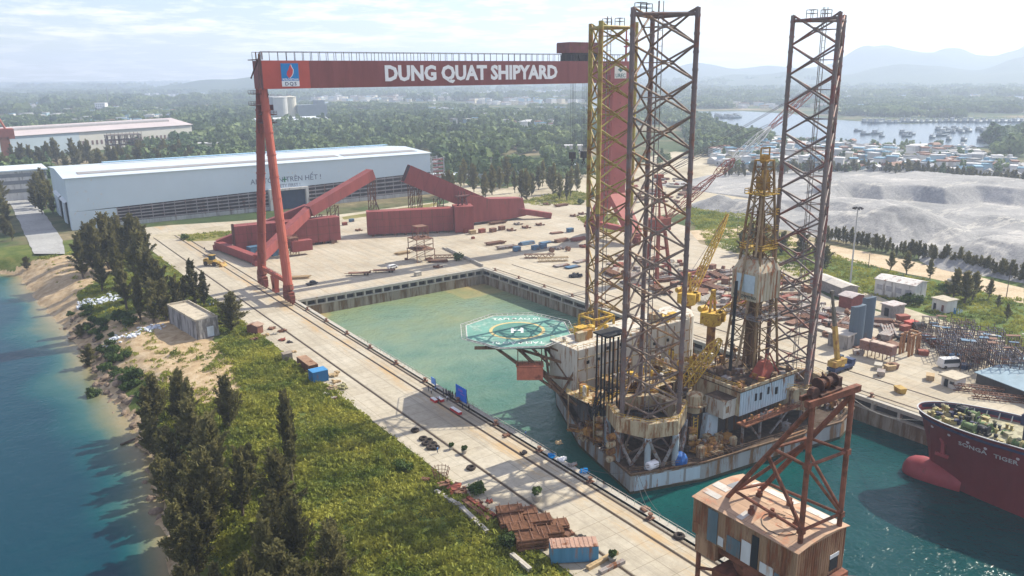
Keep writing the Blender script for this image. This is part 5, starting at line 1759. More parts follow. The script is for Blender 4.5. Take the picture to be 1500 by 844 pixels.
# cranes and their booms
def lattice(m, a, b, w0, w1, n, r):
 a, b = Vector(a), Vector(b)
 d = (b - a).normalized()
 s = d.cross(Vector((0, 0, 1))).normalized()
 u = s.cross(d)
 prev = None
 for i in range(n + 1):
  t = i / n
  w = w0 + (w1 - w0) * t
  if t > .8:
   w *= 1 - (t - .8) * 3.2
  if t < .1:
   w *= .55 + t * 4.5
  c = [a.lerp(b, t) + s * sx * w / 2 + u * su * w / 2 for sx, su in ((-1, -1), (1, -1), (1, 1), (-1, 1))]
  if prev:
   for k in range(4):
    m.tube(prev[k], c[k], r, 4, caps=False)
    m.tube(prev[k], c[(k + 1) % 4], r * .6, 4, caps=False)
    m.tube(c[k], c[(k + 1) % 4], r * .6, 4, caps=False)
  prev = c
 return m
def deck_crane(x, y, z0, zc, tip, lab):
 m = MB().tube((x, y, z0), (x, y, zc), 1.25, 12, 1.1).lathe((x, y, z0), [(1.7, 0), (1.7, .8), (1.25, 1.2)], 12)
 c = rp(m, 'deck_crane', ROR)
 m = MB().box((x, y, zc + 1.6), (4.6, 5.2, 3.0), .5).box((x + 1.6, y - 1.9, zc + 1.9), (1.9, 1.9, 2.4), .5).lathe((x, y, zc - .5), [(2.1, 0), (2.1, .7)], 14).lathe((x - 1, y + 2.4, zc + 3.6), [(.8, -1.2), (.8, 1.2)], 10, 'X')
 m.beam((x - 1, y, zc + 3), (x - .4, y, zc + 8.6), .5).beam((x + 1, y, zc + 3), (x + .4, y, zc + 8.6), .5).beam((x - 1.6, y + 2, zc + 3), (x, y, zc + 8.6), .3).beam((x - .6, y, zc + 8.6), (x + .6, y, zc + 8.6), .8)
 rp(m, 'machinery_house', RYE, c)
 m = lattice(MB(), (x, y - .5, zc + 1.5), tip, 1.9, 1.3, 11, .17)
 rp(m, 'boom', RYE, c)
 m = MB().tube((x, y, zc + 8.4), tip, .06, 4)
 rp(m, 'luffing_rope', WIRE, c)
_r = ray(1043, 462)
q = _r * (132.5 / _r.y)
deck_crane(q.x, 132.5, 4.3, 18.5, (q.x + 9, 118, 33), '')
_r = ray(1006, 470)
q = _r * (153 / _r.y)
_r = ray(1066, 314)
q2 = _r * (158 / _r.y)
deck_crane(q.x, 153, 4.3, 17, (q2.x, 158, CH + q2.z), '')
_r = ray(1055, 497)
q = _r * (122 / _r.y)
_r = ray(1003, 570)
q2 = _r * (122.5 / _r.y)
m = lattice(MB(), (q2.x, 122.5, CH + q2.z + 1), (q.x, 122, CH + q.z), 2.4, 2.0, 9, .17)
rp(m, 'stowed_boom', RYE)
m = MB().lathe((135.5, 117.6, 4.6), [(2.0, 0), (2.0, 4.2), (1.2, 4.6)], 12).lathe((135.5, 117.6, 6.4), [(3.0, 0), (3.0, .25)], 14)
rp(m, 'pedestal', RCR)
# mezzanine platforms between leg A and the accommodation
for x0, x1, y0, y1, z_ in ((113.5, 119, 128.5, 138.5, 7.4), (124, 131, 131, 138, 9.0), (132, 139, 127, 136, 8.0), (140.5, 148, 128, 137, 9.6), (150, 158, 126, 134, 8.4)):
 m = MB().bx(x0, x1, y0, y1, z_, z_ + .2)
 for x in (x0 + .3, x1 - .3):
  for y in (y0 + .3, y1 - .3):
   m.tube((x, y, -2.5 if x < 117 else 4.4), (x, y, z_), .18, 5)
 pf_ = rp(m, 'platform', RR.choice([ROR, RST, RCR]))
 rp(MB().rail([(x0, y1, z_ + .2), (x0, y0, z_ + .2), (x1, y0, z_ + .2), (x1, y1, z_ + .2)], 1.1, 1.5, .06), 'railing', RYE, pf_)
 for i in range(7):
  x, y = RR.uniform(x0 + .6, x1 - .6), RR.uniform(y0 + .6, y1 - .6)
  w_, h_ = RR.uniform(.5, 1.6), RR.uniform(.7, 2.8)
  m = MB().lathe((x, y, z_ + .2), [(w_ * .5, 0), (w_ * .5, h_), (w_ * .3, h_ + .3)], 9) if i % 2 else MB().box((x, y, z_ + .2 + h_ / 2), (w_, w_ * 1.2, h_), RR.uniform(0, 2))
  m.tube((x, y, z_ + h_ * .7), (x + RR.uniform(-2, 2), y + RR.uniform(-2, 2), z_ + h_ * .5), .12, 5)
  rp(m, 'process_unit', RR.choice([ROR, RST, RCR, RYE, RGR, RW]), pf_)
for i in range(46):
 x, y = RR.uniform(122, 162), RR.uniform(123.5, 139)
 if (x - 121.9) ** 2 + (y - 119.8) ** 2 < 60:
  continue
 h_ = RR.uniform(3, 11)
 m = MB().tube((x, y, 4.3), (x, y, 4.3 + h_), RR.uniform(.08, .28), 6)
 if i % 3 == 0:
  m.tube((x, y, 4.3 + h_ * .8), (x + RR.uniform(-4, 4), y + RR.uniform(-2, 2), 4.3 + h_ * .8), .12, 5)
 elif i % 3 == 1:
  m.box((x, y, 4.3 + h_), (.9, .9, .7), RR.uniform(0, 2))
 rp(m, 'standpipe', RR.choice([RYE, ROR, ROR, RST, RGR, RCR]))
# clutter on the decks, each its own piece
for i in range(225):
 k = i % 5
 if k == 0:
  x, y, zb = RR.uniform(112.5, 118), RR.uniform(120.5, 138), -2.58
  if x < 110.6 + (y - 112.8) * .25 + 1.2:
   x += 2
 elif k == 1:
  x, y, zb = RR.uniform(119, 141), RR.uniform(124, 138.5), 4.6
  if (x - 121) ** 2 + (y - 120.3) ** 2 < 100:
   y += 6
 elif k == 4:
  x, y, zb = RR.uniform(152, 181.5), RR.uniform(103.5, 120), -2.56
  if (x - 167) ** 2 + (y - 112.8) ** 2 < 85 or y < 108 - (x - 142) * .12 or (x < 170 and y > 107):
   x, y = RR.uniform(176.5, 181), RR.uniform(106, 120)
 elif k == 2:
  x, y, zb = RR.uniform(129, 141), RR.uniform(109.2, 114), -2.58
 else:
  x, y, zb = RR.uniform(143, 166), RR.uniform(125, 140), 4.25
 t_ = RR.random()
 w_, d_, h_ = RR.uniform(.6, 2.2), RR.uniform(.6, 1.9), RR.uniform(.6, 2.6)
 if k == 1 or k == 3:
  h_ *= 1.5
 mt = RR.choice([RST, ROR, ROR, RCR, RDK, RYE if k == 1 else ROR, RGR, RW if k == 3 else RCR])
 if t_ < .35:
  m = MB().lathe((x, y, zb), [(w_ * .5, 0), (w_ * .5, h_), (w_ * .35, h_ + .35)], 10).torus((x, y, zb + h_ * .6), w_ * .5, .08, 10, 4)
  rp(m, 'deck_tank', mt)
 elif t_ < .7:
  m = MB().box((x, y, zb + h_ / 2), (w_, d_, h_), RR.uniform(0, 3)).box((x, y, zb + h_ + .08), (w_ * 1.1, d_ * 1.1, .15), 0).tube((x, y, zb + h_), (x + .4, y, zb + h_ + 1.1), .1, 5)
  rp(m, 'deck_unit', mt)
 else:
  a = RR.uniform(0, PI)
  m = MB()
  for q in range(4):
   o = Vector((math.cos(a), math.sin(a), 0)) * 2.6
   s_ = Vector((-math.sin(a), math.cos(a), 0)) * (q * .45 - .7)
   p = Vector((x, y, zb + .25 + .4 * (q % 2)))
   m.tube(p + s_ - o, p + s_ + o, .2, 6)
  m.beam((x, y, zb), (x, y, zb + 1.4), .25)
  rp(m, 'pipe_rack', mt)
m = MB()
for k in range(5):
 m.tube((113.3 + k * .9, 121 + k * 3.4, 2.2), (116.6 + k * .8, 122.5 + k * 3.4, -1.8), .2, 5).tube((113.6 + k * .9, 122.8 + k * 3.4, -2.5), (113.6 + k * .9, 122.8 + k * 3.4, 2.6), .16, 5)
m.rail([(112.4, 119.5, -2.5), (117.6, 139, -2.5)], 2.2, 2.2, .07)
rp(m, 'side_piping', RST)
m = MB().lathe((123.5, 110.6, -2.58), [(1.7, 0), (1.9, 1.1), (1.3, 2.3), (.5, 2.8)], 9)
m.v = [(x + .25 * mn.noise((x, y, z)), y + .3 * mn.noise((y, z, x)), z) for x, y, z in m.v]
rp(m, 'covered_winch', TARP)
m = MB().lathe((116.6, 112.3, -1.5), [(.8, -1.4), (1.0, -1.2), (1.0, 1.2), (.7, 1.4)], 12, 'X')
rp(m, 'white_drum', WHITE)
for k in range(4):
 a = Vector((151.5, 103.9 + .3 * (k % 2), -3.6 + .55 * k))
 rp(MB().tube(a, a + Vector((7.5, -1.0, .3)), .3, 7), 'fender_timber', M('timber_brown', (.22, .12, .06), .85, 0, .3, 1))
rp(MB().beam((152, 104.1, -7), (152, 104.1, -2.2), .6).beam((158.4, 103.2, -7), (158.4, 103.2, -2.2), .6), 'fender_frame', RST)
for z in (-4.0, -5.6):                                # mooring wires to the quay
 pass
m = MB()
for a, b in (((112, 112.8, -2.2), (100.3, 97, .3)), ((112.4, 112.5, -2.2), (101, 94.5, .3)), ((112.8, 113, -2.2), (100.4, 120, .3))):
 a, b = Vector(a), Vector(b)
 pts_ = [a.lerp(b, t / 8) + Vector((0, 0, -1.2 * math.sin(PI * t / 8))) for t in range(9)]
 m.path(pts_, .05, 4)
rp(m, 'mooring_line', WIRE)
# ------------------------------------------------------------------ portal crane in front: patched tin machine house with a steel A-frame on its roof
TIN = M('tin_wall_rusty', (.33, .20, .12), .75, 0, .3, .6, .4, (.17, .07, .035), True, 0, rscale=.5, corrug=('X', 2.2, .5))
TIN2 = M('tin_wall_rusty_side', (.36, .23, .14), .75, 0, .3, .6, .36, (.20, .08, .04), True, 0, rscale=.5, corrug=('Y', 2.2, .5))
TINR = M('tin_roof_patched', (.44, .29, .19), .75, 0, .16, .3, .22, (.33, .15, .085), False, 0, rscale=.35, panels=(2.6, 3.6, .03))
TBLUE = M('tin_blue_grey', (.10, .15, .18), .7, 0, .25, .6, .2, (.14, .07, .04), True)
TWHT = M('tin_white', (.55, .57, .58), .6, 0, .15, .6, .15, (.3, .18, .1), True)
TST = M('frame_red_rust', (.20, .075, .045), .8, 0, .35, .5, .35, (.10, .04, .022), False, .2, rscale=.7)
pc = thing('portal_crane', 'rusty tin-clad crane house with a tall steel A-frame on its patched roof', 'crane', (88.6, 62, 0))
SX0, SX1, SY0, SY1, SZ0, SZ1 = 83.0, 94.0, 53.2, 71.0, 14.0, 21.0
m = MB().bx(SX0, SX0 + .2, SY0, SY1, SZ0 + 1.2, SZ1)
wl = m.build('long_wall', TIN2, pc)
m = MB()
for k in range(36):
 m.bx(SX0 - .08, SX0 + .01, SY0 + .25 + k * .5, SY0 + .4 + k * .5, SZ0 + 1.2, SZ1)
m.build('sheet_ribs', TIN2, wl)
rr = random.Random(5)
for y0, y1, z0, z1, mt in ((68.2, 66.4, 15.4, 20.6, TBLUE), (66.2, 65.2, 15.6, 17, TWHT), (64.6, 62.2, 15.3, 18, TBLUE), (62.0, 60.4, 15.2, 18.6, TWHT), (60.3, 59.2, 15.2, 20.2, M('tin_dark_gap', (.02, .025, .03), .8)), (58.8, 56.6, 15.2, 16.8, TWHT), (56.4, 54.2, 15.2, 16.4, TBLUE), (70.8, 69.6, 15.3, 17.2, TIN)):
 MB().bx(SX0 - .16, SX0 - .09, y1, y0, z0, z1).build('patch_sheet', mt, wl)
m = MB().bx(SX0 + .2, SX1, SY0, SY0 + .2, SZ0 + .6, SZ1)
wf = m.build('end_wall', TIN, pc)
m = MB()
for k in range(21):
 m.bx(SX0 + .35 + k * .52, SX0 + .5 + k * .52, SY0 - .08, SY0 + .01, SZ0 + .6, SZ1)
m.build('sheet_ribs', TIN, wf)
for x0, x1, z0, z1, mt in ((84.6, 86, 15, 16.2, TWHT), (90.6, 92.4, 15.2, 17, M('tin_dark_gap', (.02, .025, .03))), (90.5, 92.6, 17.1, 17.7, TWHT)):
 MB().bx(x0, x1, SY0 - .16, SY0 - .09, z0, z1).build('patch_sheet', mt, wf)
MB().bx(SX1 - .2, SX1, SY0 + .2, SY1, SZ0 + 1, SZ1).build('long_wall', TIN2, pc)
MB().bx(SX0 + .2, SX1 - .2, SY1 - .2, SY1, SZ0 + 1, SZ1).build('end_wall', TIN, pc)
m = MB()
cxr = (SX0 + SX1) / 2
xsr = [SX0 - .35, SX0 + 2.4, cxr, SX1 - 2.4, SX1 + .35]
zsr = [SZ1 + .02, SZ1 + .5, SZ1 + .7, SZ1 + .5, SZ1 + .02]
for i in range(4):
 a0, a1 = (xsr[i], zsr[i]), (xsr[i + 1], zsr[i + 1])
 m.hexa([(a0[0], SY0 - .35, a0[1]), (a1[0], SY0 - .35, a1[1]), (a1[0], SY1 + .3, a1[1]), (a0[0], SY1 + .3, a0[1]),
   (a0[0], SY0 - .35, a0[1] + .1), (a1[0], SY0 - .35, a1[1] + .1), (a1[0], SY1 + .3, a1[1] + .1), (a0[0], SY1 + .3, a0[1] + .1)])
m.slab([(x, SY1 - .1, z) for x, z in zip(xsr[1:-1], zsr[1:-1])] + [(SX1 - .1, SY1 - .1, SZ1), (SX0 + .1, SY1 - .1, SZ1)], (0, .15, 0))
m.slab([(x, SY0 - .05, z) for x, z in zip(xsr[1:-1], zsr[1:-1])] + [(SX1 - .1, SY0 - .05, SZ1), (SX0 + .1, SY0 - .05, SZ1)], (0, .15, 0))
rf = m.build('roof', TINR, pc)
def roof_z(x):
 for i in range(4):
  if xsr[i] <= x <= xsr[i + 1]:
   return zsr[i] + (zsr[i + 1] - zsr[i]) * (x - xsr[i]) / (xsr[i + 1] - xsr[i]) + .1
 return SZ1 + .1
PALE = M('tin_pale', (.50, .47, .42), .65, 0, .15, .8, .15, (.35, .2, .13))
TANP = M('tin_tan', (.47, .33, .22), .75, 0, .15, .8, .2, (.3, .14, .08))
for x0, x1, y0, y1, mt in ((84.5, 85.6, 68, 70.9, PALE), (86.8, 88.3, 68.4, 71.1, PALE), (88.4, 91, 67.8, 69.6, M('tin_grey', (.22, .23, .24), .6)), (92, 93.8, 60.5, 68, PALE), (92.2, 94.1, 54, 59, PALE), (83.2, 85.2, 62.5, 63.5, PALE),
       (83.4, 85.3, 57, 61, TANP), (85.6, 88, 54, 58.5, TANP), (88.8, 91.2, 62.2, 66, TANP), (89, 91.4, 55, 60, TANP)):
 m = MB()
 z = max(roof_z(x0 + .01), roof_z(x1 - .01))
 m.hexa([(x0, y0, roof_z(x0) + .02), (x1, y0, roof_z(x1) + .02), (x1, y1, roof_z(x1) + .02), (x0, y1, roof_z(x0) + .02), (x0, y0, roof_z(x0) + .06), (x1, y0, roof_z(x1) + .06), (x1, y1, roof_z(x1) + .06), (x0, y1, roof_z(x0) + .06)])
 m.build('roof_patch', mt, rf)
m = MB()
pts_ = [Vector((86 + 2.2 * math.cos(t_ * .5), 59 + 2.4 * math.sin(t_ * .5) - t_ * .12, 0)) for t_ in range(16)]
for p in pts_:
 p.z = roof_z(p.x) + .1
m.path(pts_, .06, 4)
m.build('loose_cable', DARK, rf)
# A-frame
V1a, V2a = Vector((84.7, 54.1, 20.6)), Vector((92.7, 53.5, 20.6))
V1b, V2b = Vector((84.9, 54.3, 41.4)), Vector((92.7, 53.7, 41.4))
F1, F2 = Vector((86.2, 68.0, 20.8)), Vector((91.6, 66.4, 20.8))
af = MB().tube(V1a, V1b, .37, 8).tube(V2a, V2b, .37, 8).build('a_frame', TST, pc)
m = MB().tube(F1, V1b - Vector((0, 0, .6)), .36, 8).tube(F2, V2b - Vector((0, 0, .6)), .38, 8)
m.build('raking_leg', TST, af)
lv = lambda a, b, z: a.lerp(b, (z - a.z) / (b.z - a.z))
m = MB()
for z in (23.2, 32.6):
 a, b = lv(V1a, V1b, z), lv(V2a, V2b, z)
 c, d = lv(F1, V1b, z), lv(F2, V2b, z)
 m.tube(a, b, .24, 7).tube(a, c, .24, 7).tube(b, d, .22, 7).tube(c, d, .22, 7)
 for p in (a, b):
  m.box(p, (.85, .85, .8))
z = 32.4
m.tube(lv(V1a, V1b, z), lv(V2a, V2b, 23.4), .22, 7)
m.tube(lv(F1, V1b, 31.5), lv(V1a, V1b, 23.6), .3, 7)
m.tube(lv(F2, V2b, 31.5), lv(V2a, V2b, 23.8), .26, 7)
m.tube(lv(F1, V1b, 22.5), lv(F2, V2b, 31.0), .28, 7)
m.build('bracing', TST, af)
m = MB().beam(V1b + Vector((-1.3, 0, .1)), V2b + Vector((1.4, 0, .1)), .8, .9).beam(V1b + Vector((0, 1.8, 0)), V2b + Vector((0, 1.8, 0)), .5, .6)
m.build('top_beam', TST, af)
m = MB().lathe((88.4, 55, 43.2), [(.95, -1.7), (.95, -1.55), (.55, -1.5), (.65, -.3), (.9, -.28), (.9, -.2), (.6, -.15), (.55, 1.45), (.95, 1.5), (.95, 1.7)], 14, 'X').box((88.4, 55, 42), (4.6, 2.2, .5)).box((91, 55.2, 42.7), (1.1, 1.2, 1.2)).tube((87, 54.2, 42), (88.4, 55.6, 44.4), .12, 5).tube((89.8, 54.2, 42), (88.6, 55.8, 44.2), .12, 5)
m.lathe((85.2, 54.6, 42.6), [(.8, -.4), (.8, .4)], 12, 'Y')
m.build('winch', M('winch_dark_rust', (.07, .035, .028), .8, 0, .5, 1, .3), af)
for x, y in ((85.2, 62.5), (86.8, 60.2), (89.6, 64.6), (91.4, 60.6), (87.2, 56.6)):
 MB().box((x, y, roof_z(x) + .3), (.7, .7, .7)).lathe((x, y, roof_z(x) + .6), [(.3, 0), (.3, .6)], 8).build('roof_bracket', TST, rf)
m = MB().lathe((88.6, 62, 0), [(4.2, 11.2), (4.6, 12), (4.6, 13.4), (3.8, 13.8)], 16).bx(SX0 + 1, SX1 - 1, SY0 + 1, SY1 - 1, 13.4, 14.6)
m.build('slewing_ring', TST, pc)
m = MB().bx(SX0 + .2, SX0 + 3.4, SY1 - 4.2, SY1 - .4, 12.2, 15.2)
m.build('cab', TIN, pc)
m = MB().hexa([(90, 52.2, 13), (94, 52.2, 13), (94, 56, 12.6), (90, 56, 12.6), (90, 52.2, 14.4), (94, 52.2, 14.4), (94, 56, 14.6), (90, 56, 14.6)])
m.beam((91, 53, 14), (95.5, 50.5, 13.2), .8, .7)
m.build('rear_bracket', TST, pc)
m = MB().bx(83, 94.6, 57, 67, 9.4, 11.1)
m.build('portal_deck', TST, pc)
for x in (83.5, 94.2):
 for y in (55.5, 68.5):
  m = MB().tube((x, y, 1.2), (x + (88.6 - x) * .16, y + (62 - y) * .2, 9.6), .55, 8).box((x, y, .75), (1.0, 2.6, 1.0))
  m.build('portal_leg', TST, pc)
m = MB().tube((83.9, 70.4, 0.02), (83.9, 70.4, 13.6), .38, 8).tube((83.9, 70.4, 9), (85.8, 66.4, 9.6), .25, 6)
m.build('post', TST, pc)
# ------------------------------------------------------------------ the red ship's bow at the right
SHR = M('ship_red', (.185, .027, .030), .5, 0, .16, .25, .05, (.06, .02, .018), True, .05)
SHB = M('ship_bulb_red', (.28, .045, .05), .5, 0, .15, .4, .1, (.14, .04, .03))
SHD = M('ship_deck', (.36, .34, .23), .85, 0, .35, .8, .3, (.20, .18, .12))
SHN = M('ship_navy', (.025, .03, .075), .6, 0, .2, .6)
ship = thing('cargo_ship', 'dark red ship bow with bulbous nose and white name letters, in the dock', 'ship', (171, 82, WZ))
S0 = Vector((170.3, 82.6, 0))
SA = Vector((.15, -.989, 0)).normalized()
SN = Vector((SA.y, -SA.x, 0))                        # towards the far (starboard) side is -SN
ZK, ZB = -9.0, 9.4
def hb(s, z):
 t = (z - ZK) / (ZB - ZK)
 s_ = s - 5.2 * (1 - t) ** .8
 if s_ <= 0:
  return 0.0
 hd_ = 8.8 * math.sqrt(max(0, 1 - (1 - min(1, s_ / 19)) ** 2))
 hw_ = 8.4 * min(1, s_ / 40) ** .75
 return hw_ + (hd_ - hw_) * t ** 2.1
STN = [0, .15, .5, 1, 1.8, 2.8, 4, 5.5, 7.5, 10, 13, 17, 22, 28, 36, 45]
LEV = [ZK + (ZB - ZK) * k / 12 for k in range(13)]
def side(sgn):
 m = MB()
 n = len(LEV)
 vs = []
 for s in STN:
  for z in LEV:
   t = (z - ZK) / (ZB - ZK)
   ss = max(s, 5.2 * (1 - t) ** .8)
   p = S0 + SA * ss + SN * sgn * hb(ss, z)
   vs.append((p.x, p.y, z))
 fs = []
 for i in range(len(STN) - 1):
  for j in range(n - 1):
   f = (i * n + j, (i + 1) * n + j, (i + 1) * n + j + 1, i * n + j + 1)
   fs.append(f if sgn > 0 else f[::-1])
 return vs, fs
m = MB()
for sgn in (1, -1):
 vs, fs = side(sgn)
 m.add(vs, fs)
e = S0 + SA * 45
m.slab([e + SN * hb(45, z) + Vector((0, 0, z)) for z in LEV] + [e - SN * hb(45, z) + Vector((0, 0, z)) for z in LEV[::-1]], SA * .1)
m.build('hull', SHR, ship, smooth=False)
m = MB()
edge = [S0 + SA * s + SN * (hb(s, 8.0) - .02) for s in STN] + [S0 + SA * s - SN * (hb(s, 8.0) - .02) for s in STN[::-1][:-1]]
edge = [p for i, p in enumerate(edge) if i == 0 or (p - edge[i - 1]).length > .05]
m.sheet([(p.x, p.y) for p in edge], 8.0)
m.build('foredeck', SHD, ship)
for sgn in (1, -1):
 m = MB()
 for a, b in zip(STN, STN[1:]):
  pa, pb = S0 + SA * a + SN * sgn * (hb(a, 8.7) - .16), S0 + SA * b + SN * sgn * (hb(b, 8.7) - .16)
  if a < .5:
   continue
  m.slab([(pa.x, pa.y, 8.0), (pb.x, pb.y, 8.0), (pb.x, pb.y, 9.3), (pa.x, pa.y, 9.3)], SN * sgn * .1)
 m.build('bulwark_lining', SHN, ship)
m = MB()
for sgn in (1, -1):
 for a, b in zip(STN, STN[1:]):
  pa, pb = S0 + SA * a + SN * sgn * hb(a, ZB), S0 + SA * b + SN * sgn * hb(b, ZB)
  m.beam((pa.x, pa.y, 9.45), (pb.x, pb.y, 9.45), .3, .14)
m.build('bulwark_cap', M('cap_grey', (.40, .40, .40), .6), ship)
for sgn in (1, -1):
 for k in range(9):
  s = 2.2 + k * 2.4
  p = S0 + SA * s + SN * sgn * (hb(s, 8.7) - .3)
  q = p - SN * sgn * 1.1
  MB().slab([(p.x, p.y, 9.2), (p.x, p.y, 8.02), (q.x, q.y, 8.02)], SA * .16).build('bulwark_stay', M('stay_pale', (.50, .50, .44), .7), ship)
m = MB()
b0 = S0 - SA * 1.6
prof = [(.05, 0), (1.4, .25), (2.4, .9), (3.1, 2.0), (3.5, 3.8), (3.5, 8), (3.0, 13)]
vs = []
n = 16
u_ = SA.cross(Vector((0, 0, 1)))
for r_, d_ in prof:
 for i in range(n):
  a = 2 * PI * i / n
  vs.append(b0 + SA * d_ + u_ * (r_ * math.cos(a)) + Vector((0, 0, -6.5 + r_ * 1.05 * math.sin(a))))
m.add(vs, [(k * n + i, k * n + (i + 1) % n, (k + 1) * n + (i + 1) % n, (k + 1) * n + i) for k in range(len(prof) - 1) for i in range(n)] + [tuple(reversed(range(n)))])
m.build('bulbous_bow', SHB, ship, smooth=True)
SGN = 1 if (SN.x < 0) else -1
for wd, s0_ in (('SONGA', 10.5), ('TIGER', 17.6)):
 t = text_obj(wd, 1.4, M('ship_lettering', (.50, .47, .46), .7, 0, .2, 1), ship, (0, 0, 0), (1, 0, 0), (0, 1, 0), offset=.03, align='LEFT', wscale=1.15, spacing=1.05)
 oo = Vector(ship.location)
 for v in t.data.vertices:
  lx, ly, lz = v.co.x + oo.x, v.co.y + oo.y, v.co.z + oo.z
  s, z = s0_ + lx, 5.0 + ly
  p = S0 + SA * s + SN * SGN * (hb(s, z) + .05 + lz)
  v.co = Vector((p.x, p.y, z)) - oo
for s, z in ((4.6, 6.8), (8.5, 6.6), (12.5, 6.6), (16, 6.6), (22, 6.6)):
 p = S0 + SA * s + SN * SGN * (hb(s, z) + .0)
 MB().lathe((p.x, p.y, z), [(.28, -.1), (.36, 0), (.36, .12), (.2, .14)], 8, 'X').build('fairlead', M('fairlead_pale', (.5, .42, .42), .6), ship)
p = S0 + SA * 7.2 + SN * SGN * (hb(7.2, 3.2))
m = MB().beam((p.x - .3, p.y, 3.9), (p.x - .5, p.y - .3, .6), .7, .7).beam((p.x - 1.2, p.y + 1, 1.2), (p.x - .4, p.y - 1.5, .8), .6, .7).lathe((p.x, p.y, 4.3), [(.9, -.4), (1.1, 0), (.6, .4)], 10, 'X')
m.build('anchor', SHB, ship)
rr = random.Random(3)
SBK, SYL, SGR = M('deck_black', (.022, .024, .03), .6, 0, .3, 1), M('deck_yellow', (.36, .31, .13), .65, 0, .2, 1, .2), M('deck_green', (.12, .18, .07), .8, 0, .4, 1)
for k in range(80):
 s = rr.uniform(2.5, 27)
 wmx = hb(s, 8) - 1.4
 o = rr.uniform(-wmx, wmx)
 p = S0 + SA * s + SN * o + Vector((0, 0, 8.0))
 t_ = k % 5
 if t_ == 0:
  m = MB()
  for q in (-.45, .45):
   m.lathe((p.x, p.y + q, p.z), [(.32, 0), (.3, .9), (.42, .95), (.42, 1.1)], 8)
  m.box((p.x, p.y, p.z + .08), (.9, 1.8, .15))
  m.build('bollard_pair', rr.choice([SBK, SYL, SHN]), ship)
 elif t_ == 1:
  m = MB().torus((p.x, p.y, p.z + .2), .75, .2, 12, 5).torus((p.x + .1, p.y, p.z + .5), .65, .18, 12, 5)
  m.build('rope_coil', rr.choice([SGR, M('rope_hemp', (.38, .33, .2), .9), SYL]), ship)
 elif t_ == 2 and s > 7:
  m = MB().lathe((p.x, p.y, p.z + 1.2), [(1.0, -1.3), (1.0, -1.1), (.6, -1.05), (.6, 1.05), (1.0, 1.1), (1.0, 1.3)], 12, 'Y').box((p.x, p.y, p.z + .3), (1.6, 3.2, .5)).box((p.x + .9, p.y + .4, p.z + .9), (.9, 1.2, 1.2))
  m.build('mooring_winch', rr.choice([SBK, SGR, SYL]), ship)
 elif t_ == 3:
  m = MB().box((p.x, p.y, p.z + .4), (1.3, 1, .8), rr.uniform(0, 2)).box((p.x, p.y, p.z + .86), (1.5, 1.2, .12), rr.uniform(0, 2))
  m.build('deck_hatch', rr.choice([SYL, SHN, SHD]), ship)
 else:
  m = MB().lathe((p.x, p.y, p.z), [(.25, 0), (.25, 1.2), (.45, 1.4), (.45, 1.7), (.1, 1.9)], 8)
  m.build('vent', rr.choice([SYL, SHD, SBK]), ship)
p = S0 + SA * 21.5 + SN * SGN * 1.0
m = MB().tube((p.x, p.y, 8), (p.x - .6, p.y + .3, 16.5), .7, 8, .45).beam((p.x + 2.2, p.y - 1, 8), (p.x - .2, p.y, 15), .4).beam((p.x - 2, p.y - 2.4, 8), (p.x - .3, p.y, 14.5), .4).box((p.x - .5, p.y, 13), (2.4, 1.8, 2.2))
m.build('foremast', SHN, ship)
m = MB()
a, b = S0 + SA * 2.4 + SN * SGN * hb(2.4, 8.6) + Vector((0, 0, 7.4)), Vector((185.0, 110, .2))
m.path([a.lerp(b, t / 10) + Vector((0, 0, -2.6 * math.sin(PI * t / 10))) for t in range(11)], .06, 4)
m.build('mooring_line', M('rope_pale', (.45, .43, .38), .8), ship)
# ------------------------------------------------------------------ trees, scrub, woods
NR = np.random.default_rng(11)
BARK = M('bark', (.13, .10, .075), .9, 0, .35, 2, bump=.4)
LEAFC = leafmat('casuarina_needles', (.085, .088, .032), (.235, .21, .085), .45, .25)
LEAFB = leafmat('broad_leaves', (.035, .065, .015), (.10, .145, .04), .25, .35)
LEAFS = leafmat('scrub_leaves', (.08, .125, .02), (.37, .35, .065), .32, .08)
LEAFF = leafmat('wood_leaves', (.028, .070, .032), (.20, .25, .095), .25, .016)
LEAFD = leafmat('dark_conifer_needles', (.016, .032, .016), (.045, .065, .03), .15, .3)
def quads(c, a, b):
 """centres, half-axes -> verts, faces"""
 v = np.stack([c - a - b, c + a - b, c + a + b, c - a + b], 1).reshape(-1, 3)
 f = np.arange(len(v)).reshape(-1, 4)
 return v, f
def rnd_dirs(n, rg):
 d = rg.normal(size=(n, 3))
 return d / np.linalg.norm(d, axis=1)[:, None]
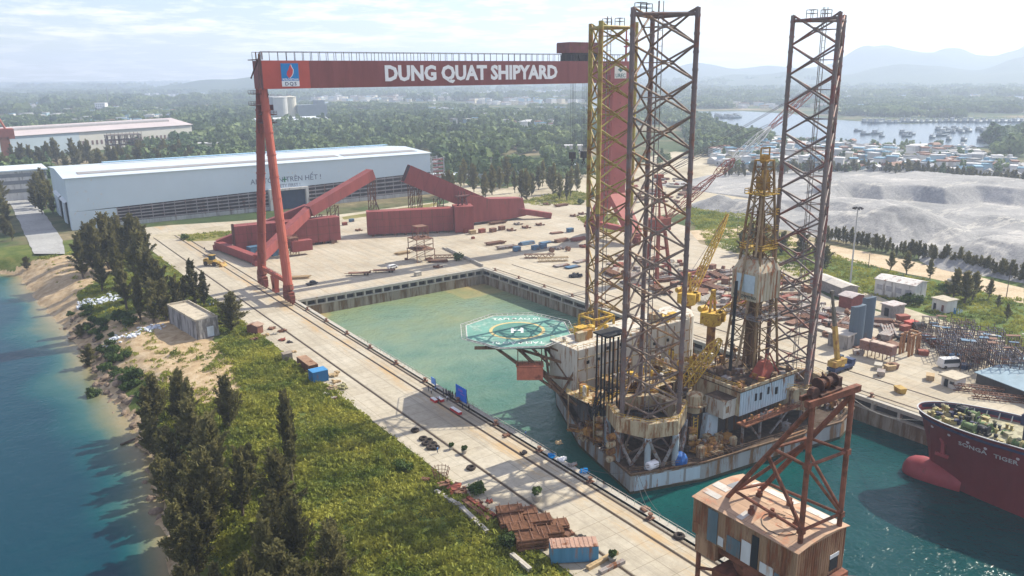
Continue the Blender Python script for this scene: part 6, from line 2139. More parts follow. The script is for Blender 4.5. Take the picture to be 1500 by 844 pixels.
def casuarina(seed, H, spread, nb, ns, bare=.1, leafm=None, droop=.25, size=1.0, lean=0.0, gaps=.0):
 rg = np.random.default_rng(seed)
 root = thing('casuarina_tree', 'tree', 'tree')
 tr = MB()
 k = 7
 bend = rg.normal(size=(k + 1, 2)) * .012 * H
 bend[0] = 0
 bend = np.cumsum(bend, 0) * .5 + np.linspace(0, lean * H, k + 1)[:, None] * np.array([1, .3])
 pt = [Vector((bend[i][0], bend[i][1], H * .96 * i / k - .3 * (i == 0))) for i in range(k + 1)]
 for i in range(k):
  tr.tube(pt[i], pt[i + 1], .02 * H * (1 - i / (k + .6)) + .03, 6, .02 * H * (1 - (i + 1) / (k + .6)) + .03, caps=False)
 def trunk_at(t):
  u = min(k - 1e-6, max(0, t * k))
  i = int(u)
  return pt[i].lerp(pt[i + 1], u - i)
 C, A, B = [], [], []
 az = rg.random() * 6
 for j in range(nb):
  t = bare + (.97 - bare) * ((j + rg.random()) / nb) ** .9
  if rg.random() < gaps:
   continue
  az += 2.4 + rg.normal() * .4
  el = math.radians(min(84, 22 + 52 * t + rg.normal() * 9))
  L = spread * H * (1.28 - .72 * t) * (.55 + .65 * rg.random()) * (min(1, .5 + (t - bare) * 2.5))
  d = np.array([math.cos(az) * math.cos(el), math.sin(az) * math.cos(el), math.sin(el)])
  p0 = np.array(trunk_at(t))
  u = .12 + .88 * rg.random(ns) ** .8
  p = p0 + np.outer(u * L, d)
  p[:, 2] += .22 * L * u ** 2
  p += rg.normal(size=(ns, 3)) * (.125 * L * (1.12 - u) + .07)[:, None]
  ax = d * .9 + rg.normal(size=(ns, 3)) * .5 + np.array([0, 0, .15])
  ax /= np.linalg.norm(ax, axis=1)[:, None]
  bx_ = np.cross(ax, rnd_dirs(ns, rg))
  bx_ /= np.linalg.norm(bx_, axis=1)[:, None] + 1e-6
  ln = (.30 + .34 * rg.random(ns)) * size
  C.append(p)
  A.append(ax * ln[:, None])
  B.append(bx_ * (ln * (.14 + .12 * rg.random(ns)))[:, None])
  e = p0 + d * L * .8
  tr.tube(Vector(p0), Vector((e[0], e[1], e[2] + .12 * L)), .010 * L + .03, 4, .02, caps=False)
 V, F = quads(np.concatenate(C), np.concatenate(A), np.concatenate(B))
 tr.build('trunk', BARK, root)
 mesh_np('crown', V, F, leafm or LEAFC, root)
 return root
def broadleaf(seed, H, W, n, leafm=None, name='bush', trunk=True, size=.3, lab='bush', cat='bush'):
 rg = np.random.default_rng(seed)
 root = thing(name, lab, cat)
 if trunk:
  tr = MB().tube((0, 0, -.3), (0, 0, H * .55), .04 * H, 6, .02 * H)
  for i in range(6):
   a = i * 1.05
   tr.tube((0, 0, H * .25), (math.cos(a) * W * .5, math.sin(a) * W * .5, H * .7), .02 * H, 5, .01 * H, caps=False)
  tr.build('trunk', BARK, root)
 nl = 9
 lc = rg.normal(size=(nl, 3)) * np.array([W * .3, W * .3, H * .16]) + np.array([0, 0, H * .6])
 lr = W * (.28 + .2 * rg.random(nl))
 idx = rg.integers(0, nl, n)
 d = rnd_dirs(n, rg)
 p = lc[idx] + d * (lr[idx] * (.55 + .5 * rg.random(n)))[:, None] * np.array([1, 1, .8])
 p[:, 2] = np.maximum(p[:, 2], .1 + .2 * rg.random(n))
 ax = rnd_dirs(n, rg)
 bx_ = np.cross(ax, d)
 bx_ /= np.linalg.norm(bx_, axis=1)[:, None] + 1e-6
 s = size * (.6 + .8 * rg.random(n))
 V, F = quads(p, ax * s[:, None], bx_ * (s * .6)[:, None])
 mesh_np('crown', V, F, leafm or LEAFB, root)
 return root
def z_of(x, y):
 return bank_z(x, y) if x < 76 and y < 475 else -.05
CAS = [casuarina(100 + i, 14, (.27, .23, .31, .25, .29)[i], (44, 40, 48, 38, 46)[i], 74, (.08, .12, .06, .16, .1)[i], gaps=.1) for i in range(5)]
used = [False] * 5
TR = random.Random(4)
def put_tree(i, x, y, H, label, group, wide=1.0, name=None):
 o = place(CAS[i], used[i], (x, y, z_of(x, y)), TR.uniform(0, 6.28), (H / 14 * wide, H / 14 * wide, H / 14), label, group)
 used[i] = True
 return o
# the grove along the river bank
pts = []
tries = 0
while len(pts) < 52 and tries < 9000:
 tries += 1
 y = TR.uniform(84, 207)
 u = (y - 84) / 123
 x0 = shore(y) + .8
 x1 = 43 - 4 * u ** 1.6 if y < 185 else 40
 x = TR.uniform(x0, x1)
 if all((x - a) ** 2 + (y - b) ** 2 > (3.1 + .02 * a) ** 2 for a, b in pts):
  pts.append((x, y))
for k, (x, y) in enumerate(pts):
 edge = x - shore(y) < 6
 lab = 'feathery dark casuarina standing at the water edge of the dense grove at lower left' if edge else 'feathery dark casuarina inside the dense grove on the bank at lower left'
 put_tree(k % 5, x, y, TR.uniform(9.5, 15.5) if not edge else TR.uniform(9, 13), lab, 'casuarinas of the river bank grove, ' + ('water edge' if edge else 'inside'), TR.uniform(1.0, 1.3))
for x, y, H, lab in ((48.5, 150, 19, 'tall thin leaning casuarina with a sparse top, standing clear of the grove over the scrub'), (38, 199, 13.5, 'broad casuarina at the upper tip of the grove, beside the pale sand'), (46, 186, 12.5, 'casuarina on the scrub side of the grove tip, nearest the grass'),
      (34, 210, 12, 'casuarina at the far upper left tip of the grove, above the rocks')):
 put_tree(1 if H > 18 else 2, x, y, H, lab, None, .8 if H > 18 else 1.1)
# clump by the blockhouse
for k, (px, py, H) in enumerate([(122, 408, 15), (142, 402, 18), (160, 396, 19), (178, 386, 17), (150, 428, 12), (172, 416, 15), (196, 398, 19), (210, 420, 17), (222, 438, 15), (186, 455, 14), (206, 470, 13), (226, 474, 12),
         (244, 470, 11), (262, 462, 11), (288, 455, 14), (300, 450, 10), (236, 450, 14), (168, 376, 14), (130, 385, 14), (205, 378, 14), (215, 395, 15), (272, 452, 9)]):
 p = G(px, py, -.8)
 put_tree((k * 3 + 1) % 5, p.x, p.y, H * 1.22, 'dark casuarina in the clump between the workshop and the flat-roofed blockhouse', 'casuarinas of the clump by the blockhouse', 1.15)
for px, py, H, lab in ((340, 490, 12.5, 'bushy ragged tree between the blockhouse and the quay, over the brown hut'), (128, 512, 7, 'small bushy casuarina on the bank just above the rocks, alone on the sand edge'), (116, 478, 5, 'low scrubby casuarina on the eroded bank left of the white rubble'),
      (38, 384, 6, 'round dark little tree by the water at the end of the left road')):
 p = G(px, py, -1.2)
 put_tree(4, p.x, p.y, H, lab, None, 1.7)
# trees on the left by the road, and behind the workshop
for k, (px, py, H) in enumerate([(4, 318, 15), (12, 330, 13), (8, 344, 10), (18, 352, 8), (2, 300, 16), (30, 288, 17), (44, 290, 18), (58, 296, 19), (68, 306, 17), (52, 305, 14), (38, 280, 16), (66, 290, 20), (74, 300, 15), (62, 314, 12), (78, 312, 10)]):
 p = G(px, py)
 put_tree(k % 5, p.x, p.y, H, 'dark tree beside the road left of the pale workshop gable', 'trees along the left road', 1.35)
for k in range(46):
 px = 4 + k * 6.4 + TR.uniform(-3, 3)
 p = G(px, 262 - 14 * (px / 300) + TR.uniform(-22, 0))
 if p.y < 600 and p.x > 45:
  p.y = 602 + TR.uniform(0, 60)
 put_tree(k % 5, p.x, p.y, TR.uniform(13, 23), 'dark conifer in the belt between the pale workshop and the distant factory hall', 'conifers behind the workshop', 1.3)
for k in range(26):
 px = 640 + k * 8.2 + TR.uniform(-3, 3)
 p = G(px, 280 + 10 * math.sin(k * .9) + (px - 640) * .02)
 put_tree((k * 2) % 5, p.x, p.y, TR.uniform(14, 21), 'tall slim tree in the loose row right of the workshop stair tower', 'row of tall trees right of the workshop', .95)
# belt of conifers behind the spoil heaps and saplings along the road
for k in range(88):
 px = 1062 + k * 5.1 + TR.uniform(-2, 2)
 py = 258 - 8 * math.sin((px - 1060) / 440 * PI) + (px - 1280) * .06 * (px > 1280) + TR.uniform(-3, 3)
 p = G(px, py)
 put_tree(k % 5, p.x, p.y, TR.uniform(6, 10), 'dark conifer in the belt between the grey spoil heaps and the town', 'conifer belt behind the spoil heaps', 1.5)
for k in range(58):
 t = k / 57
 px = 1208 + t * 300 + TR.uniform(-2, 2)
 p = G(px, 352 + 62 * t ** 1.1 + TR.uniform(-2, 2))
 put_tree(k % 5, p.x, p.y, TR.uniform(4, 8), 'small conifer in the roadside row at the foot of the grey spoil heaps', 'roadside conifers below the spoil heaps', 1.2)
for k, (px, py, H, w) in enumerate([(1088, 372, 11, 1.6), (1100, 365, 12, 1.7), (1118, 372, 13, 1.6), (1132, 378, 11, 1.6), (1145, 372, 10, 1.5), (1175, 380, 13, 1.5), (1195, 384, 12, 1.4), (1208, 392, 9, 1.5)]):
 p = G(px, py)
 put_tree(k % 5, p.x, p.y, H, 'dark bushy tree in the clump on the grass behind the derrick', 'trees on the grass behind the derrick', w)
for px, py, H, lab in ((1304, 397, 8, 'bare-branched small tree at the roadside above the long storehouse'), (1328, 402, 9, 'fuller small tree right of the bare one, above the long storehouse'), (1362, 408, 7.5, 'thin sapling by the sandy road above the two-room hut'),
      (1396, 440, 11, 'left dark tree of the pair below the sandy road, right of the brick tank'), (1412, 446, 11.5, 'largest dark tree below the sandy road at the right'), (1424, 440, 10, 'dark tree close behind the largest one below the sandy road'), (1448, 438, 7, 'round dark tree at the right end of the roadside clump'),
      (1475, 470, 5.5, 'low round bush alone in the right-hand grass'), (1462, 452, 4.5, 'small round bush left of the grass slope at the right edge')):
 p = G(px, py)
 put_tree(3, p.x, p.y, H, lab, None, 1.6 if H > 9 else 1.35)
# bushes
bush = [broadleaf(40, 2.6, 2.6, 700, size=.22), broadleaf(41, 2.0, 2.4, 600, size=.2)]
ub = [False, False]
for k, (px, py, s, lab) in enumerate([(176, 470, 1.9, 'bright green bush under the dark clump left of the blockhouse'), (190, 474, 1.6, 'second bright green bush under the dark clump, nearer the white rubble'), (270, 352, 1.2, 'small green bush on the strip in front of the workshop'), (868, 290, 2.6, 'large bush at the corner of the dirt yard behind rig leg'), (850, 300, 1.4, 'low bush left of the large one at the dirt yard corner'),
          (672, 382, 1.5, 'green bush growing at the head of the dock by the ramp wall'), (1388, 432, 1.8, 'leafy bush beside the brick tank on the grass'), (1330, 446, 1.7, 'leafy bush at the right end of the long storehouse'), (1345, 448, 1.4, 'low bush between the long storehouse and the two-room hut'),
          (590, 690, 1.1, 'bright shrub hanging over the quay edge beside the scrap frame'), (700, 725, 1.0, 'shrub at the quay edge beside the timber beams'), (745, 800, 1.2, 'shrub at the quay edge below the brown pipe stacks'), (130, 548, 1.3, 'low bush on the rocky shore below the eroded bank'), (150, 520, 1.4, 'low bush on the eroded bank left of the sand')]):
 p = G(px, py, -.3)
 place(bush[k % 2], ub[k % 2], (p.x, p.y, z_of(p.x, p.y)), TR.uniform(0, 6), s, lab)
 ub[k % 2] = True
for k in range(46):
 y = TR.uniform(222, 335)
 x = shore(y) + TR.uniform(3.5, 10)
 place(bush[k % 2], True, (x, y, bank_z(x, y) - .1), TR.uniform(0, 6), TR.uniform(.5, 1.15), 'ragged bush on the eroded river bank between water and sand', 'bushes along the eroded bank')
# ---- scrub and tall grass over the bank
def tuft(seed, n, w, h, s):
 rg = np.random.default_rng(seed)
 p = rg.normal(size=(n, 3)) * np.array([w, w, 0])
 r = np.hypot(p[:, 0], p[:, 1]) / w
 p[:, 2] = h * (.15 + .85 * rg.random(n)) * np.exp(-.5 * r ** 2)
 ax = rg.normal(size=(n, 3)) * .5 + np.array([0, 0, .6])
 ax /= np.linalg.norm(ax, axis=1)[:, None]
 b = np.cross(ax, rnd_dirs(n, rg))
 b /= np.linalg.norm(b, axis=1)[:, None] + 1e-6
 L = s * (.6 + .8 * rg.random(n))
 return quads(p, ax * L[:, None], b * (L * .38)[:, None])
def scatter(name, protos, P, S, mats, pick=None):
 """copies of a few small meshes in one object: P (n,3), S (n,) scale"""
 Vs, Fs, base = [], [], 0
 n = len(P)
 k = NR.integers(0, len(protos), n) if pick is None else pick
 a = NR.random(n) * 2 * PI
 for q, (v, f) in enumerate(protos):
  sel = np.nonzero(k == q)[0]
  if not len(sel):
   continue
  ca, sa = np.cos(a[sel])[:, None], np.sin(a[sel])[:, None]
  s = S[sel][:, None]
  x = (v[None, :, 0] * ca - v[None, :, 1] * sa) * s + P[sel, 0][:, None]
  y = (v[None, :, 0] * sa + v[None, :, 1] * ca) * s + P[sel, 1][:, None]
  z = v[None, :, 2] * s + P[sel, 2][:, None]
  Vs.append(np.stack([x, y, z], -1).reshape(-1, 3))
  Fs.append((f[None] + (np.arange(len(sel)) * len(v))[:, None, None]).reshape(-1, 4) + base)
  base += len(sel) * len(v)
 o = mesh_np(name, np.concatenate(Vs), np.concatenate(Fs), mats)
 return prop(o, None, None, None, 'stuff')
P, S = [], []
for _ in range(15500):
 y = TR.uniform(70, 300) if TR.random() < .9 else TR.uniform(300, 440)
 x = TR.uniform(shore(y) + 9, 75.2)
 if any(in_poly(x, y, q) for q in SANDY) and TR.random() < .93:
  continue
 if 48 < x < 66 and 255 < y < 290:
  continue
 n = mn.noise((x * .07, y * .07, 3))
 if n < -.3 and TR.random() < .5:
  continue
 P.append((x, y, bank_z(x, y)))
 S.append(TR.uniform(.5, 1.1) * (1.0 + 1.0 * max(0, mn.noise((x * .12, y * .12, 8)))))
pick = NR.integers(0, 4, len(P))
for _ in range(900):
 y = TR.uniform(72, 292)
 x = TR.uniform(shore(y) + 6, 74.6)
 if mn.noise((x * .05, y * .05, 12)) < -.05 or (any(in_poly(x, y, q) for q in SANDY) and TR.random() < .9) or (48 < x < 66 and 255 < y < 290):
  continue
 P.append((x, y, bank_z(x, y) - .1))
 S.append(TR.uniform(.5, 1.35))
pick = np.concatenate([pick, NR.integers(4, 6, len(P) - len(pick))])
scatter('scrub', [tuft(i, 26, .55, .9, .27) for i in range(4)] + [tuft(20, 150, .95, 2.3, .26), tuft(21, 120, 1.3, 1.7, .28)], np.array(P), np.array(S), LEAFS, pick)
P, S = [], []
for poly, n in (([(1000, 305), (1060, 290), (1130, 335), (1180, 360), (1330, 405), (1500, 440), (1500, 515), (1400, 470), (1290, 435), (1200, 420), (1100, 374), (1040, 362)], 3600), ([(755, 297), (830, 278), (868, 284), (850, 300), (790, 302)], 500), ([(845, 318), (905, 312), (905, 340), (870, 340)], 300), ([(262, 345), (340, 338), (342, 345), (275, 354)], 150)):
 q = [tuple(G(*a))[:2] for a in poly]
 x0, x1 = min(a[0] for a in q), max(a[0] for a in q)
 y0, y1 = min(a[1] for a in q), max(a[1] for a in q)
 c = 0
 while c < n:
  x, y = TR.uniform(x0, x1), TR.uniform(y0, y1)
  if in_poly(x, y, q):
   c += 1
   P.append((x, y, -.1))
   S.append(TR.uniform(.5, 1.4))
scatter('field_grass', [tuft(i + 9, 16, .7, .55, .34) for i in range(3)], np.array(P), np.array(S), LEAFS)
# ---- the woods beyond, as one mass
def blob(seed, n, w, h, s, cone=False):
 rg = np.random.default_rng(seed)
 d = rnd_dirs(n, rg)
 p = d * (.75 + .3 * rg.random(n))[:, None] * np.array([w, w, h * .42]) + np.array([0, 0, h * .56])
 if cone:
  t = rg.random(n) ** .8
  p[:, 2] = h * (.12 + .88 * t)
  p[:, :2] = d[:, :2] * (w * (1.05 - t))[:, None]
 ax = rnd_dirs(n, rg)
 b = np.cross(ax, d)
 b /= np.linalg.norm(b, axis=1)[:, None] + 1e-6
 L = s * (.6 + .8 * rg.random(n))
 return quads(p, ax * L[:, None], b * (L * .7)[:, None])
def fill(poly, n, sc0, sc1, P, S, cut=None, zb=0):
 q = [tuple(G(*a))[:2] for a in poly]
 x0, x1 = min(a[0] for a in q), max(a[0] for a in q)
 y0, y1 = min(a[1] for a in q), max(a[1] for a in q)
 c = t = 0
 while c < n and t < n * 40:
  t += 1
  x, y = TR.uniform(x0, x1), TR.uniform(y0, y1)
  if in_poly(x, y, q) and not (38 < x < 298 and 490 < y < 594) and (cut is None or mn.noise((x * cut[0], y * cut[0], 2)) > cut[1]):
   c += 1
   P.append((x, y, zb))
   S.append(TR.uniform(sc0, sc1))
WOOD = [blob(1, 95, 4.2, 10, 1.25), blob(2, 95, 4.8, 9, 1.3), blob(3, 80, 3.2, 12, 1.15, True), blob(4, 80, 3.6, 11, 1.2)]
P, S = [], []
fill([(205, 192), (300, 168), (390, 168), (390, 208), (300, 214), (262, 222)], 620, .6, 2.0, P, S)
fill([(390, 186), (520, 182), (650, 182), (650, 214), (560, 206), (390, 214)], 720, .5, 1.9, P, S, (.012, -.08))
fill([(590, 178), (870, 172), (905, 212), (860, 240), (800, 262), (720, 268), (640, 258), (640, 214)], 1200, .5, 1.9, P, S, (.01, -.04))
fill([(1000, 186), (1050, 188), (1130, 207), (1100, 224), (1010, 232)], 320, .9, 1.5, P, S)
fill([(1440, 205), (1500, 196), (1500, 238), (1450, 226)], 45, 1.2, 2.0, P, S)
fill([(1050, 208), (1420, 216), (1500, 262), (1330, 256), (1060, 250)], 170, .5, 1.0, P, S)
fill([(0, 262), (70, 258), (70, 268), (0, 280)], 40, 1.0, 1.5, P, S)
fill([(640, 250), (860, 246), (980, 232), (980, 238), (860, 262), (700, 275), (640, 264)], 130, .5, .9, P, S)
fill([(180, 222), (300, 206), (640, 204), (650, 222), (480, 232), (300, 246), (180, 250)], 420, .8, 1.5, P, S)
fill([(0, 240), (72, 236), (72, 262), (0, 268)], 90, .8, 1.4, P, S)
scatter('woods', WOOD, np.array(P), np.array(S), LEAFF)
FARW = [blob(11, 70, 11, 11, 3.4), blob(12, 70, 14, 10, 3.8), blob(13, 60, 9, 13, 3.2)]
P, S = [], []
fill([(100, 160), (215, 150), (390, 150), (560, 156), (560, 182), (400, 172), (300, 172), (200, 196), (0, 212), (0, 172)], 900, .7, 1.3, P, S, (.004, -.1))
fill([(500, 158), (870, 160), (880, 174), (620, 182), (500, 180)], 420, .7, 1.3, P, S, (.004, -.12))
fill([(1000, 146), (1200, 150), (1500, 150), (1500, 170), (1400, 173), (1240, 170), (1160, 162), (1000, 158)], 800, .8, 1.5, P, S, (.004, -.08))
fill([(900, 160), (1000, 164), (1040, 180), (1000, 186), (900, 180)], 120, .7, 1.3, P, S)
fill([(0, 136), (420, 132), (900, 132), (1500, 128), (1500, 149), (1000, 146), (860, 150), (400, 147), (0, 170)], 2600, 1.1, 2.4, P, S, (.0016, -.12))
fill([(0, 124), (700, 121), (1500, 116), (1500, 128), (900, 131), (0, 135)], 1500, 2.2, 5.0, P, S, (.0008, -.05))
scatter('far_woods', FARW, np.array(P), np.array(S), LEAFF)
# ------------------------------------------------------------------ loose things on the quays and in the yards
KR = random.Random(77)
PIPEB = M('pipe_brown', (.20, .095, .05), .8, 0, .4, 1.2, .25, (.09, .04, .02))
BEAMR = M('beam_rust', (.19, .10, .065), .8, 0, .35, 1, .25)
BEAMG = M('beam_grey', (.30, .27, .25), .75, 0, .3, 1, .3)
STBL = M('steel_blue', (.07, .15, .24), .6, 0, .3, 1, .2)
STRED = M('steel_red', (.26, .07, .045), .7, 0, .25, 1, .2)
WOODT = M('timber_tan', (.40, .29, .16), .85, 0, .3, 1.5)
CONCB = M('concrete_block', (.42, .39, .33), .9, 0, .2, 1, .1, (.25, .2, .14))
TYRE = M('tyre_rubber', (.045, .035, .03), .9, 0, .3, 2)
CYEL = M('machine_yellow', (.42, .28, .06), .65, 0, .3, 1, .33, (.2, .1, .03))
CWH = M('vehicle_white', (.72, .72, .70), .35, 0, .06, 1, spec=.5)
CBLU = M('container_blue', (.03, .16, .36), .6, 0, .15, .6, .1, (.14, .06, .03), True)
def site(px, py, z=0.0):
 return G(px, py, z)
def solo(mb, name, mt, label, cat, group=None, loc=None):
 """a thing that is one mesh: built about the origin, then set on its spot"""
 o = mb.build(name, mt)
 if loc is not None:
  o.location = loc
 return prop(o, label, cat, group)
# ---- containers and cabins on the near quay
def container(px, py, L, W, H, rz, body, roofm, label, door=True, name='container'):
 p = site(px, py)
 o = thing(name, label, 'container', (0, 0, 0))
 m = MB().box((0, 0, H / 2 + .12), (L, W, H - .2))
 for s in (-1, 1):
  for k in range(int(L / .55)):
   m.box((-L / 2 + .4 + k * .55, s * (W / 2 + .03), H / 2 + .1), (.22, .08, H - .5))
 for sx in (-1, 1):
  for sy in (-1, 1):
   m.box((sx * (L / 2 - .06), sy * (W / 2 - .06), H / 2), (.2, .2, H))
 m.build('body', body, o)
 m = MB().box((0, 0, H + .06), (L + .1, W + .1, .1))
 for k in range(int(L / .8)):
  m.box((-L / 2 + .4 + k * .8, 0, H + .15), (.25, W, .08))
 m.build('roof', roofm, o)
 if door:
  MB().box((L / 2 + .06, -W / 4, H / 2), (.06, W * .44, H * .82)).box((L / 2 + .11, -W * .06, H / 2), (.05, .06, H * .8)).build('door', body, o)
  MB().box((L / 2 + .06, W / 4, H / 2), (.06, W * .44, H * .82)).box((L / 2 + .11, W * .06, H / 2), (.05, .06, H * .8)).build('door', body, o)
 o.location = p
 o.rotation_euler = (0, 0, rz)
 return o
container(840, 818, 8.2, 3.0, 3.1, -.55, M('container_faded_blue', (.08, .24, .38), .65, 0, .2, .6, .16, (.22, .1, .05), True), M('container_rust_roof', (.38, .24, .18), .8, 0, .25, 1, .3), 'faded blue container with a rusty corrugated roof beside the brown pipe stacks')
container(451, 542, 9.5, 2.7, 2.9, PI / 2, M('container_brown', (.16, .07, .045), .8, 0, .3, .8, .25, streak=True), M('container_tan_roof', (.36, .23, .15), .8, 0, .3, 1, .3), 'long rusty brown container behind the bright blue cabin on the quay edge')
cb = container(467, 558, 3.4, 4.4, 3.3, PI / 2, CBLU, M('cabin_blue_roof', (.07, .27, .52), .6, 0, .1, 1), 'bright blue site cabin with small windows on the quay edge', False, 'site_cabin')
for k in range(3):
 MB().box((-1.74, -1.4 + k * 1.3, 1.9), (.06, .7, .8)).build('window', M('cabin_window_pale', (.35, .45, .5), .3), cb)
 MB().box((-.9 + k * .9, -2.26, 1.9), (.5, .06, .8)).build('window', M('cabin_window_pale', (.35, .45, .5)), cb)
MB().box((1.0, -2.27, 1.2), (.9, .06, 2.1)).build('door', CBLU, cb)
p = site(421, 528)
solo(MB().box((0, 0, 1.2), (2.6, 2.2, 2.4)).box((0, 0, 2.45), (2.9, 2.5, .12)).box((0, -1.13, 1.2), (.12, .06, 2.2)), 'crate', M('crate_grey_brown', (.24, .20, .16), .85, 0, .3, 1), 'grey-brown crate left of the long rusty container', 'crate', None, p)
# ---- pipe stacks in two rows
stk = thing('pipe_stack', 'stack', 'pipe stack')
m = MB()
for r_ in range(4):
 for k in range(7 - r_ % 2):
  m.tube((-2.4 + KR.uniform(-.1, .1), -1.35 + k * .45 + .22 * (r_ % 2), .35 + r_ * .42), (2.4, -1.35 + k * .45 + .22 * (r_ % 2), .35 + r_ * .42), .21, 6)
m.build('pipes', PIPEB, stk)
m = MB()
for x in (-1.7, 0, 1.7):
 m.box((x, 0, .06), (.2, 3.4, .12)).box((x, -1.66, .95), (.1, .08, 1.9)).box((x, 1.66, .95), (.1, .08, 1.9)).box((x, 0, 1.93), (.1, 3.3, .07))
m.build('straps', BEAMR, stk)
usd = False
for px, py, sx, lab in ((747, 758, 1.05, 'tall rusty pipe stack at the upper left corner of the stacks by the blue container'), (772, 757, .8, 'small open pipe stack, upper right end of the back row of stacks'), (750, 773, .95, 'low rusty pipe stack just below the upper left corner stack'), (762, 783, 1.0, 'rusty pipe stack in the middle of the front column of stacks'),
       (779, 801, 1.2, 'largest rusty pipe stack, nearest the blue container on the scrub side'), (789, 771, 1.0, 'rusty pipe stack at the middle of the second column'), (803, 791, 1.15, 'rusty pipe stack directly left of the blue container roof'), (819, 774, .7, 'short rusty pipe stack at the far right of the stacks')):
 p = site(px, py)
 place(stk, usd, p, -.55 + .12, (sx, 1.0, sx * 1.1), lab)
 usd = True
# ---- tyres
ty = None
for k, (px, py) in enumerate([(620, 644), (628, 647), (624, 651), (634, 652), (638, 657), (631, 657)]):
 p = site(px, py)
 if ty is None:
  ty = solo(MB().torus((0, 0, .32), .78, .32, 14, 6), 'tyre', TYRE, 't', 'tyre')
  o = ty
 else:
  o = ty.copy()
  COL.objects.link(o)
 o.location = p
 o['label'] = 'big old rubber tyre in the loose cluster of tyres on the quay'
 o['group'] = 'tyres in the cluster on the quay'
for px, py, lab in ((690, 687, 'single old tyre lying beside the crane rail, beyond the tyre cluster'), (995, 787, 'single old tyre near the dock edge in front of the tin crane house'), (608, 632, 'leaning old tyre left of the tyre cluster near the quay edge')):
 o = ty.copy()
 COL.objects.link(o)
 if 'group' in o:
  del o['group']
 o.location = site(px, py)
 o['label'] = lab
# ---- small weathered things along the near quay, each described by where it lies
def lump(seed, n=7, s=1.0, flat=.6):
 rr = random.Random(seed)
 m = MB()
 for i in range(n):
  c = (rr.uniform(-1, 1) * s, rr.uniform(-.8, .8) * s, rr.uniform(.1, .9) * s * flat)
  if rr.random() < .5:
   m.box(c, (rr.uniform(.3, 1.1) * s, rr.uniform(.3, .9) * s, rr.uniform(.2, .7) * s), rr.uniform(0, 3), rr.uniform(-.3, .3))
  else:
   d = Vector((rr.uniform(-1, 1), rr.uniform(-1, 1), rr.uniform(-.2, .5))) * s
   m.tube(Vector(c) - d * .5, Vector(c) + d * .6, rr.uniform(.06, .2) * s, 6)
 m.box((0, 0, .2 * s), (1.6 * s, 1.2 * s, .4 * s), rr.uniform(0, 3))
 return m
small = [(398, 482, 1.3, 'scrap_heap', BEAMR, 'heap of rusty scrap left of the machine parts by the brown hut'), (401, 490, 1.0, 'machine_part', CONCB, 'low grey machine part on the quay near the brown hut'), (412, 486, 1.2, 'machine_part', BEAMR, 'brown machine part nearest the crane rail, right of the brown hut'),
   (414, 499, .9, 'steel_box', STRED, 'small rust-red box standing alone above the grey-brown crate'), (424, 502, .8, 'machine_part', DARK, 'flat dark lump right of the small rust-red box'), (388, 492, 1.0, 'scrap_heap', WOODT, 'timber and scrap beside the brown hut wall'),
   (372, 498, 1.2, 'scrap_heap', BEAMR, 'scrap along the quay edge below the brown hut'), (430, 516, .8, 'pallet', WOODT, 'flat wooden pallet pieces just behind the grey-brown crate'), (488, 551, 1.5, 'scrap_heap', WOODT, 'tan heap of timber offcuts right of the blue cabin'),
   (492, 560, 1.0, 'timber_stack', WOODT, 'small stack of pale timber right of the blue cabin'), (487, 571, 1.6, 'rope_heap', M('rope_tan', (.36, .27, .17), .95, 0, .4, 2), 'left heap of tan fishing net and rope below the blue cabin'), (500, 569, 1.6, 'rope_heap', M('rope_olive', (.25, .23, .12), .95, 0, .4, 2), 'right heap of olive net and rope below the blue cabin'),
   (489, 584, 1.0, 'scrap_heap', BEAMG, 'grey scrap heap near the quay edge below the rope heaps'), (477, 577, .8, 'concrete_block', CONCB, 'small grey block on the quay edge left of the rope heaps'), (650, 712, 1.5, 'scrap_heap', BEAMR, 'brown tangle of scrap on the quay edge near the timber beams'), (664, 718, 1.5, 'scrap_heap', STRED, 'rust-red tangle of scrap right of the brown one'),
   (676, 722, 1.3, 'scrap_heap', BEAMR, 'rusty scrap lump behind the long timber beams'), (692, 718, .9, 'machine_part', DARK, 'dark angled machine part in the leg shadow on the quay'), (622, 703, .9, 'scrap_heap', BEAMR, 'small brown scrap at the quay edge left of the rebar cage'),
   (700, 738, .9, 'machine_part', BEAMR, 'brown winch part above the rusty pipe stacks'), (716, 736, .7, 'steel_drum', STRED, 'red-brown drum standing above the pipe stacks'), (719, 750, .7, 'concrete_block', CONCB, 'pale block just left of the pipe stacks'), (832, 783, 1.0, 'scrap_heap', BEAMR, 'small brown heap right of the pipe stacks'),
   (850, 788, .8, 'machine_part', DARK, 'dark machine part behind the blue container'), (768, 664, .8, 'machine_part', DARK, 'small dark machine part on the orange-stained strip, under the leg shadow'), (808, 668, 1.0, 'machine_part', BLUEL, 'blue and white pump near the railing beside the rig bow'), (822, 674, 1.0, 'machine_part', WHITE, 'white drum-like machine near the railing beside the rig bow'),
   (840, 682, .9, 'machine_part', BEAMG, 'grey machine near the quay edge right of the white drum'), (856, 692, .9, 'machine_part', BLUEL, 'blue-capped machine at the quay edge below the rig corner'), (946, 748, 1.0, 'machine_part', BEAMR, 'rusty bundle on the quay edge below the rig hull'), (818, 590 + 60, .8, 'timber_stack', WOODT, 'tan timber by the railing at the hull side'),
   (742, 638, .8, 'machine_part', BEAMR, 'rusty hook block on the rail strip near the railing'), (600, 492, .7, 'machine_part', BEAMR, 'rusty fitting')]
for k, (px, py, s, nm, mt, lab) in enumerate(small[:-1]):
 solo(lump(k + 300, 8, s), nm, mt, lab, nm.replace('_', ' '), None, site(px, py))
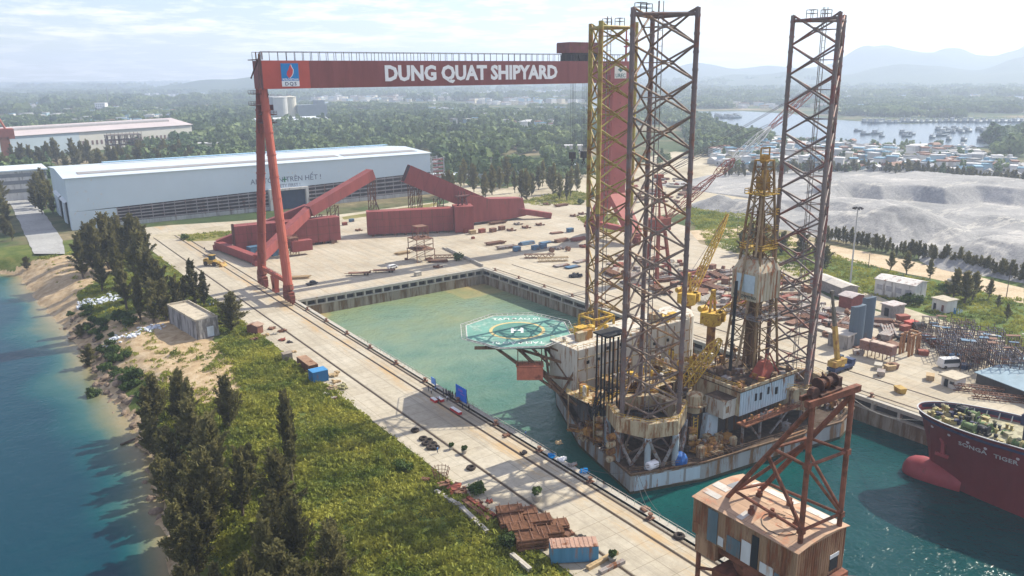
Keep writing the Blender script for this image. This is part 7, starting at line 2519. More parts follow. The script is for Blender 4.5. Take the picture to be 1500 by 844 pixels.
# long beams on the quay edge
bl = 0
for px0, py0, px1, py1, mt, lab in ((637, 722, 678, 748, CONCB, 'long pale concrete beam lying along the quay edge, uppermost'), (668, 740, 712, 782, CONCB, 'long pale concrete beam along the quay edge nearest the pipe stacks'), (676, 735, 716, 765, BEAMR, 'long rusty steel beam along the quay edge, inner side'),
         (684, 732, 724, 760, STRED, 'rust-red steel beam beside the long rusty one'), (862, 836, 905, 812, WOODT, 'long timber lying in front of the blue container'), (880, 842, 915, 825, BEAMG, 'grey plank nearest the camera beside the blue container'), (748, 815, 775, 838, CONCB, 'pale block row at the scrub edge below the pipe stacks')):
 a, b = site(px0, py0), site(px1, py1)
 m = MB()
 d = (b - a)
 o = a.copy()
 for q in range(2):
  s = Vector((-d.y, d.x, 0)).normalized() * (.45 * q)
  m.beam(Vector((0, 0, .35)) + s, d + Vector((0, 0, .35)) + s, .4, .6)
 solo(m, 'beam', mt, lab, 'beam', None, o)
# rebar cage, planters, posts
p = site(646, 700)
m = MB()
for k in range(14):
 a = k * PI / 7
 m.tube((1.3 * math.cos(a), 1.3 * math.sin(a), 0), (1.9 * math.cos(a), 1.9 * math.sin(a), 2.3), .06, 4)
for z in (.5, 1.2, 2):
 m.torus((0, 0, z), 1.3 + z * .28, .06, 14, 4)
solo(m, 'rebar_cage', BEAMR, 'round rusty rebar cage standing open on the quay edge', 'rebar cage', None, p)
for px, py, lab, sc in ((786, 733, 'round planter with a leafy bush standing alone on the quay concrete', 1.0), (680, 664, 'small potted plant by the crane rail right of the tyre cluster', .6), (661, 658, 'small green potted plant nearest the tyre cluster', .5), (897, 822, 'green bin-like pot at the lower end of the quay', .7)):
 t = thing('planter', lab, 'planter', site(px, py))
 MB().lathe(t.location, [(.8 * sc, 0), (1.15 * sc, 1.3 * sc), (1.2 * sc, 1.35 * sc), (.9 * sc, 1.3 * sc)], 12).build('pot', CONCB, t)
 V, F = blob(60, 90, 1.0 * sc, 1.9 * sc, .25)
 V = V + np.array([0, 0, 1.1 * sc])
 mesh_np('plant', V, F, LEAFB, t)
# bollards along both dock edges and the pipe railings
bol = None
for side_, xx in (('near', 98.7), ('far', 187.0)):
 for k in range(11 if side_ == 'near' else 14):
  y = 270 - k * 17.5 if side_ == 'near' else 278 - k * 17.5
  if bol is None:
   bol = solo(MB().lathe((0, 0, 0), [(.5, 0), (.5, .1), (.34, .15), (.32, .75), (.55, .85), (.5, 1.05), (.2, 1.1)], 10).box((0, 0, .05), (1.5, 1.2, .1)), 'bollard', BEAMR, 'b', 'bollard')
   o = bol
  else:
   o = bol.copy()
   COL.objects.link(o)
  o.location = (xx, y, .1)
  o['label'] = 'rusty mooring bollard on the near quay edge along the dock' if side_ == 'near' else 'rusty mooring bollard on the far quay edge behind the rig'
  o['group'] = 'mooring bollards, %s quay' % side_
RAILP = M('railing_pale', (.48, .46, .40), .6, 0, .2, 1, .2)
for y0, y1, lab in ((166, 125, 'pale pipe railing on the quay edge beside the rig bow, farther run'), (116, 62, 'pale pipe railing on the quay edge below the rig corner, nearer run'), (228, 178, 'thin low railing on the dock edge left of the event backdrop')):
 solo(MB().rail([(0, y0 - y0, 0), (0, y1 - y0, 0)], 1.15, 2.2, .05), 'railing', RAILP, lab, 'railing', None, (99.6, y0, .1))
# ---- the small ceremony on the quay edge
p0, p1 = site(677, 583), site(693, 592)
bdr = thing('event_backdrop', 'tall blue event backdrop standing on the dock edge behind the gathering', 'backdrop', (99.1, 164, 0))
MB().bx(99.05, 99.15, 161.5, 166.6, .5, 4.4).build('panel', M('backdrop_blue', (.02, .14, .62), .6, 0, .15, .5), bdr)
MB().bx(99.0, 99.04, 163.2, 165.3, 3.0, 3.6).bx(99.0, 99.04, 162.3, 164.3, 2.3, 2.55).build('lettering_band', M('backdrop_violet', (.22, .13, .55), .6), bdr)
m = MB()
for y in (161.6, 164, 166.5):
 m.tube((99.25, y, 0), (99.25, y, 4.4), .06, 5).tube((99.25, y, 3.2), (99.7, y, .1), .05, 4)
m.build('stand', DARK, bdr)
s2 = thing('event_screen', 'small pale-blue banner frame at the left end of the gathering', 'banner', (98.6, 177.5, 0))
MB().bx(98.55, 98.65, 176.5, 178.8, .9, 2.7).build('panel', M('banner_blue', (.12, .30, .72), .6), s2)
MB().tube((98.7, 176.6, 0), (98.7, 176.6, 2.7), .05, 4).tube((98.7, 178.7, 0), (98.7, 178.7, 2.7), .05, 4).build('stand', DARK, s2)
TRED, TWH = M('cloth_red', (.50, .05, .05), .7, 0, .1, 1), M('cloth_white', (.75, .74, .72), .7, 0, .05, 1)
for k, (px, py, lab) in enumerate(((668, 604, 'table with red and white cloth nearest the camera at the gathering'), (636, 588, 'red-draped table left of the seated group at the gathering'), (645, 587, 'second red-draped table, beside the standing onlookers'))):
 p = site(px, py)
 t = thing('table', lab, 'table', p)
 L_ = 4.2 if k == 0 else 2.4
 MB().box((p.x, p.y, .74), (1.0, L_, .06)).build('top', TWH, t)
 MB().box((p.x - .48, p.y, .4), (.04, L_ + .04, .7)).box((p.x + .48, p.y, .4), (.04, L_ + .04, .7)).box((p.x, p.y + L_ / 2, .4), (.94, .04, .7)).box((p.x, p.y - L_ / 2, .4), (.94, .04, .7)).build('cloth', TRED, t)
 for s in (-.35, .35):
  for q in (-1, 1):
   MB().tube((p.x + s, p.y + q * (L_ / 2 - .15), 0), (p.x + s, p.y + q * (L_ / 2 - .15), .71), .03, 5).build('leg', DARK, t)
def person(shirt, trousers, pose, skin=(.32, .17, .10), hair=(.015, .012, .01)):
 """one skinned body in 1.68 m, clothes by material"""
 J = [(0, 0, .93), (0, 0, 1.12), (0, 0, 1.34), (0, 0, 1.46), (0, .01, 1.58), (0, .01, 1.67)]
 rad = [.14, .13, .155, .06, .095, .07]
 E_ = [(0, 1), (1, 2), (2, 3), (3, 4), (4, 5)]
 st_ = .11 if pose != 'walk' else .16
 for s in (-1, 1):
  b = len(J)
  fy = (.16 * s if pose == 'walk' else 0)
  J += [(s * .09, 0, .86), (s * .10, fy * .6 + .02, .48), (s * .11, fy, .09), (s * .11, fy + .14, .04)]
  rad += [.095, .065, .045, .035]
  E_ += [(0, b), (b, b + 1), (b + 1, b + 2), (b + 2, b + 3)]
  b = len(J)
  if pose == 'hold':
   J += [(s * .19, 0, 1.38), (s * .24, .05, 1.12), (s * .10, .26, 1.18), (s * .07, .33, 1.2)]
  else:
   sw = -.14 * s if pose == 'walk' else .03
   J += [(s * .19, 0, 1.38), (s * .25, sw * .3, 1.10), (s * .25, sw + .06, .87), (s * .24, sw + .08, .77)]
  rad += [.062, .048, .036, .034]
  E_ += [(2, b), (b, b + 1), (b + 1, b + 2), (b + 2, b + 3)]
 me = bpy.data.meshes.new('person')
 me.from_pydata(J, E_, [])
 tmp = bpy.data.objects.new('person_skeleton', me)
 COL.objects.link(tmp)
 md = tmp.modifiers.new('skin', 'SKIN')
 for i, r_ in enumerate(rad):
  me.skin_vertices[0].data[i].radius = (r_, r_ * .85)
 me.skin_vertices[0].data[0].use_root = True
 sb = tmp.modifiers.new('sub', 'SUBSURF')
 sb.levels = sb.render_levels = 1
 dg = bpy.context.evaluated_depsgraph_get()
 bm = bpy.data.meshes.new_from_object(tmp.evaluated_get(dg))
 bpy.data.objects.remove(tmp)
 bm.materials.clear()
 for c, n_ in ((skin, 'skin'), (shirt, 'shirt'), (trousers, 'trousers')):
  nm = '%s_%d_%d_%d' % (n_, c[0] * 999, c[1] * 999, c[2] * 999)
  bm.materials.append(M(nm, c, .8, 0, .1, 4))
 for f in bm.polygons:
  z, x = f.center.z, abs(f.center.x)
  f.material_index = 0 if (z > 1.45 or (x > .2 and z < 1.0) or (pose == 'hold' and f.center.y > .2)) else (1 if z > .92 else 2)
  f.use_smooth = True
 root = thing('person', 'person', 'person')
 o = bpy.data.objects.new('body', bm)
 COL.objects.link(o)
 o.parent = root
 h = MB().lathe((0, -.015, 1.6), [(.10, 0), (.108, .05), (.08, .1), (.03, .125)], 10)
 h.build('hair', M('hair_black', hair, .7), root)
 return root
BLK, NVY, WHT, RED_, BLU_, KHA = (.02, .02, .025), (.02, .03, .07), (.65, .65, .63), (.42, .06, .05), (.08, .2, .42), (.25, .2, .12)
pp = [person(BLK, BLK, 'stand'), person(NVY, BLK, 'hold'), person(WHT, NVY, 'stand'), person(BLU_, NVY, 'walk'), person(RED_, KHA, 'walk')]
pu = [False] * 5
PE = []
for k in range(11):
 PE.append((650 + (k % 6) * 3.4 + KR.uniform(-1, 1), 577 + (k // 6) * 4.5 + (k % 6) * 1.2 + KR.uniform(-1, 1), KR.choice([0, 0, 1]), 'person in dark clothes in the tight group beside the blue backdrop', 'people in the tight dark group at the dock edge'))
PE += [(659, 584, 0, 'person in black standing a step in front of the tight dark group', None), (678, 599, 1, 'person in dark navy, hands in front, left of the pair by the blue backdrop', None), (687, 602, 0, 'person in black standing under the right end of the blue backdrop', None), (672, 580, 0, 'person in black just left of the blue backdrop', None),
  (632, 577, 2, 'person in a white shirt standing by the pale-blue banner', None), (642, 590, 0, 'person in black at the corner of the second red-draped table', None), (655, 588, 2, 'person in a white shirt between the red tables and the dark group', None), (628, 573, 1, 'person in navy at the far left of the gathering', None), (638, 574, 3, 'person in a blue shirt walking behind the red-draped tables', None),
  (308, 450, 3, 'person in a blue shirt walking on the track right of the dark tree clump', None), (313, 449, 2, 'person in a white shirt on the track right of the dark tree clump', None), (714, 741, 4, 'person in a red top beside the drum above the pipe stacks', None), (300, 367, 0, 'person in black standing on the pavement near the short grass strip', None), (641, 664, 3, 'person in blue beside the tyre cluster', None), (778, 750, 4, 'person in red between the planter and the pipe stacks', None),
  (770, 640, 3, 'person in a blue shirt by the railing opposite the rig bow', None)]
for px, py, i, lab, grp in PE:
 place(pp[i], pu[i], site(px, py), KR.uniform(0, 6.28), KR.uniform(.98, 1.06), lab, grp)
 pu[i] = True
# ---- vehicles
def wheels(o, xs_, y, r, mt=TYRE):
 for x in xs_:
  for s in (-1, 1):
   MB().lathe((x, s * y, r), [(r * .55, -.14), (r, -.12), (r, .12), (r * .55, .14)], 12, 'Y').build('wheel', mt, o)
def car(col, label, px, py, rz, van=False, pick=False):
 o = thing('van' if van else 'car', label, 'van' if van else 'car')
 L, W = (4.9, 1.9) if van else (4.4, 1.75)
 hb_, ht = (1.1, 2.15) if van else (.85, 1.45)
 m = MB().hexa([(-L / 2, -W / 2, .35), (L / 2, -W / 2, .35), (L / 2, W / 2, .35), (-L / 2, W / 2, .35), (-L / 2, -W / 2, hb_), (L / 2, -W / 2, hb_ - .15), (L / 2, W / 2, hb_ - .15), (-L / 2, W / 2, hb_)])
 x0, x1 = (-L / 2 + .05, L / 2 - .9) if van else (-L / 2 + (.3 if not pick else 1.7), L / 2 - 1.2)
 m.hexa([(x0, -W / 2 + .03, hb_), (x1 + .5, -W / 2 + .03, hb_ - .05), (x1 + .5, W / 2 - .03, hb_ - .05), (x0, W / 2 - .03, hb_), (x0 + .2, -W / 2 + .14, ht), (x1, -W / 2 + .14, ht), (x1, W / 2 - .14, ht), (x0 + .2, W / 2 - .14, ht)])
 m.build('body', col, o)
 zc = (hb_ + ht) / 2 + .05
 for s in (-1, 1):
  MB().hexa([(x0 + .35, s * (W / 2 - .02), hb_ + .1), (x1 + .2, s * (W / 2 - .02), hb_ + .1), (x1 + .2, s * (W / 2 - .05), hb_ + .12), (x0 + .35, s * (W / 2 - .05), hb_ + .12), (x0 + .45, s * (W / 2 - .075), ht - .14), (x1 - .05, s * (W / 2 - .075), ht - .14), (x1 - .05, s * (W / 2 - .12), ht - .12), (x0 + .45, s * (W / 2 - .12), ht - .12)]).build('side_window', GLASSD, o)
 MB().hexa([(x1 + .47, -W / 2 + .15, hb_ + .06), (x1 + .5, -W / 2 + .15, hb_ + .02), (x1 + .5, W / 2 - .15, hb_ + .02), (x1 + .47, W / 2 - .15, hb_ + .06), (x1 + .02, -W / 2 + .2, ht - .06), (x1 + .07, -W / 2 + .2, ht - .08), (x1 + .07, W / 2 - .2, ht - .08), (x1 + .02, W / 2 - .2, ht - .06)]).build('windscreen', GLASSD, o)
 for s in (-1, 1):
  MB().box((L / 2 + .005, s * (W / 2 - .3), hb_ - .32), (.04, .35, .16)).build('headlight', M('lamp_glass', (.7, .7, .68), .2), o)
 wheels(o, (-L / 2 + .85, L / 2 - .85), W / 2 - .1, .36)
 o.location = site(px, py)
 o.rotation_euler = (0, 0, rz)
 o.scale = (1.12, 1.12, 1.12)
 return o
car(CWH, 'small white car parked at the head of the dock beside the flat trailers', 575, 393, .15)
car(M('vehicle_dark', (.05, .05, .055), .4, 0, .1, 1), 'dark pickup parked near the foot of the gantry leg', 457, 417, .3, pick=True)
v_ = car(CWH, 'white van parked in the right yard in front of the pipe scaffolds', 1391, 538, -.5, van=True)
v_.scale = (1.35, 1.35, 1.35)
for px, py, lab, rz in ((527, 403, 'left flat trailer lying at the head of the dock, rusty deck', -.5), (563, 399, 'right flat trailer at the head of the dock, beside the white car', -.5)):
 o = thing('flat_trailer', lab, 'trailer')
 MB().box((0, 0, 1.05), (9.5, 2.6, .35)).box((4.6, 0, 1.4), (.3, 2.6, .5)).box((-5.5, 0, .9), (2, .25, .2)).build('deck', BEAMR, o)
 wheels(o, (2.2, 3.4), 1.05, .48)
 MB().box((-3.6, .8, .45), (.2, .2, .9)).box((-3.6, -.8, .45), (.2, .2, .9)).build('stand', DARK, o)
 o.location = site(px, py)
 o.rotation_euler = (0, 0, rz)
o = thing('wheel_loader', 'old yellow wheel loader parked on the pavement left of the red crane feet', 'loader')
MB().box((-.8, 0, 1.5), (4.2, 2.2, 1.5)).box((2, 0, 1.2), (2, 1.6, .9)).box((-2.4, 0, 2.3), (1, 1.6, .5)).build('body', CYEL, o)
MB().box((.2, 0, 3.0), (1.7, 1.7, 1.7)).build('cab', GLASSD, o)
MB().box((.2, 0, 3.9), (2, 2, .15)).build('cab_roof', CYEL, o)
MB().beam((2, .8, 1.6), (4.2, .8, .8), .3).beam((2, -.8, 1.6), (4.2, -.8, .8), .3).hexa([(4, -1.5, .1), (5.4, -1.5, .1), (5.4, 1.5, .1), (4, 1.5, .1), (4, -1.5, 1.4), (4.4, -1.5, 1.4), (4.4, 1.5, 1.4), (4, 1.5, 1.4)]).build('bucket', CYEL, o)
wheels(o, (-1.9, 1.7), 1.2, .85)
o.location = site(311, 389)
o.rotation_euler = (0, 0, -.9)
o.scale = (1.25, 1.25, 1.25)
# mobile crane by the far quay edge
mc = thing('mobile_crane', 'yellow mobile crane with its boom raised, on the far quay edge', 'mobile crane')
MB().box((0, 0, 1.3), (9.5, 2.7, .9)).box((4.2, 0, 2.1), (1.8, 2.6, 1.6)).build('carrier', M('crane_navy', (.03, .05, .12), .6, 0, .2, 1), mc)
wheels(mc, (-3.4, -2.1, 2.2, 3.5), 1.15, .6)
MB().lathe((-1, 0, 1.8), [(1.5, 0), (1.5, .5)], 14).box((-1.4, 0, 3.1), (4.6, 2.4, 1.6)).box((-4, 0, 2.9), (1.4, 2.6, 1.6)).build('superstructure', CYEL, mc)
MB().box((.9, 1.0, 3.3), (1.8, 1.1, 1.8)).build('cab', GLASSD, mc)
p = site(1231, 543)
tip = ray(1219, 428)
tq = tip * ((p.y + 4) / tip.y)
tv = Vector((tq.x - p.x, 4, CH + tq.z))
b0_ = Vector((-2, 0, 3.6))
MB().beam(b0_, b0_.lerp(tv, .5), 1.05, 1.15).build('boom', CYEL, mc)
MB().beam(b0_.lerp(tv, .46), b0_.lerp(tv, .78), .8, .85).beam(b0_.lerp(tv, .75), tv, .55, .6).box(tv, (.9, .9, .9)).build('boom_extension', M('boom_dark', (.10, .09, .07), .6, 0, .3, 1), mc)
MB().beam((-.2, 0, 2.6), b0_.lerp(tv, .3), .45).build('boom_ram', DARK, mc)
MB().tube(tv, tv - Vector((0, 0, 9)), .05, 4).box(tv - Vector((0, 0, 9.4)), (.6, .6, .9)).build('hook_rope', DARK, mc)
mc.location = p
mp = thing('work_boat', 'yellow open workboat or pontoon on blocks beside the mobile crane', 'work boat', site(1258, 546))
MB().lathe((0, 0, 1.1), [(.3, -3.6), (1.1, -2.6), (1.3, 0), (1.1, 2.6), (.3, 3.6)], 10, 'X').build('hull', CYEL, mp).location = (0, 0, 0)
MB().box((0, 0, 2.0), (5, 1.4, .5)).box((-1, 0, 2.5), (1.2, 1.1, .8)).box((1.6, 0, .3), (.4, 2, .6)).box((-1.6, 0, .3), (.4, 2, .6)).build('deck_and_blocks', BEAMR, mp)
for c_ in mp.children:
 c_.location = (0, 0, 0)
mp.rotation_euler = (0, 0, -.5)
# ---- the red and white luffing crane standing behind the rig
p = site(962, 408)
lc = thing('luffing_crane', 'dark red quay crane with a long red and white boom, behind the rig', 'crane', (p.x, p.y, 0))
m = MB()
for sx in (-4, 4):
 for sy in (-4, 4):
  m.beam((p.x + sx, p.y + sy, 0), (p.x + sx * .45, p.y + sy * .45, 20), 1.1)
for z in (6, 13):
 k_ = 1 - .55 * z / 20
 m.beam((p.x - 4 * k_, p.y - 4 * k_, z), (p.x + 4 * k_, p.y - 4 * k_, z), .6).beam((p.x - 4 * k_, p.y + 4 * k_, z), (p.x + 4 * k_, p.y + 4 * k_, z), .6).beam((p.x - 4 * k_, p.y - 4 * k_, z), (p.x - 4 * k_, p.y + 4 * k_, z), .6).beam((p.x + 4 * k_, p.y - 4 * k_, z), (p.x + 4 * k_, p.y + 4 * k_, z), .6)
m.build('portal', STRED, lc)
m = MB().box((p.x, p.y, 23), (8, 6, 5)).box((p.x - 5, p.y, 23.6), (3, 5, 4)).lathe((p.x, p.y, 19.6), [(2.6, 0), (2.6, 1)], 14)
m.build('machinery_house', STRED, lc)
m = MB()
for sy in (-2, 2):
 m.beam((p.x - 2, p.y + sy, 25.5), (p.x - 1, p.y + sy * .3, 42), .6).beam((p.x + 2.5, p.y + sy, 25.5), (p.x - 1, p.y + sy * .3, 42), .6)
for z in (30, 35):
 m.beam((p.x - 2, p.y - 1.5, z), (p.x + 1.6, p.y - 1.5, z), .3).beam((p.x - 2, p.y + 1.5, z), (p.x + 1.6, p.y + 1.5, z), .3)
m.box((p.x - 1, p.y, 42.5), (3, 2.6, 1.4))
m.build('a_frame', STRED, lc)
tr_ = ray(1198, 126)
yb = p.y - 2
tq = tr_ * (yb / tr_.y)
T_ = Vector((tq.x, yb, CH + tq.z))
br_ = ray(1000, 300)
bq = br_ * (yb / br_.y)
Bq = Vector((p.x + 3, p.y - 1, 25))
RWT = M('boom_white', (.62, .62, .60), .6, 0, .1, .5)
sec = [(0, .30, STRED), (.30, .42, STRED), (.42, .66, RWT), (.66, 1.0, STRED)]
for a_, b_, mt in sec:
 lattice(MB(), Bq.lerp(T_, a_), Bq.lerp(T_, b_), 2.7, 2.6 if b_ < 1 else 2.2, 4, .17).build('boom_section', mt, lc)
m = MB()
for dy in (-1, 1):
 m.tube((p.x - 1, p.y + dy, 43), T_ + Vector((0, dy * .5, .5)), .12, 4).tube((p.x - 1, p.y + dy, 42.6), Bq.lerp(T_, .66) + Vector((0, dy, 1.5)), .12, 4)
m.tube(T_, T_ - Vector((0, 0, 38)), .1, 4)
m.build('boom_rope', WIRE, lc)
# ---- lamp masts and posts
for px, py, h, lab in ((1245, 418, 31.5, 'tall lamp mast with a round head frame on the grass right of the rig'), (720, 282, 25.5, 'tall pale lamp mast behind the right-hand red crane piece')):
 p = site(px, py)
 o = thing('lamp_mast', lab, 'lamp mast', p)
 MB().tube((p.x, p.y, 0), (p.x, p.y, h), .38, 8, .2).build('pole', M('mast_pale', (.40, .41, .40), .6, 0, .1, 1), o)
 m = MB().torus((p.x, p.y, h - .3), 1.6, .12, 12, 5)
 for k in range(8):
  a = k * PI / 4
  m.box((p.x + 1.7 * math.cos(a), p.y + 1.7 * math.sin(a), h - .6), (.6, .6, .5), a)
  m.tube((p.x, p.y, h - .2), (p.x + 1.6 * math.cos(a), p.y + 1.6 * math.sin(a), h - .3), .06, 4)
 m.build('lamp_head', DARK, o)
for px, py, h, lab in ((1272, 392, 9, 'plain wooden pole at the sandy road right of the lamp mast'), (1474, 436, 12, 'slender dark pole at the far right of the sandy road'), (1080, 345, 10, 'pole on the grass beside the derrick top')):
 p = site(px, py)
 solo(MB().tube((0, 0, 0), (0, 0, h), .16, 6, .11).box((0, 0, h - .6), (1.6, .12, .12)), 'utility_pole', M('pole_wood', (.12, .10, .08), .9), lab, 'pole', None, p)
p = site(1390, 430)
t = thing('water_tank', 'small brick water tank tower on the grass above the two-room hut', 'tank', p)
MB().box((p.x, p.y, 2.2), (2.6, 2.6, 4.4)).build('base', M('tank_brick', (.36, .13, .09), .85, 0, .2, 1), t)
MB().lathe((p.x, p.y, 4.4), [(1.2, 0), (1.2, 1.3), (.2, 1.7)], 12).build('tank', CONCB, t)
# ---- yard steel: prototypes
def proto_stack(kind, mt):
 o = thing({'beams': 'steel_beam_stack', 'plates': 'steel_plate_stack', 'crate': 'crate', 'pipes': 'pipe_bundle', 'scrap': 'scrap_heap', 'truss': 'lattice_truss', 'drum': 'cable_drum', 'block': 'keel_block'}[kind], 'x', {'beams': 'beam stack', 'plates': 'plate stack', 'crate': 'crate', 'pipes': 'pipe bundle', 'scrap': 'scrap heap', 'truss': 'truss', 'drum': 'cable drum', 'block': 'block'}[kind])
 rr = random.Random(hash(kind) % 1000 if False else len(kind) * 7 + len(mt.name))
 m = MB()
 if kind == 'beams':
  for r_ in range(2):
   for k in range(5):
    L_ = rr.uniform(4, 6)
    y = -1.6 + k * .8
    z = .45 + r_ * .6
    m.box((rr.uniform(-.4, .4), y, z + .22), (L_ * 2, .5, .08)).box((0, y, z - .22), (L_ * 2, .5, .08)).box((0, y, z), (L_ * 2, .08, .44))
  for x in (-3, 3):
   m.box((x, 0, .08), (.3, 4.4, .16))
 elif kind == 'plates':
  for k in range(4):
   m.box((rr.uniform(-.4, .4), rr.uniform(-.3, .3), .22 + k * .14), (7, 3.2, .1), rr.uniform(-.06, .06))
  for x in (-2.5, 2.5):
   m.box((x, 0, .08), (.3, 3.4, .16))
 elif kind == 'crate':
  m.box((0, 0, 1.1), (3.4, 2.4, 2.0)).box((0, 0, 2.14), (3.6, 2.6, .1)).box((-1, 0, .06), (.3, 2.4, .12)).box((1, 0, .06), (.3, 2.4, .12))
  for x in (-1.5, 0, 1.5):
   m.box((x, -1.23, 1.1), (.12, .06, 2)).box((x, 1.23, 1.1), (.12, .06, 2))
 elif kind == 'pipes':
  for r_ in range(3):
   for k in range(6 - r_):
    m.tube((-4 + rr.uniform(-.5, .5), -1.5 + k * .6 + r_ * .3, .3 + r_ * .52), (4, -1.5 + k * .6 + r_ * .3, .3 + r_ * .52), .28, 7)
 elif kind == 'scrap':
  m = lump(len(mt.name) + 5, 16, 2.0, .55)
 elif kind == 'truss':
  for y in (-.9, .9):
   for z in (.15, 1.8):
    m.beam((-7, y, z), (7, y, z), .25)
   for k in range(10):
    m.beam((-7 + k * 1.4, y, .15 if k % 2 else 1.8), (-5.6 + k * 1.4, y, 1.8 if k % 2 else .15), .16)
  for k in range(11):
   m.beam((-7 + k * 1.4, -.9, 1.8), (-7 + k * 1.4, .9, 1.8), .16)
 elif kind == 'drum':
  m.lathe((0, 0, 1.2), [(1.2, -.8), (1.2, -.7), (.6, -.68), (.6, .68), (1.2, .7), (1.2, .8)], 14, 'Y')
 elif kind == 'block':
  m.box((0, 0, .5), (1.6, 1.2, 1.0)).box((0, 0, 1.1), (1.3, 1.0, .25))
 b = m.build('load', mt, o)
 return o
KN = {'beams': 'stack of steel beams', 'plates': 'stack of steel plates', 'crate': 'boxy steel crate', 'pipes': 'bundle of pipes', 'scrap': 'heap of scrap steel', 'truss': 'lattice truss lying flat', 'drum': 'cable drum', 'block': 'keel block'}
PR, PU = {}, {}
TONE = {'rust': BEAMR, 'grey': BEAMG, 'blue': STBL, 'red': STRED, 'tan': WOODT, 'brown': PIPEB, 'pale': CONCB, 'black': M('tarp_black', (.03, .03, .04), .8, 0, .3, 1)}
AD = {'rust': 'rusty', 'grey': 'grey', 'blue': 'blue', 'red': 'rust-red', 'tan': 'tan', 'brown': 'brown', 'pale': 'pale', 'black': 'black'}
def put(kind, tone, px, py, rz, where, group=None, sc=1.0):
 k = (kind, tone)
 if k not in PR:
  PR[k] = proto_stack(kind, TONE[tone])
  PU[k] = False
 lab = '%s %s %s' % (AD[tone], KN[kind], where)
 o = place(PR[k], PU[k], site(px, py), rz, sc, lab)
 PU[k] = True
 if 'group' in o:
  del o['group']
 if group:
  o['group'] = group + ', %s %s' % (tone, kind)
 return o
YL = [('crate', 'red', 682, 341, 'first from the left below the heavy red block'), ('crate', 'tan', 692, 343, 'second in the row below the heavy red block'), ('crate', 'red', 706, 341, 'third in the row below the heavy red block, widest'), ('crate', 'rust', 722, 340, 'fourth in the row below the heavy red block'), ('crate', 'rust', 735, 337, 'last in the row below the heavy red block'),
  ('block', 'red', 693, 350, 'alone in front of the row of red crates'), ('scrap', 'rust', 748, 338, 'right of the row of red crates'), ('scrap', 'rust', 770, 334, 'under the tail of the red crane piece'), ('scrap', 'grey', 758, 329, 'just behind the tail of the red crane piece'), ('scrap', 'rust', 790, 330, 'at the very tip of the red crane tail'), ('beams', 'rust', 728, 328, 'between the heavy red block and its tail'),
  ('beams', 'rust', 725, 358, 'left half of the long stack by the water-stained patch'), ('beams', 'grey', 742, 364, 'middle of the long stack by the water-stained patch'), ('crate', 'blue', 757, 368, 'at the right end of the long stack beside the stained patch'), ('pipes', 'blue', 772, 358, 'behind the row of blue crates'), ('crate', 'blue', 784, 366, 'left one of the blue crates mid-yard'),
  ('crate', 'blue', 795, 364, 'right one of the blue crates mid-yard'), ('plates', 'blue', 800, 356, 'behind the blue crates mid-yard'), ('truss', 'rust', 790, 378, 'along the front of the mid-yard, left one'), ('truss', 'tan', 810, 383, 'along the front of the mid-yard, right one'), ('plates', 'grey', 822, 390, 'left plates nearest the far dock edge'), ('plates', 'blue', 838, 392, 'right plates nearest the far dock edge'), ('plates', 'grey', 850, 384, 'behind the blue plates near the far dock edge'),
  ('scrap', 'black', 841, 406, 'dark lump on the far quay strip'), ('crate', 'blue', 835, 340, 'large and alone left of the yellow-leg rig'), ('plates', 'rust', 815, 342, 'left of the large lone blue crate'), ('scrap', 'rust', 840, 317, 'at the far side of the yard, left one'), ('scrap', 'rust', 852, 314, 'at the far side of the yard, right one'), ('beams', 'rust', 822, 302, 'beyond the grass corner of the dirt yard'), ('scrap', 'rust', 800, 300, 'by the dry grass strip of the dirt yard'),
  ('scrap', 'grey', 818, 365, 'right of the blue crates mid-yard'), ('drum', 'rust', 808, 370, 'below the blue crates mid-yard'), ('drum', 'brown', 832, 368, 'further right of the blue crates'), ('beams', 'red', 848, 352, 'left of the rig leg with the yellow top'), ('scrap', 'red', 855, 362, 'close to the rig leg with the yellow top'), ('pipes', 'rust', 822, 354, 'between the blue crates and the yellow-topped leg')]
for kd, tn, px, py, wh in YL:
 put(kd, tn, px, py, KR.choice([0, .1, -.1]) + (0 if kd != 'truss' else -.5), wh)
# dense steel behind the rig and in the right yard
AREAS = [([(1010, 395), (1080, 392), (1180, 425), (1215, 455), (1180, 480), (1120, 470), (1040, 450)], 110, 'in the crowded yard seen through the derrick', 'steel behind the derrick'),
   ([(1195, 455), (1250, 462), (1255, 500), (1230, 500), (1195, 485)], 40, 'left of the slate-grey slabs in the right yard', 'steel left of the slabs'),
   ([(1285, 468), (1325, 470), (1330, 500), (1310, 505), (1285, 492)], 22, 'right of the slate-grey slabs in the right yard', 'steel right of the slabs'),
   ([(890, 372), (1000, 385), (1030, 420), (960, 430), (880, 400)], 44, 'behind the rig legs by the dark red crane', 'steel by the dark red crane'),
   ([(890, 265), (1000, 262), (1030, 282), (980, 300), (900, 300)], 60, 'on the cleared ground behind the rig legs', 'stacks on the cleared ground'),
   ([(1360, 500), (1420, 515), (1480, 545), (1440, 545), (1380, 520)], 12, 'under the front of the pipe scaffolds', 'steel under the scaffolds')]
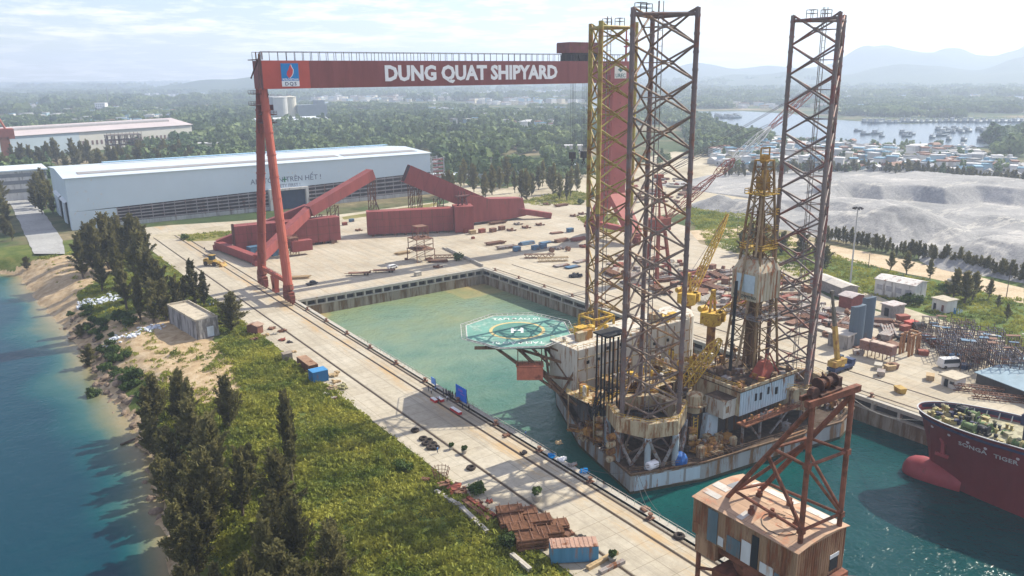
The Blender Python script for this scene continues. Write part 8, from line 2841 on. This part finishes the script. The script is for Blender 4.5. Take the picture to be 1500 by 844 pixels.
for poly, n, wh, grp in AREAS:
 q = [tuple(G(*a))[:2] for a in poly]
 x0, x1, y0, y1 = min(a[0] for a in q), max(a[0] for a in q), min(a[1] for a in q), max(a[1] for a in q)
 c = 0
 spots = []
 tt = 0
 while c < n and tt < 9000:
  tt += 1
  x, y = KR.uniform(x0, x1), KR.uniform(y0, y1)
  if in_poly(x, y, q) and all((x - a) ** 2 + (y - b) ** 2 > 16 for a, b in spots):
   spots.append((x, y))
   c += 1
   kd = KR.choice(['beams', 'plates', 'crate', 'pipes', 'scrap', 'scrap', 'beams', 'block'])
   tn = KR.choice(['rust', 'rust', 'grey', 'pale', 'red', 'brown', 'black' if kd == 'scrap' else 'grey', 'rust'])
   k = (kd, tn)
   if k not in PR:
    PR[k] = proto_stack(kd, TONE[tn])
    PU[k] = False
   o = place(PR[k], PU[k], (x, y, 0), KR.uniform(0, 3.1), KR.uniform(.55, 1.15), '%s %s %s' % (AD[tn], KN[kd], wh))
   PU[k] = True
   o['group'] = grp + ', %s %s' % (tn, kd)
# slate slabs
SL = M('slab_slate', (.10, .14, .18), .7, 0, .12, .4, .1, (.12, .09, .08), True)
for px, py, w_, h_, lab in ((1261, 507, 5.6, 13.2, 'nearer of two tall slate-grey hull slabs standing upright in the right yard'), (1276, 498, 4.6, 14.2, 'further of two tall slate-grey hull slabs standing upright in the right yard')):
 p = site(px, py)
 o = thing('hull_slab', lab, 'steel slab', p)
 m = MB()
 n = 9
 for k in range(n):
  a0, a1 = -.5 + k / n, -.5 + (k + 1) / n
  c0, c1 = 1.6 * (a0 * 2) ** 2, 1.6 * (a1 * 2) ** 2
  m.hexa([(p.x + a0 * w_, p.y + c0, .3), (p.x + a1 * w_, p.y + c1, .3), (p.x + a1 * w_, p.y + c1 + 1.3, .3), (p.x + a0 * w_, p.y + c0 + 1.3, .3), (p.x + a0 * w_, p.y + c0, h_ - abs(a0) * 1.2), (p.x + a1 * w_, p.y + c1, h_ - abs(a1) * 1.2), (p.x + a1 * w_, p.y + c1 + 1.3, h_ - abs(a1) * 1.2), (p.x + a0 * w_, p.y + c0 + 1.3, h_ - abs(a0) * 1.2)])
 m.build('plate', SL, o)
 MB().box((p.x, p.y + 1, .15), (w_ + 1, 4, .3)).build('base', BEAMR, o)
 for s_ in (-1.5, 1.5):
  MB().beam((p.x + s_, p.y + 2, 6), (p.x + s_, p.y + 5, .3), .3).build('prop', BEAMR, o)
for k, (px, py) in enumerate(((1268, 521), (1279, 523), (1290, 526), (1301, 529))):
 p = site(px, py)
 o = thing('steel_module', 'brown boxy module on stilts before the slabs, %s of the four' % ('leftmost', 'second', 'third', 'rightmost')[k], 'module', p)
 m = MB().box((p.x, p.y, 3.5), (2.9, 2.9, 2.6)).box((p.x, p.y, 4.86), (3.2, 3.2, .1))
 m.build('box', M('module_brown', (.22, .12, .10), .8, 0, .25, 1, .15), o)
 MB().box((p.x, p.y, 4.95), (2.4, 2.4, .06)).build('lid', M('module_lid', (.45, .36, .29), .8, 0, .2, 1), o)
 for sx in (-1.2, 1.2):
  for sy in (-1.2, 1.2):
   MB().tube((p.x + sx, p.y + sy, 0), (p.x + sx, p.y + sy, 2.2), .12, 5).build('leg', BEAMR, o)
p = site(1331, 518)
o = thing('lifting_frame', 'ochre and rust portal frame standing right of the stilted modules', 'frame', p)
m = MB()
for sx in (-2.6, -.8, 1.6, 2.8):
 for sy in (-1.4, 1.4):
  m.beam((p.x + sx, p.y + sy, 0), (p.x + sx, p.y + sy, 7.2 - abs(sx) * .6), .55)
m.beam((p.x - 2.9, p.y - 1.4, 6.2), (p.x + 3, p.y - 1.4, 6.2), .5).beam((p.x - 2.9, p.y + 1.4, 6.2), (p.x + 3, p.y + 1.4, 6.2), .5).beam((p.x + 1.6, p.y - 1.4, 6.8), (p.x + 1.6, p.y + 1.4, 6.8), .5)
m.build('frame', M('frame_ochre', (.34, .17, .07), .75, 0, .3, 1, .25), o)
for px, py, mt, lab in ((1334, 479, M('box_red', (.45, .07, .05), .7, 0, .15, 1), 'bright red open skip at the back of the right yard'), (1346, 482, DARK, 'black skip right of the bright red one'), (1322, 470, STRED, 'dark rust tipped skip left of the bright red one'), (1399, 526, CBLU, 'dark blue covered machine left of the white van, under the scaffold'), (1414, 540, M('cover_navy', (.02, .035, .09), .7, 0, .3, 1), 'navy covered heap right of the white van'),
      (1286, 540, CONCB, 'pale cube block in front of the stilted modules'), (1257, 532 - 12, BEAMG, 'grey cabin-sized box behind the mobile crane'), (1307, 540, BEAMR, 'small brown box right of the pale cube'), (1303, 520 + 22, WOODT, 'tan low box behind the small brown box'), (1362, 556, WOODT, 'tan board stack left of the guard hut'), (1318, 575, CYEL, 'yellow-tan upright box on the far quay edge near the ship bow'), (1290, 545 + 5, BEAMG, 'upright grey post box near the far quay rail'), (1352, 520, STRED, 'rust-red box by the portal frame foot')):
 p = site(px, py)
 m = MB().hexa([(-1.7, -1.1, 0), (1.7, -1.1, 0), (1.7, 1.1, 0), (-1.7, 1.1, 0), (-2.0, -1.3, 1.9), (2.0, -1.3, 1.9), (2.0, 1.3, 1.9), (-2.0, 1.3, 1.9)]).box((0, -1.35, 1.8), (4.0, .1, .15)).box((0, 1.35, 1.8), (4.0, .1, .15)).box((-1, -1.25, .9), (.12, .3, 1.8)).box((1, -1.25, .9), (.12, .3, 1.8))
 o = solo(m, 'skip' if 'skip' in lab else 'steel_box', mt, lab, 'skip' if 'skip' in lab else 'box', None, p)
 o.rotation_euler = (0, 0, KR.uniform(0, 3))
 o.scale = (.75, .75, .8) if 'skip' not in lab else (1, 1, 1.1)
# trusses by the blue-roofed shed
for px, py, lab in ((1432, 574, 'by the wide blue-roofed shed, left one'), (1462, 586, 'by the wide blue-roofed shed, right one')):
 put('truss', 'rust', px, py, 2.2, lab, None, .85)
# pipe scaffolds: big open racks
SCM = M('scaffold_pipe_brown', (.09, .07, .068), .7, .1, .35, .8, .25)
SCB = M('scaffold_pipe_blue', (.10, .11, .15), .7, .1, .3, .8, .2)
for k, (px, py, nx_, ny_, nz_, h_, lab) in enumerate(((1376, 505, 7, 4, 3, 6.4, 'open pipe scaffold at the left end of the scaffold rows, in front'), (1412, 522, 7, 4, 4, 7.2, 'open pipe scaffold behind the white van, second in the front row'), (1450, 540, 8, 4, 4, 8.2, 'tall open pipe scaffold above the blue-roofed shed'), (1490, 552, 7, 4, 4, 8.4, 'tall open pipe scaffold at the right frame edge'),
              (1392, 484, 8, 3, 2, 4.4, 'low open pipe rack with pale sheets, back row left'), (1432, 500, 8, 3, 3, 5.0, 'low open pipe rack in the back row middle'), (1476, 518, 8, 3, 3, 6.0, 'open pipe rack in the back row at the right'))):
 p = site(px, py)
 o = thing('pipe_scaffold', lab, 'scaffold', p)
 a = .22
 f_ = Matrix.Rotation(-.95, 3, 'Z')
 m = MB()
 m2 = MB()
 for i in range(nx_):
  for j in range(ny_):
   b = Vector((p.x, p.y, 0)) + f_ @ Vector(((i - nx_ / 2) * 2.1, (j - ny_ / 2) * 2.4, 0))
   hh = h_ + KR.uniform(-.8, 1.0)
   m.tube(b, b + Vector((0, 0, hh)), .11, 4)
   for z in range(nz_):
    zz = (z + 1) * h_ / (nz_ + .3)
    if i < nx_ - 1 and KR.random() < .85:
     m2.tube(b + Vector((0, 0, zz)), b + f_ @ Vector((2.1, 0, 0)) + Vector((0, 0, zz)), .09, 4)
    if j < ny_ - 1 and KR.random() < .85:
     m2.tube(b + Vector((0, 0, zz + .1)), b + f_ @ Vector((0, 2.4, 0)) + Vector((0, 0, zz + .1)), .09, 4)
    if i < nx_ - 1 and KR.random() < .3:
     m2.tube(b + Vector((0, 0, zz)), b + f_ @ Vector((2.1, 0, 0)) + Vector((0, 0, zz - h_ / (nz_ + .3))), .08, 4)
 m.build('uprights', SCM, o)
 m2.build('ledgers', SCB if k % 2 else SCM, o)
 for q in range(5 if k < 4 else 7):
  b = Vector((p.x, p.y, 0)) + f_ @ Vector((KR.uniform(-nx_, nx_) * .9, KR.uniform(-ny_, ny_) * .8, 0))
  MB().box((b.x, b.y, h_ * KR.choice([.3, .6, .98])), (KR.uniform(2, 5), KR.uniform(.6, 2.2), .15), -.95, KR.uniform(-.1, .1)).build('laid_sheet', KR.choice([BEAMR, STBL, CONCB if k > 3 else BEAMR, SCM]), o)
# scaffold tower at the head of the dock
p = site(617, 381)
o = thing('scaffold_tower', 'rusty braced scaffold tower standing at the head of the dock', 'scaffold tower', p)
m = MB()
for lv_, (w_, z0, z1) in enumerate(((4.6, 0, 5.5), (4.2, 5.5, 10.5), (2.6, 10.5, 16))):
 trestle(m, p.x, p.y, z1, w_ * 2, z0)
 m.box((p.x, p.y, z1), (w_ * 2.1, w_ * 2.1, .2))
m.build('frame', BEAMR, o)
MB().box((p.x - 1, p.y, 5.9), (4, 3, .8)).box((p.x + 1.5, p.y + .5, 10.9), (2, 2, .6)).box((p.x + 3, p.y - 2, .5), (3, 2, 1)).build('stored_parts', BEAMR, o)
for px, py, rz, kd, tn, wh in ((590, 372, .1, 'beams', 'tan', 'left of the scaffold tower at the dock head'), (595, 381, .1, 'block', 'rust', 'small, left foot of the scaffold tower'), (642, 384, -.6, 'beams', 'rust', 'right of the scaffold tower near the ramp'), (655, 378, -.6, 'truss', 'rust', 'along the ramp right of the scaffold tower'), (640, 392, .2, 'scrap', 'rust', 'between the scaffold tower and the dock edge'), (612, 404, .1, 'crate', 'pale', 'small, on the dock head edge'), (440, 408, -.4, 'beams', 'tan', 'beside the foot of the gantry leg'),
        (470, 356, .0, 'scrap', 'rust', 'under the bogies of the long box girder, left'), (488, 357, .0, 'drum', 'rust', 'by the right end of the long box girder'), (505, 330, .0, 'crate', 'red', 'behind the gap between the two red pieces'), (515, 325, 0, 'crate', 'blue', 'behind the gap between the two red pieces, bluish one'), (525, 338, 0, 'scrap', 'rust', 'in the gap between the two red pieces')):
 put(kd, tn, px, py, rz, wh, None, .8)
p = site(430, 374)
o = thing('stair_tower', 'small rusty access tower of ladders under the red leg frame', 'access tower', p)
m = MB()
trestle(m, p.x, p.y, 8.5, 4)
m.box((p.x, p.y, 4.3), (4.6, 4.6, .2)).box((p.x, p.y, 8.6), (4.6, 4.6, .2)).rail([(p.x - 2, p.y - 2, 8.6), (p.x + 2, p.y - 2, 8.6), (p.x + 2, p.y + 2, 8.6), (p.x - 2, p.y + 2, 8.6), (p.x - 2, p.y - 2, 8.6)], 1.1, 1.5, .06)
m.build('frame', BEAMR, o)
put('crate', 'blue', 372, 371, .2, 'half hidden behind the red leg frame, left one', None, 1.6)
put('crate', 'blue', 404, 374, .2, 'half hidden behind the red leg frame, right one', None, 1.6)
# ramp wall beside the dock head
a, b = site(655, 366), site(707, 391)
d = (b - a)
solo(MB().beam((0, 0, .5), d + Vector((0, 0, .5)), .7, 1.4).beam((0, 4, .3), d * .8 + Vector((0, 4, .3)), .6, 1.0), 'ramp_wall', CONCB, 'low concrete ramp wall running into the corner of the dock head', 'wall', None, a)
# ---- rubble, rocks and sacks on the bank
RUB = M('rubble_white', (.62, .66, .72), .85, 0, .15, 2)
for px, py, s, n, lab in ((124, 440, 3.6, 60, 'scatter of white rubble sacks on the sand above the eroded bank, left one'), (152, 440, 4.6, 90, 'large heap of white rubble sacks below the dark clump'), (222, 482, 3.6, 60, 'white rubble sacks on the sand left of the blockhouse'), (165, 492, 3.0, 40, 'white rubble sacks at the left end of the sand ridge'), (196, 490, 2.4, 30, 'small spill of white rubble between the two larger heaps')):
 p = G(px, py, -1)
 m = MB()
 rr = random.Random(px)
 for k in range(n):
  x, y = rr.gauss(0, s * .55), rr.gauss(0, s * .55)
  m.box((x, y, bank_z(p.x + x, p.y + y) + rr.uniform(0, .5)), (rr.uniform(.4, 1.1), rr.uniform(.4, .9), rr.uniform(.25, .6)), rr.uniform(0, 3), rr.uniform(-.4, .4), rr.uniform(-.4, .4))
 solo(m, 'rubble_heap', RUB, lab, 'rubble heap', None, (p.x, p.y, 0))
ROCK = M('shore_rock', (.20, .15, .11), .95, 0, .4, 1.2, bump=.5)
rk = []
for i in range(4):
 rr = random.Random(i)
 m = MB()
 m.lathe((0, 0, 0), [(.6, -.4), (1.0, .0), (.8, .5), (.3, .8)], 9)
 m.v = [(x * (1 + .35 * mn.noise((x * 2, y * 2, z + i))), y * (.8 + .4 * mn.noise((y * 2, x + i, z))), z * (1 + .3 * mn.noise((x, y, i)))) for x, y, z in m.v]
 o = m.build('rock', ROCK)
 rk.append(prop(o, 'r', 'rock'))
first = [True] * 4
for k in range(150):
 y = KR.uniform(150, 330)
 x = shore(y) + KR.uniform(-2.2, 5.5)
 i = k % 4
 o = rk[i] if first[i] else rk[i].copy()
 if not first[i]:
  COL.objects.link(o)
 first[i] = False
 s = KR.choice([.4, .6, .8, 1.0, 1.5])
 o.location = (x, y, bank_z(x, y) + .1 * s)
 o.scale = (s * KR.uniform(.8, 1.6), s * KR.uniform(.8, 1.4), s * KR.uniform(.6, 1))
 o.rotation_euler = (0, 0, KR.uniform(0, 6))
 o['label'] = 'brown rock on the river shore along the eroded bank'
 o['group'] = 'rocks along the river shore'
for px, py, rz, lab in ((196, 640, .3, 'long driftwood log on the yellow sand spit below the grove'), (180, 632, .1, 'short dark log at the rocky point above the sand spit')):
 p = G(px, py, -6)
 solo(MB().tube((-3.5, 0, 0), (3.5, 0, .3), .3, 7, .2).tube((1, 0, .2), (2, .9, .6), .1, 5), 'driftwood', BARK, lab, 'log', None, (p.x, p.y, bank_z(p.x, p.y) + .35)).rotation_euler = (0, 0, rz)
# ------------------------------------------------------------------ the town by the estuary, boats, far houses
HW = [M('house_white', (.62, .61, .58), .8, 0, .06, .3), M('house_cream', (.60, .54, .42), .8, 0, .06, .3), M('house_blue', (.36, .50, .58), .8, 0, .06, .3), M('house_grey', (.42, .42, .41), .8, 0, .08, .3)]
HRF = [('grey', M('roof_grey', (.24, .24, .24), .8, 0, .2, .3)), ('pale', M('roof_pale', (.52, .52, .51), .7, 0, .12, .3)), ('rust-brown', M('roof_brown', (.24, .13, .09), .8, 0, .25, .3)), ('blue', M('roof_blue', (.18, .33, .43), .7, 0, .12, .3))]
protos = []
HR = random.Random(9)
def house_proto(w, d, h, rise, wm, rm, flat=False):
 m = MB().mat(0).bx(-w / 2, w / 2, -d / 2, d / 2, 0, h)
 m.mat(1)
 if flat:
  m.bx(-w / 2 - .3, w / 2 + .3, -d / 2 - .3, d / 2 + .3, h + .003, h + .5)
  m.bx(-w / 4, w / 8, -d / 4, d / 8, h + .5, h + 2.6)
 else:
  m.slab([(-w / 2 - .5, -d / 2 - .6, h), (-w / 2 - .5, d / 2 + .6, h), (-w / 2 - .5, 0, h + rise)], (w + 1, 0, 0))
 m.mat(2)
 for k in range(3):
  for z in ([1.0, 4.2] if h > 5 else [1.0]):
   m.bx(-w * .36 + k * w * .28, -w * .24 + k * w * .28, -d / 2 - .06, -d / 2 + .02, z, z + 1.4)
   m.bx(-w * .36 + k * w * .28, -w * .24 + k * w * .28, d / 2 - .02, d / 2 + .06, z, z + 1.4)
 return m, [wm, rm, GLASSD]
for ri, (rn, rm) in enumerate(HRF):
 for kind, (w, d, h, rs) in enumerate(((11, 7, 3.6, 2.0), (8, 6.5, 6.6, 1.8), (17, 8, 3.8, 2.2))):
  m, ms = house_proto(w, d, h, rs, HW[(ri + kind) % 4], rm, kind == 1 and ri in (1, 3))
  me_ = m.build('house', ms)
  protos.append((me_, rn, ('low', 'two-storey', 'long low')[kind]))
usedp = [False] * len(protos)
def put_house(i, p, where, group, sc=1.0):
 o, rn, kd = protos[i]
 if usedp[i]:
  o = o.copy()
  COL.objects.link(o)
 usedp[i] = True
 o.location = (p.x, p.y, -.05)
 o.rotation_euler = (0, 0, HR.choice([0, .3, -.3, 1.2, 1.57, .8]) + HR.uniform(-.15, .15))
 o.scale = (sc, sc, sc)
 o['label'] = '%s %s-roofed house %s' % (kd, rn, where)
 o['category'] = 'house'
 o['group'] = group + ', ' + kd + ' ' + rn
T1 = [(1046, 222), (1090, 206), (1205, 210), (1290, 219), (1400, 219), (1440, 226), (1446, 240), (1500, 244), (1500, 262), (1400, 256), (1300, 250), (1180, 250), (1080, 246), (1046, 240)]
q = [tuple(G(*a))[:2] for a in T1]
xa, xb, ya, yb = min(a[0] for a in q), max(a[0] for a in q), min(a[1] for a in q), max(a[1] for a in q)
done = []
t = 0
while len(done) < 255 and t < 20000:
 t += 1
 x, y = HR.uniform(xa, xb), HR.uniform(ya, yb)
 if in_poly(x, y, q) and all((x - a) ** 2 + (y - b) ** 2 > 11 ** 2 for a, b in done):
  done.append((x, y))
for k, (x, y) in enumerate(done):
 i = HR.choices(range(12), [6, 3, 4, 5, 2, 3, 1, 1, 1, 1, 1, 1])[0]
 put_house(i, Vector((x, y, 0)), 'in the crowded town along the estuary shore', 'houses of the estuary town', HR.uniform(.85, 1.25))
for k in range(40):
 px, py = HR.choice([(700, 172), (722, 176), (755, 172), (770, 180), (745, 182), (790, 176)])
 p = G(px + HR.uniform(-14, 14), py + HR.uniform(-4, 4))
 put_house(HR.choice([3, 5, 4, 0]), p, 'in the hamlet among the woods under the girder lettering', 'houses of the hamlet in the woods', HR.uniform(1.1, 1.7))
# far houses too many to tell apart
P, S = [], []
mb_w, mb_r = MB(), MB()
def far_houses(poly, n, s0, s1):
 q = [tuple(G(*a))[:2] for a in poly]
 x0, x1, y0, y1 = min(a[0] for a in q), max(a[0] for a in q), min(a[1] for a in q), max(a[1] for a in q)
 c = 0
 tt = 0
 while c < n and tt < n * 60:
  tt += 1
  x, y = HR.uniform(x0, x1), HR.uniform(y0, y1)
  if in_poly(x, y, q) and mn.noise((x * .004, y * .004, 6)) > -.12:
   c += 1
   w, d, h = HR.uniform(s0, s1), HR.uniform(s0, s1) * .7, HR.uniform(4, 11) * (1 if s0 < 14 else 1.3)
   FH.mat(HR.choice([0, 0, 1, 2, 3]))
   a = HR.uniform(0, 3)
   FH.box((x, y, h / 2), (w, d, h), a)
   FH.mat(HR.choice([4, 5, 5, 6, 7]))
   FH.box((x, y, h + .5), (w + 1, d + 1, 1.0), a)
FH = MB()
far_houses([(0, 152), (110, 152), (250, 160), (260, 180), (180, 186), (60, 192), (0, 200)], 420, 9, 20)
far_houses([(430, 136), (860, 134), (900, 150), (780, 155), (560, 150), (430, 147)], 700, 14, 30)
far_houses([(1010, 132), (1250, 134), (1500, 136), (1500, 165), (1380, 168), (1240, 164), (1060, 158)], 650, 11, 24)
far_houses([(0, 134), (400, 132), (430, 140), (0, 152)], 150, 14, 34)
far_houses(T1, 190, 6, 12)
far_houses([(620, 160), (860, 160), (880, 190), (680, 195)], 130, 9, 18)
o = FH.build('distant_houses', HW + [r for _, r in HRF])
prop(o, None, None, None, 'stuff')
# boats
BH = M('boat_blue_grey', (.10, .16, .20), .6, 0, .2, .5)
BC = M('boat_cabin', (.35, .38, .38), .6, 0, .2, .5)
m = MB()
L_ = 9.0
out = [(-L_, 0, .3), (-L_ * .8, 1.9, 0), (0, 2.4, 0), (L_ * .6, 1.8, 0), (L_, 0, .9)]
lo = [(x * .9, y * .7, -1) for x, y, z in out]
hi = [(x, y, 1.4 + z * 1.6) for x, y, z in out]
for sg in (1, -1):
 A_ = [(x, y * sg, z) for x, y, z in lo]
 B_ = [(x, y * sg, z) for x, y, z in hi]
 for i in range(4):
  f = [A_[i], A_[i + 1], B_[i + 1], B_[i]]
  m.add(f if sg < 0 else f[::-1], [(0, 1, 2, 3)])
m.add([(x, y, z - .3) for x, y, z in hi] + [(x, -y, z - .3) for x, y, z in hi[::-1]], [tuple(range(9, -1, -1))])
boat = thing('fishing_boat', 'boat', 'boat')
m.build('hull', BH, boat)
m = MB().bx(-6.5, -1.5, -1.4, 1.4, 1.1, 4.2).bx(-6.8, -1.2, -1.6, 1.6, 4.2, 4.5).tube((1, 0, 1), (1, 0, 7.5), .18, 5).tube((1, 0, 6), (6.5, 0, 3), .1, 4)
m.build('cabin', BC, boat)
ub_ = False
BO = [(1257, 193, 'two-boat raft near the town, left boat'), (1268, 198, 'two-boat raft near the town, right boat'), (1285, 197, 'lone dark boat right of the two-boat raft'), (1292, 201, 'small low boat just below the lone dark one'), (1324, 196, 'boat at the left of the trio in mid channel'), (1336, 198, 'boat at the right of the trio in mid channel'), (1328, 201, 'nearest boat of the trio in mid channel'),
  (1366, 203, 'boat moored alone short of the big raft'), (1380, 200, 'boat with a tall cabin right of the lone moored one'), (1390, 206, 'long low boat nearest the town roofs'), (1412, 207, 'boat nearest the shore left of the dark trees'), (1438, 207, 'long boat just left of the dark trees on the point')]
for px, py, lab in BO:
 p = G(px, py)
 o = place(boat, ub_, (p.x, p.y, .9), HR.uniform(-.5, .3), HR.uniform(.8, 1.2), 'dark fishing boat, ' + lab)
 ub_ = True
for k in range(15):
 p = G(1374 + k * 3.2, 190.5 + (k % 4) * 1.6)
 place(boat, True, (p.x, p.y, .9), HR.uniform(-.4, .4), HR.uniform(.9, 1.3), 'dark fishing boat rafted up in the left big cluster on the estuary', 'fishing boats of the left raft')
for k in range(16):
 p = G(1436 + k * 3.2, 191.5 + (k % 4) * 2.0)
 place(boat, True, (p.x, p.y, .9), HR.uniform(-.4, .4), HR.uniform(.9, 1.3), 'dark fishing boat rafted up in the right big cluster on the estuary', 'fishing boats of the right raft')
for k in range(26):
 px = 1268 + k * 9.2
 p = G(px, 180.5 + HR.uniform(-.8, .8) - (px - 1268) * .004)
 place(boat, True, (p.x, p.y, .9), HR.uniform(-.2, .2), HR.uniform(1.0, 1.6), 'dark boat in the long line moored off the far bank of the estuary', 'boats along the far bank')
for k in range(8):
 p = G(1052 + k * 4.5, 171.5 + (k % 3) * 1.2)
 place(boat, True, (p.x, p.y, .9), HR.uniform(-.3, .3), HR.uniform(1.1, 1.6), 'dark boat moored in the upper arm of the estuary behind the rig legs', 'boats in the upper estuary')
# a radio mast far away
p = G(160, 160)
ms = thing('radio_mast', 'thin lattice radio mast rising from the low town at the far left', 'mast', (p.x, p.y, 0))
m = MB()
for dx, dy in ((-2, -2), (2, -2), (0, 2)):
 m.tube((p.x + dx, p.y + dy, 0), (p.x, p.y, 62), .6, 4, .3)
for z in range(6, 60, 8):
 m.tube((p.x - 2, p.y - 2, z), (p.x + 2, p.y, z + 5), .3, 4)
m.build('lattice', GREY, ms)
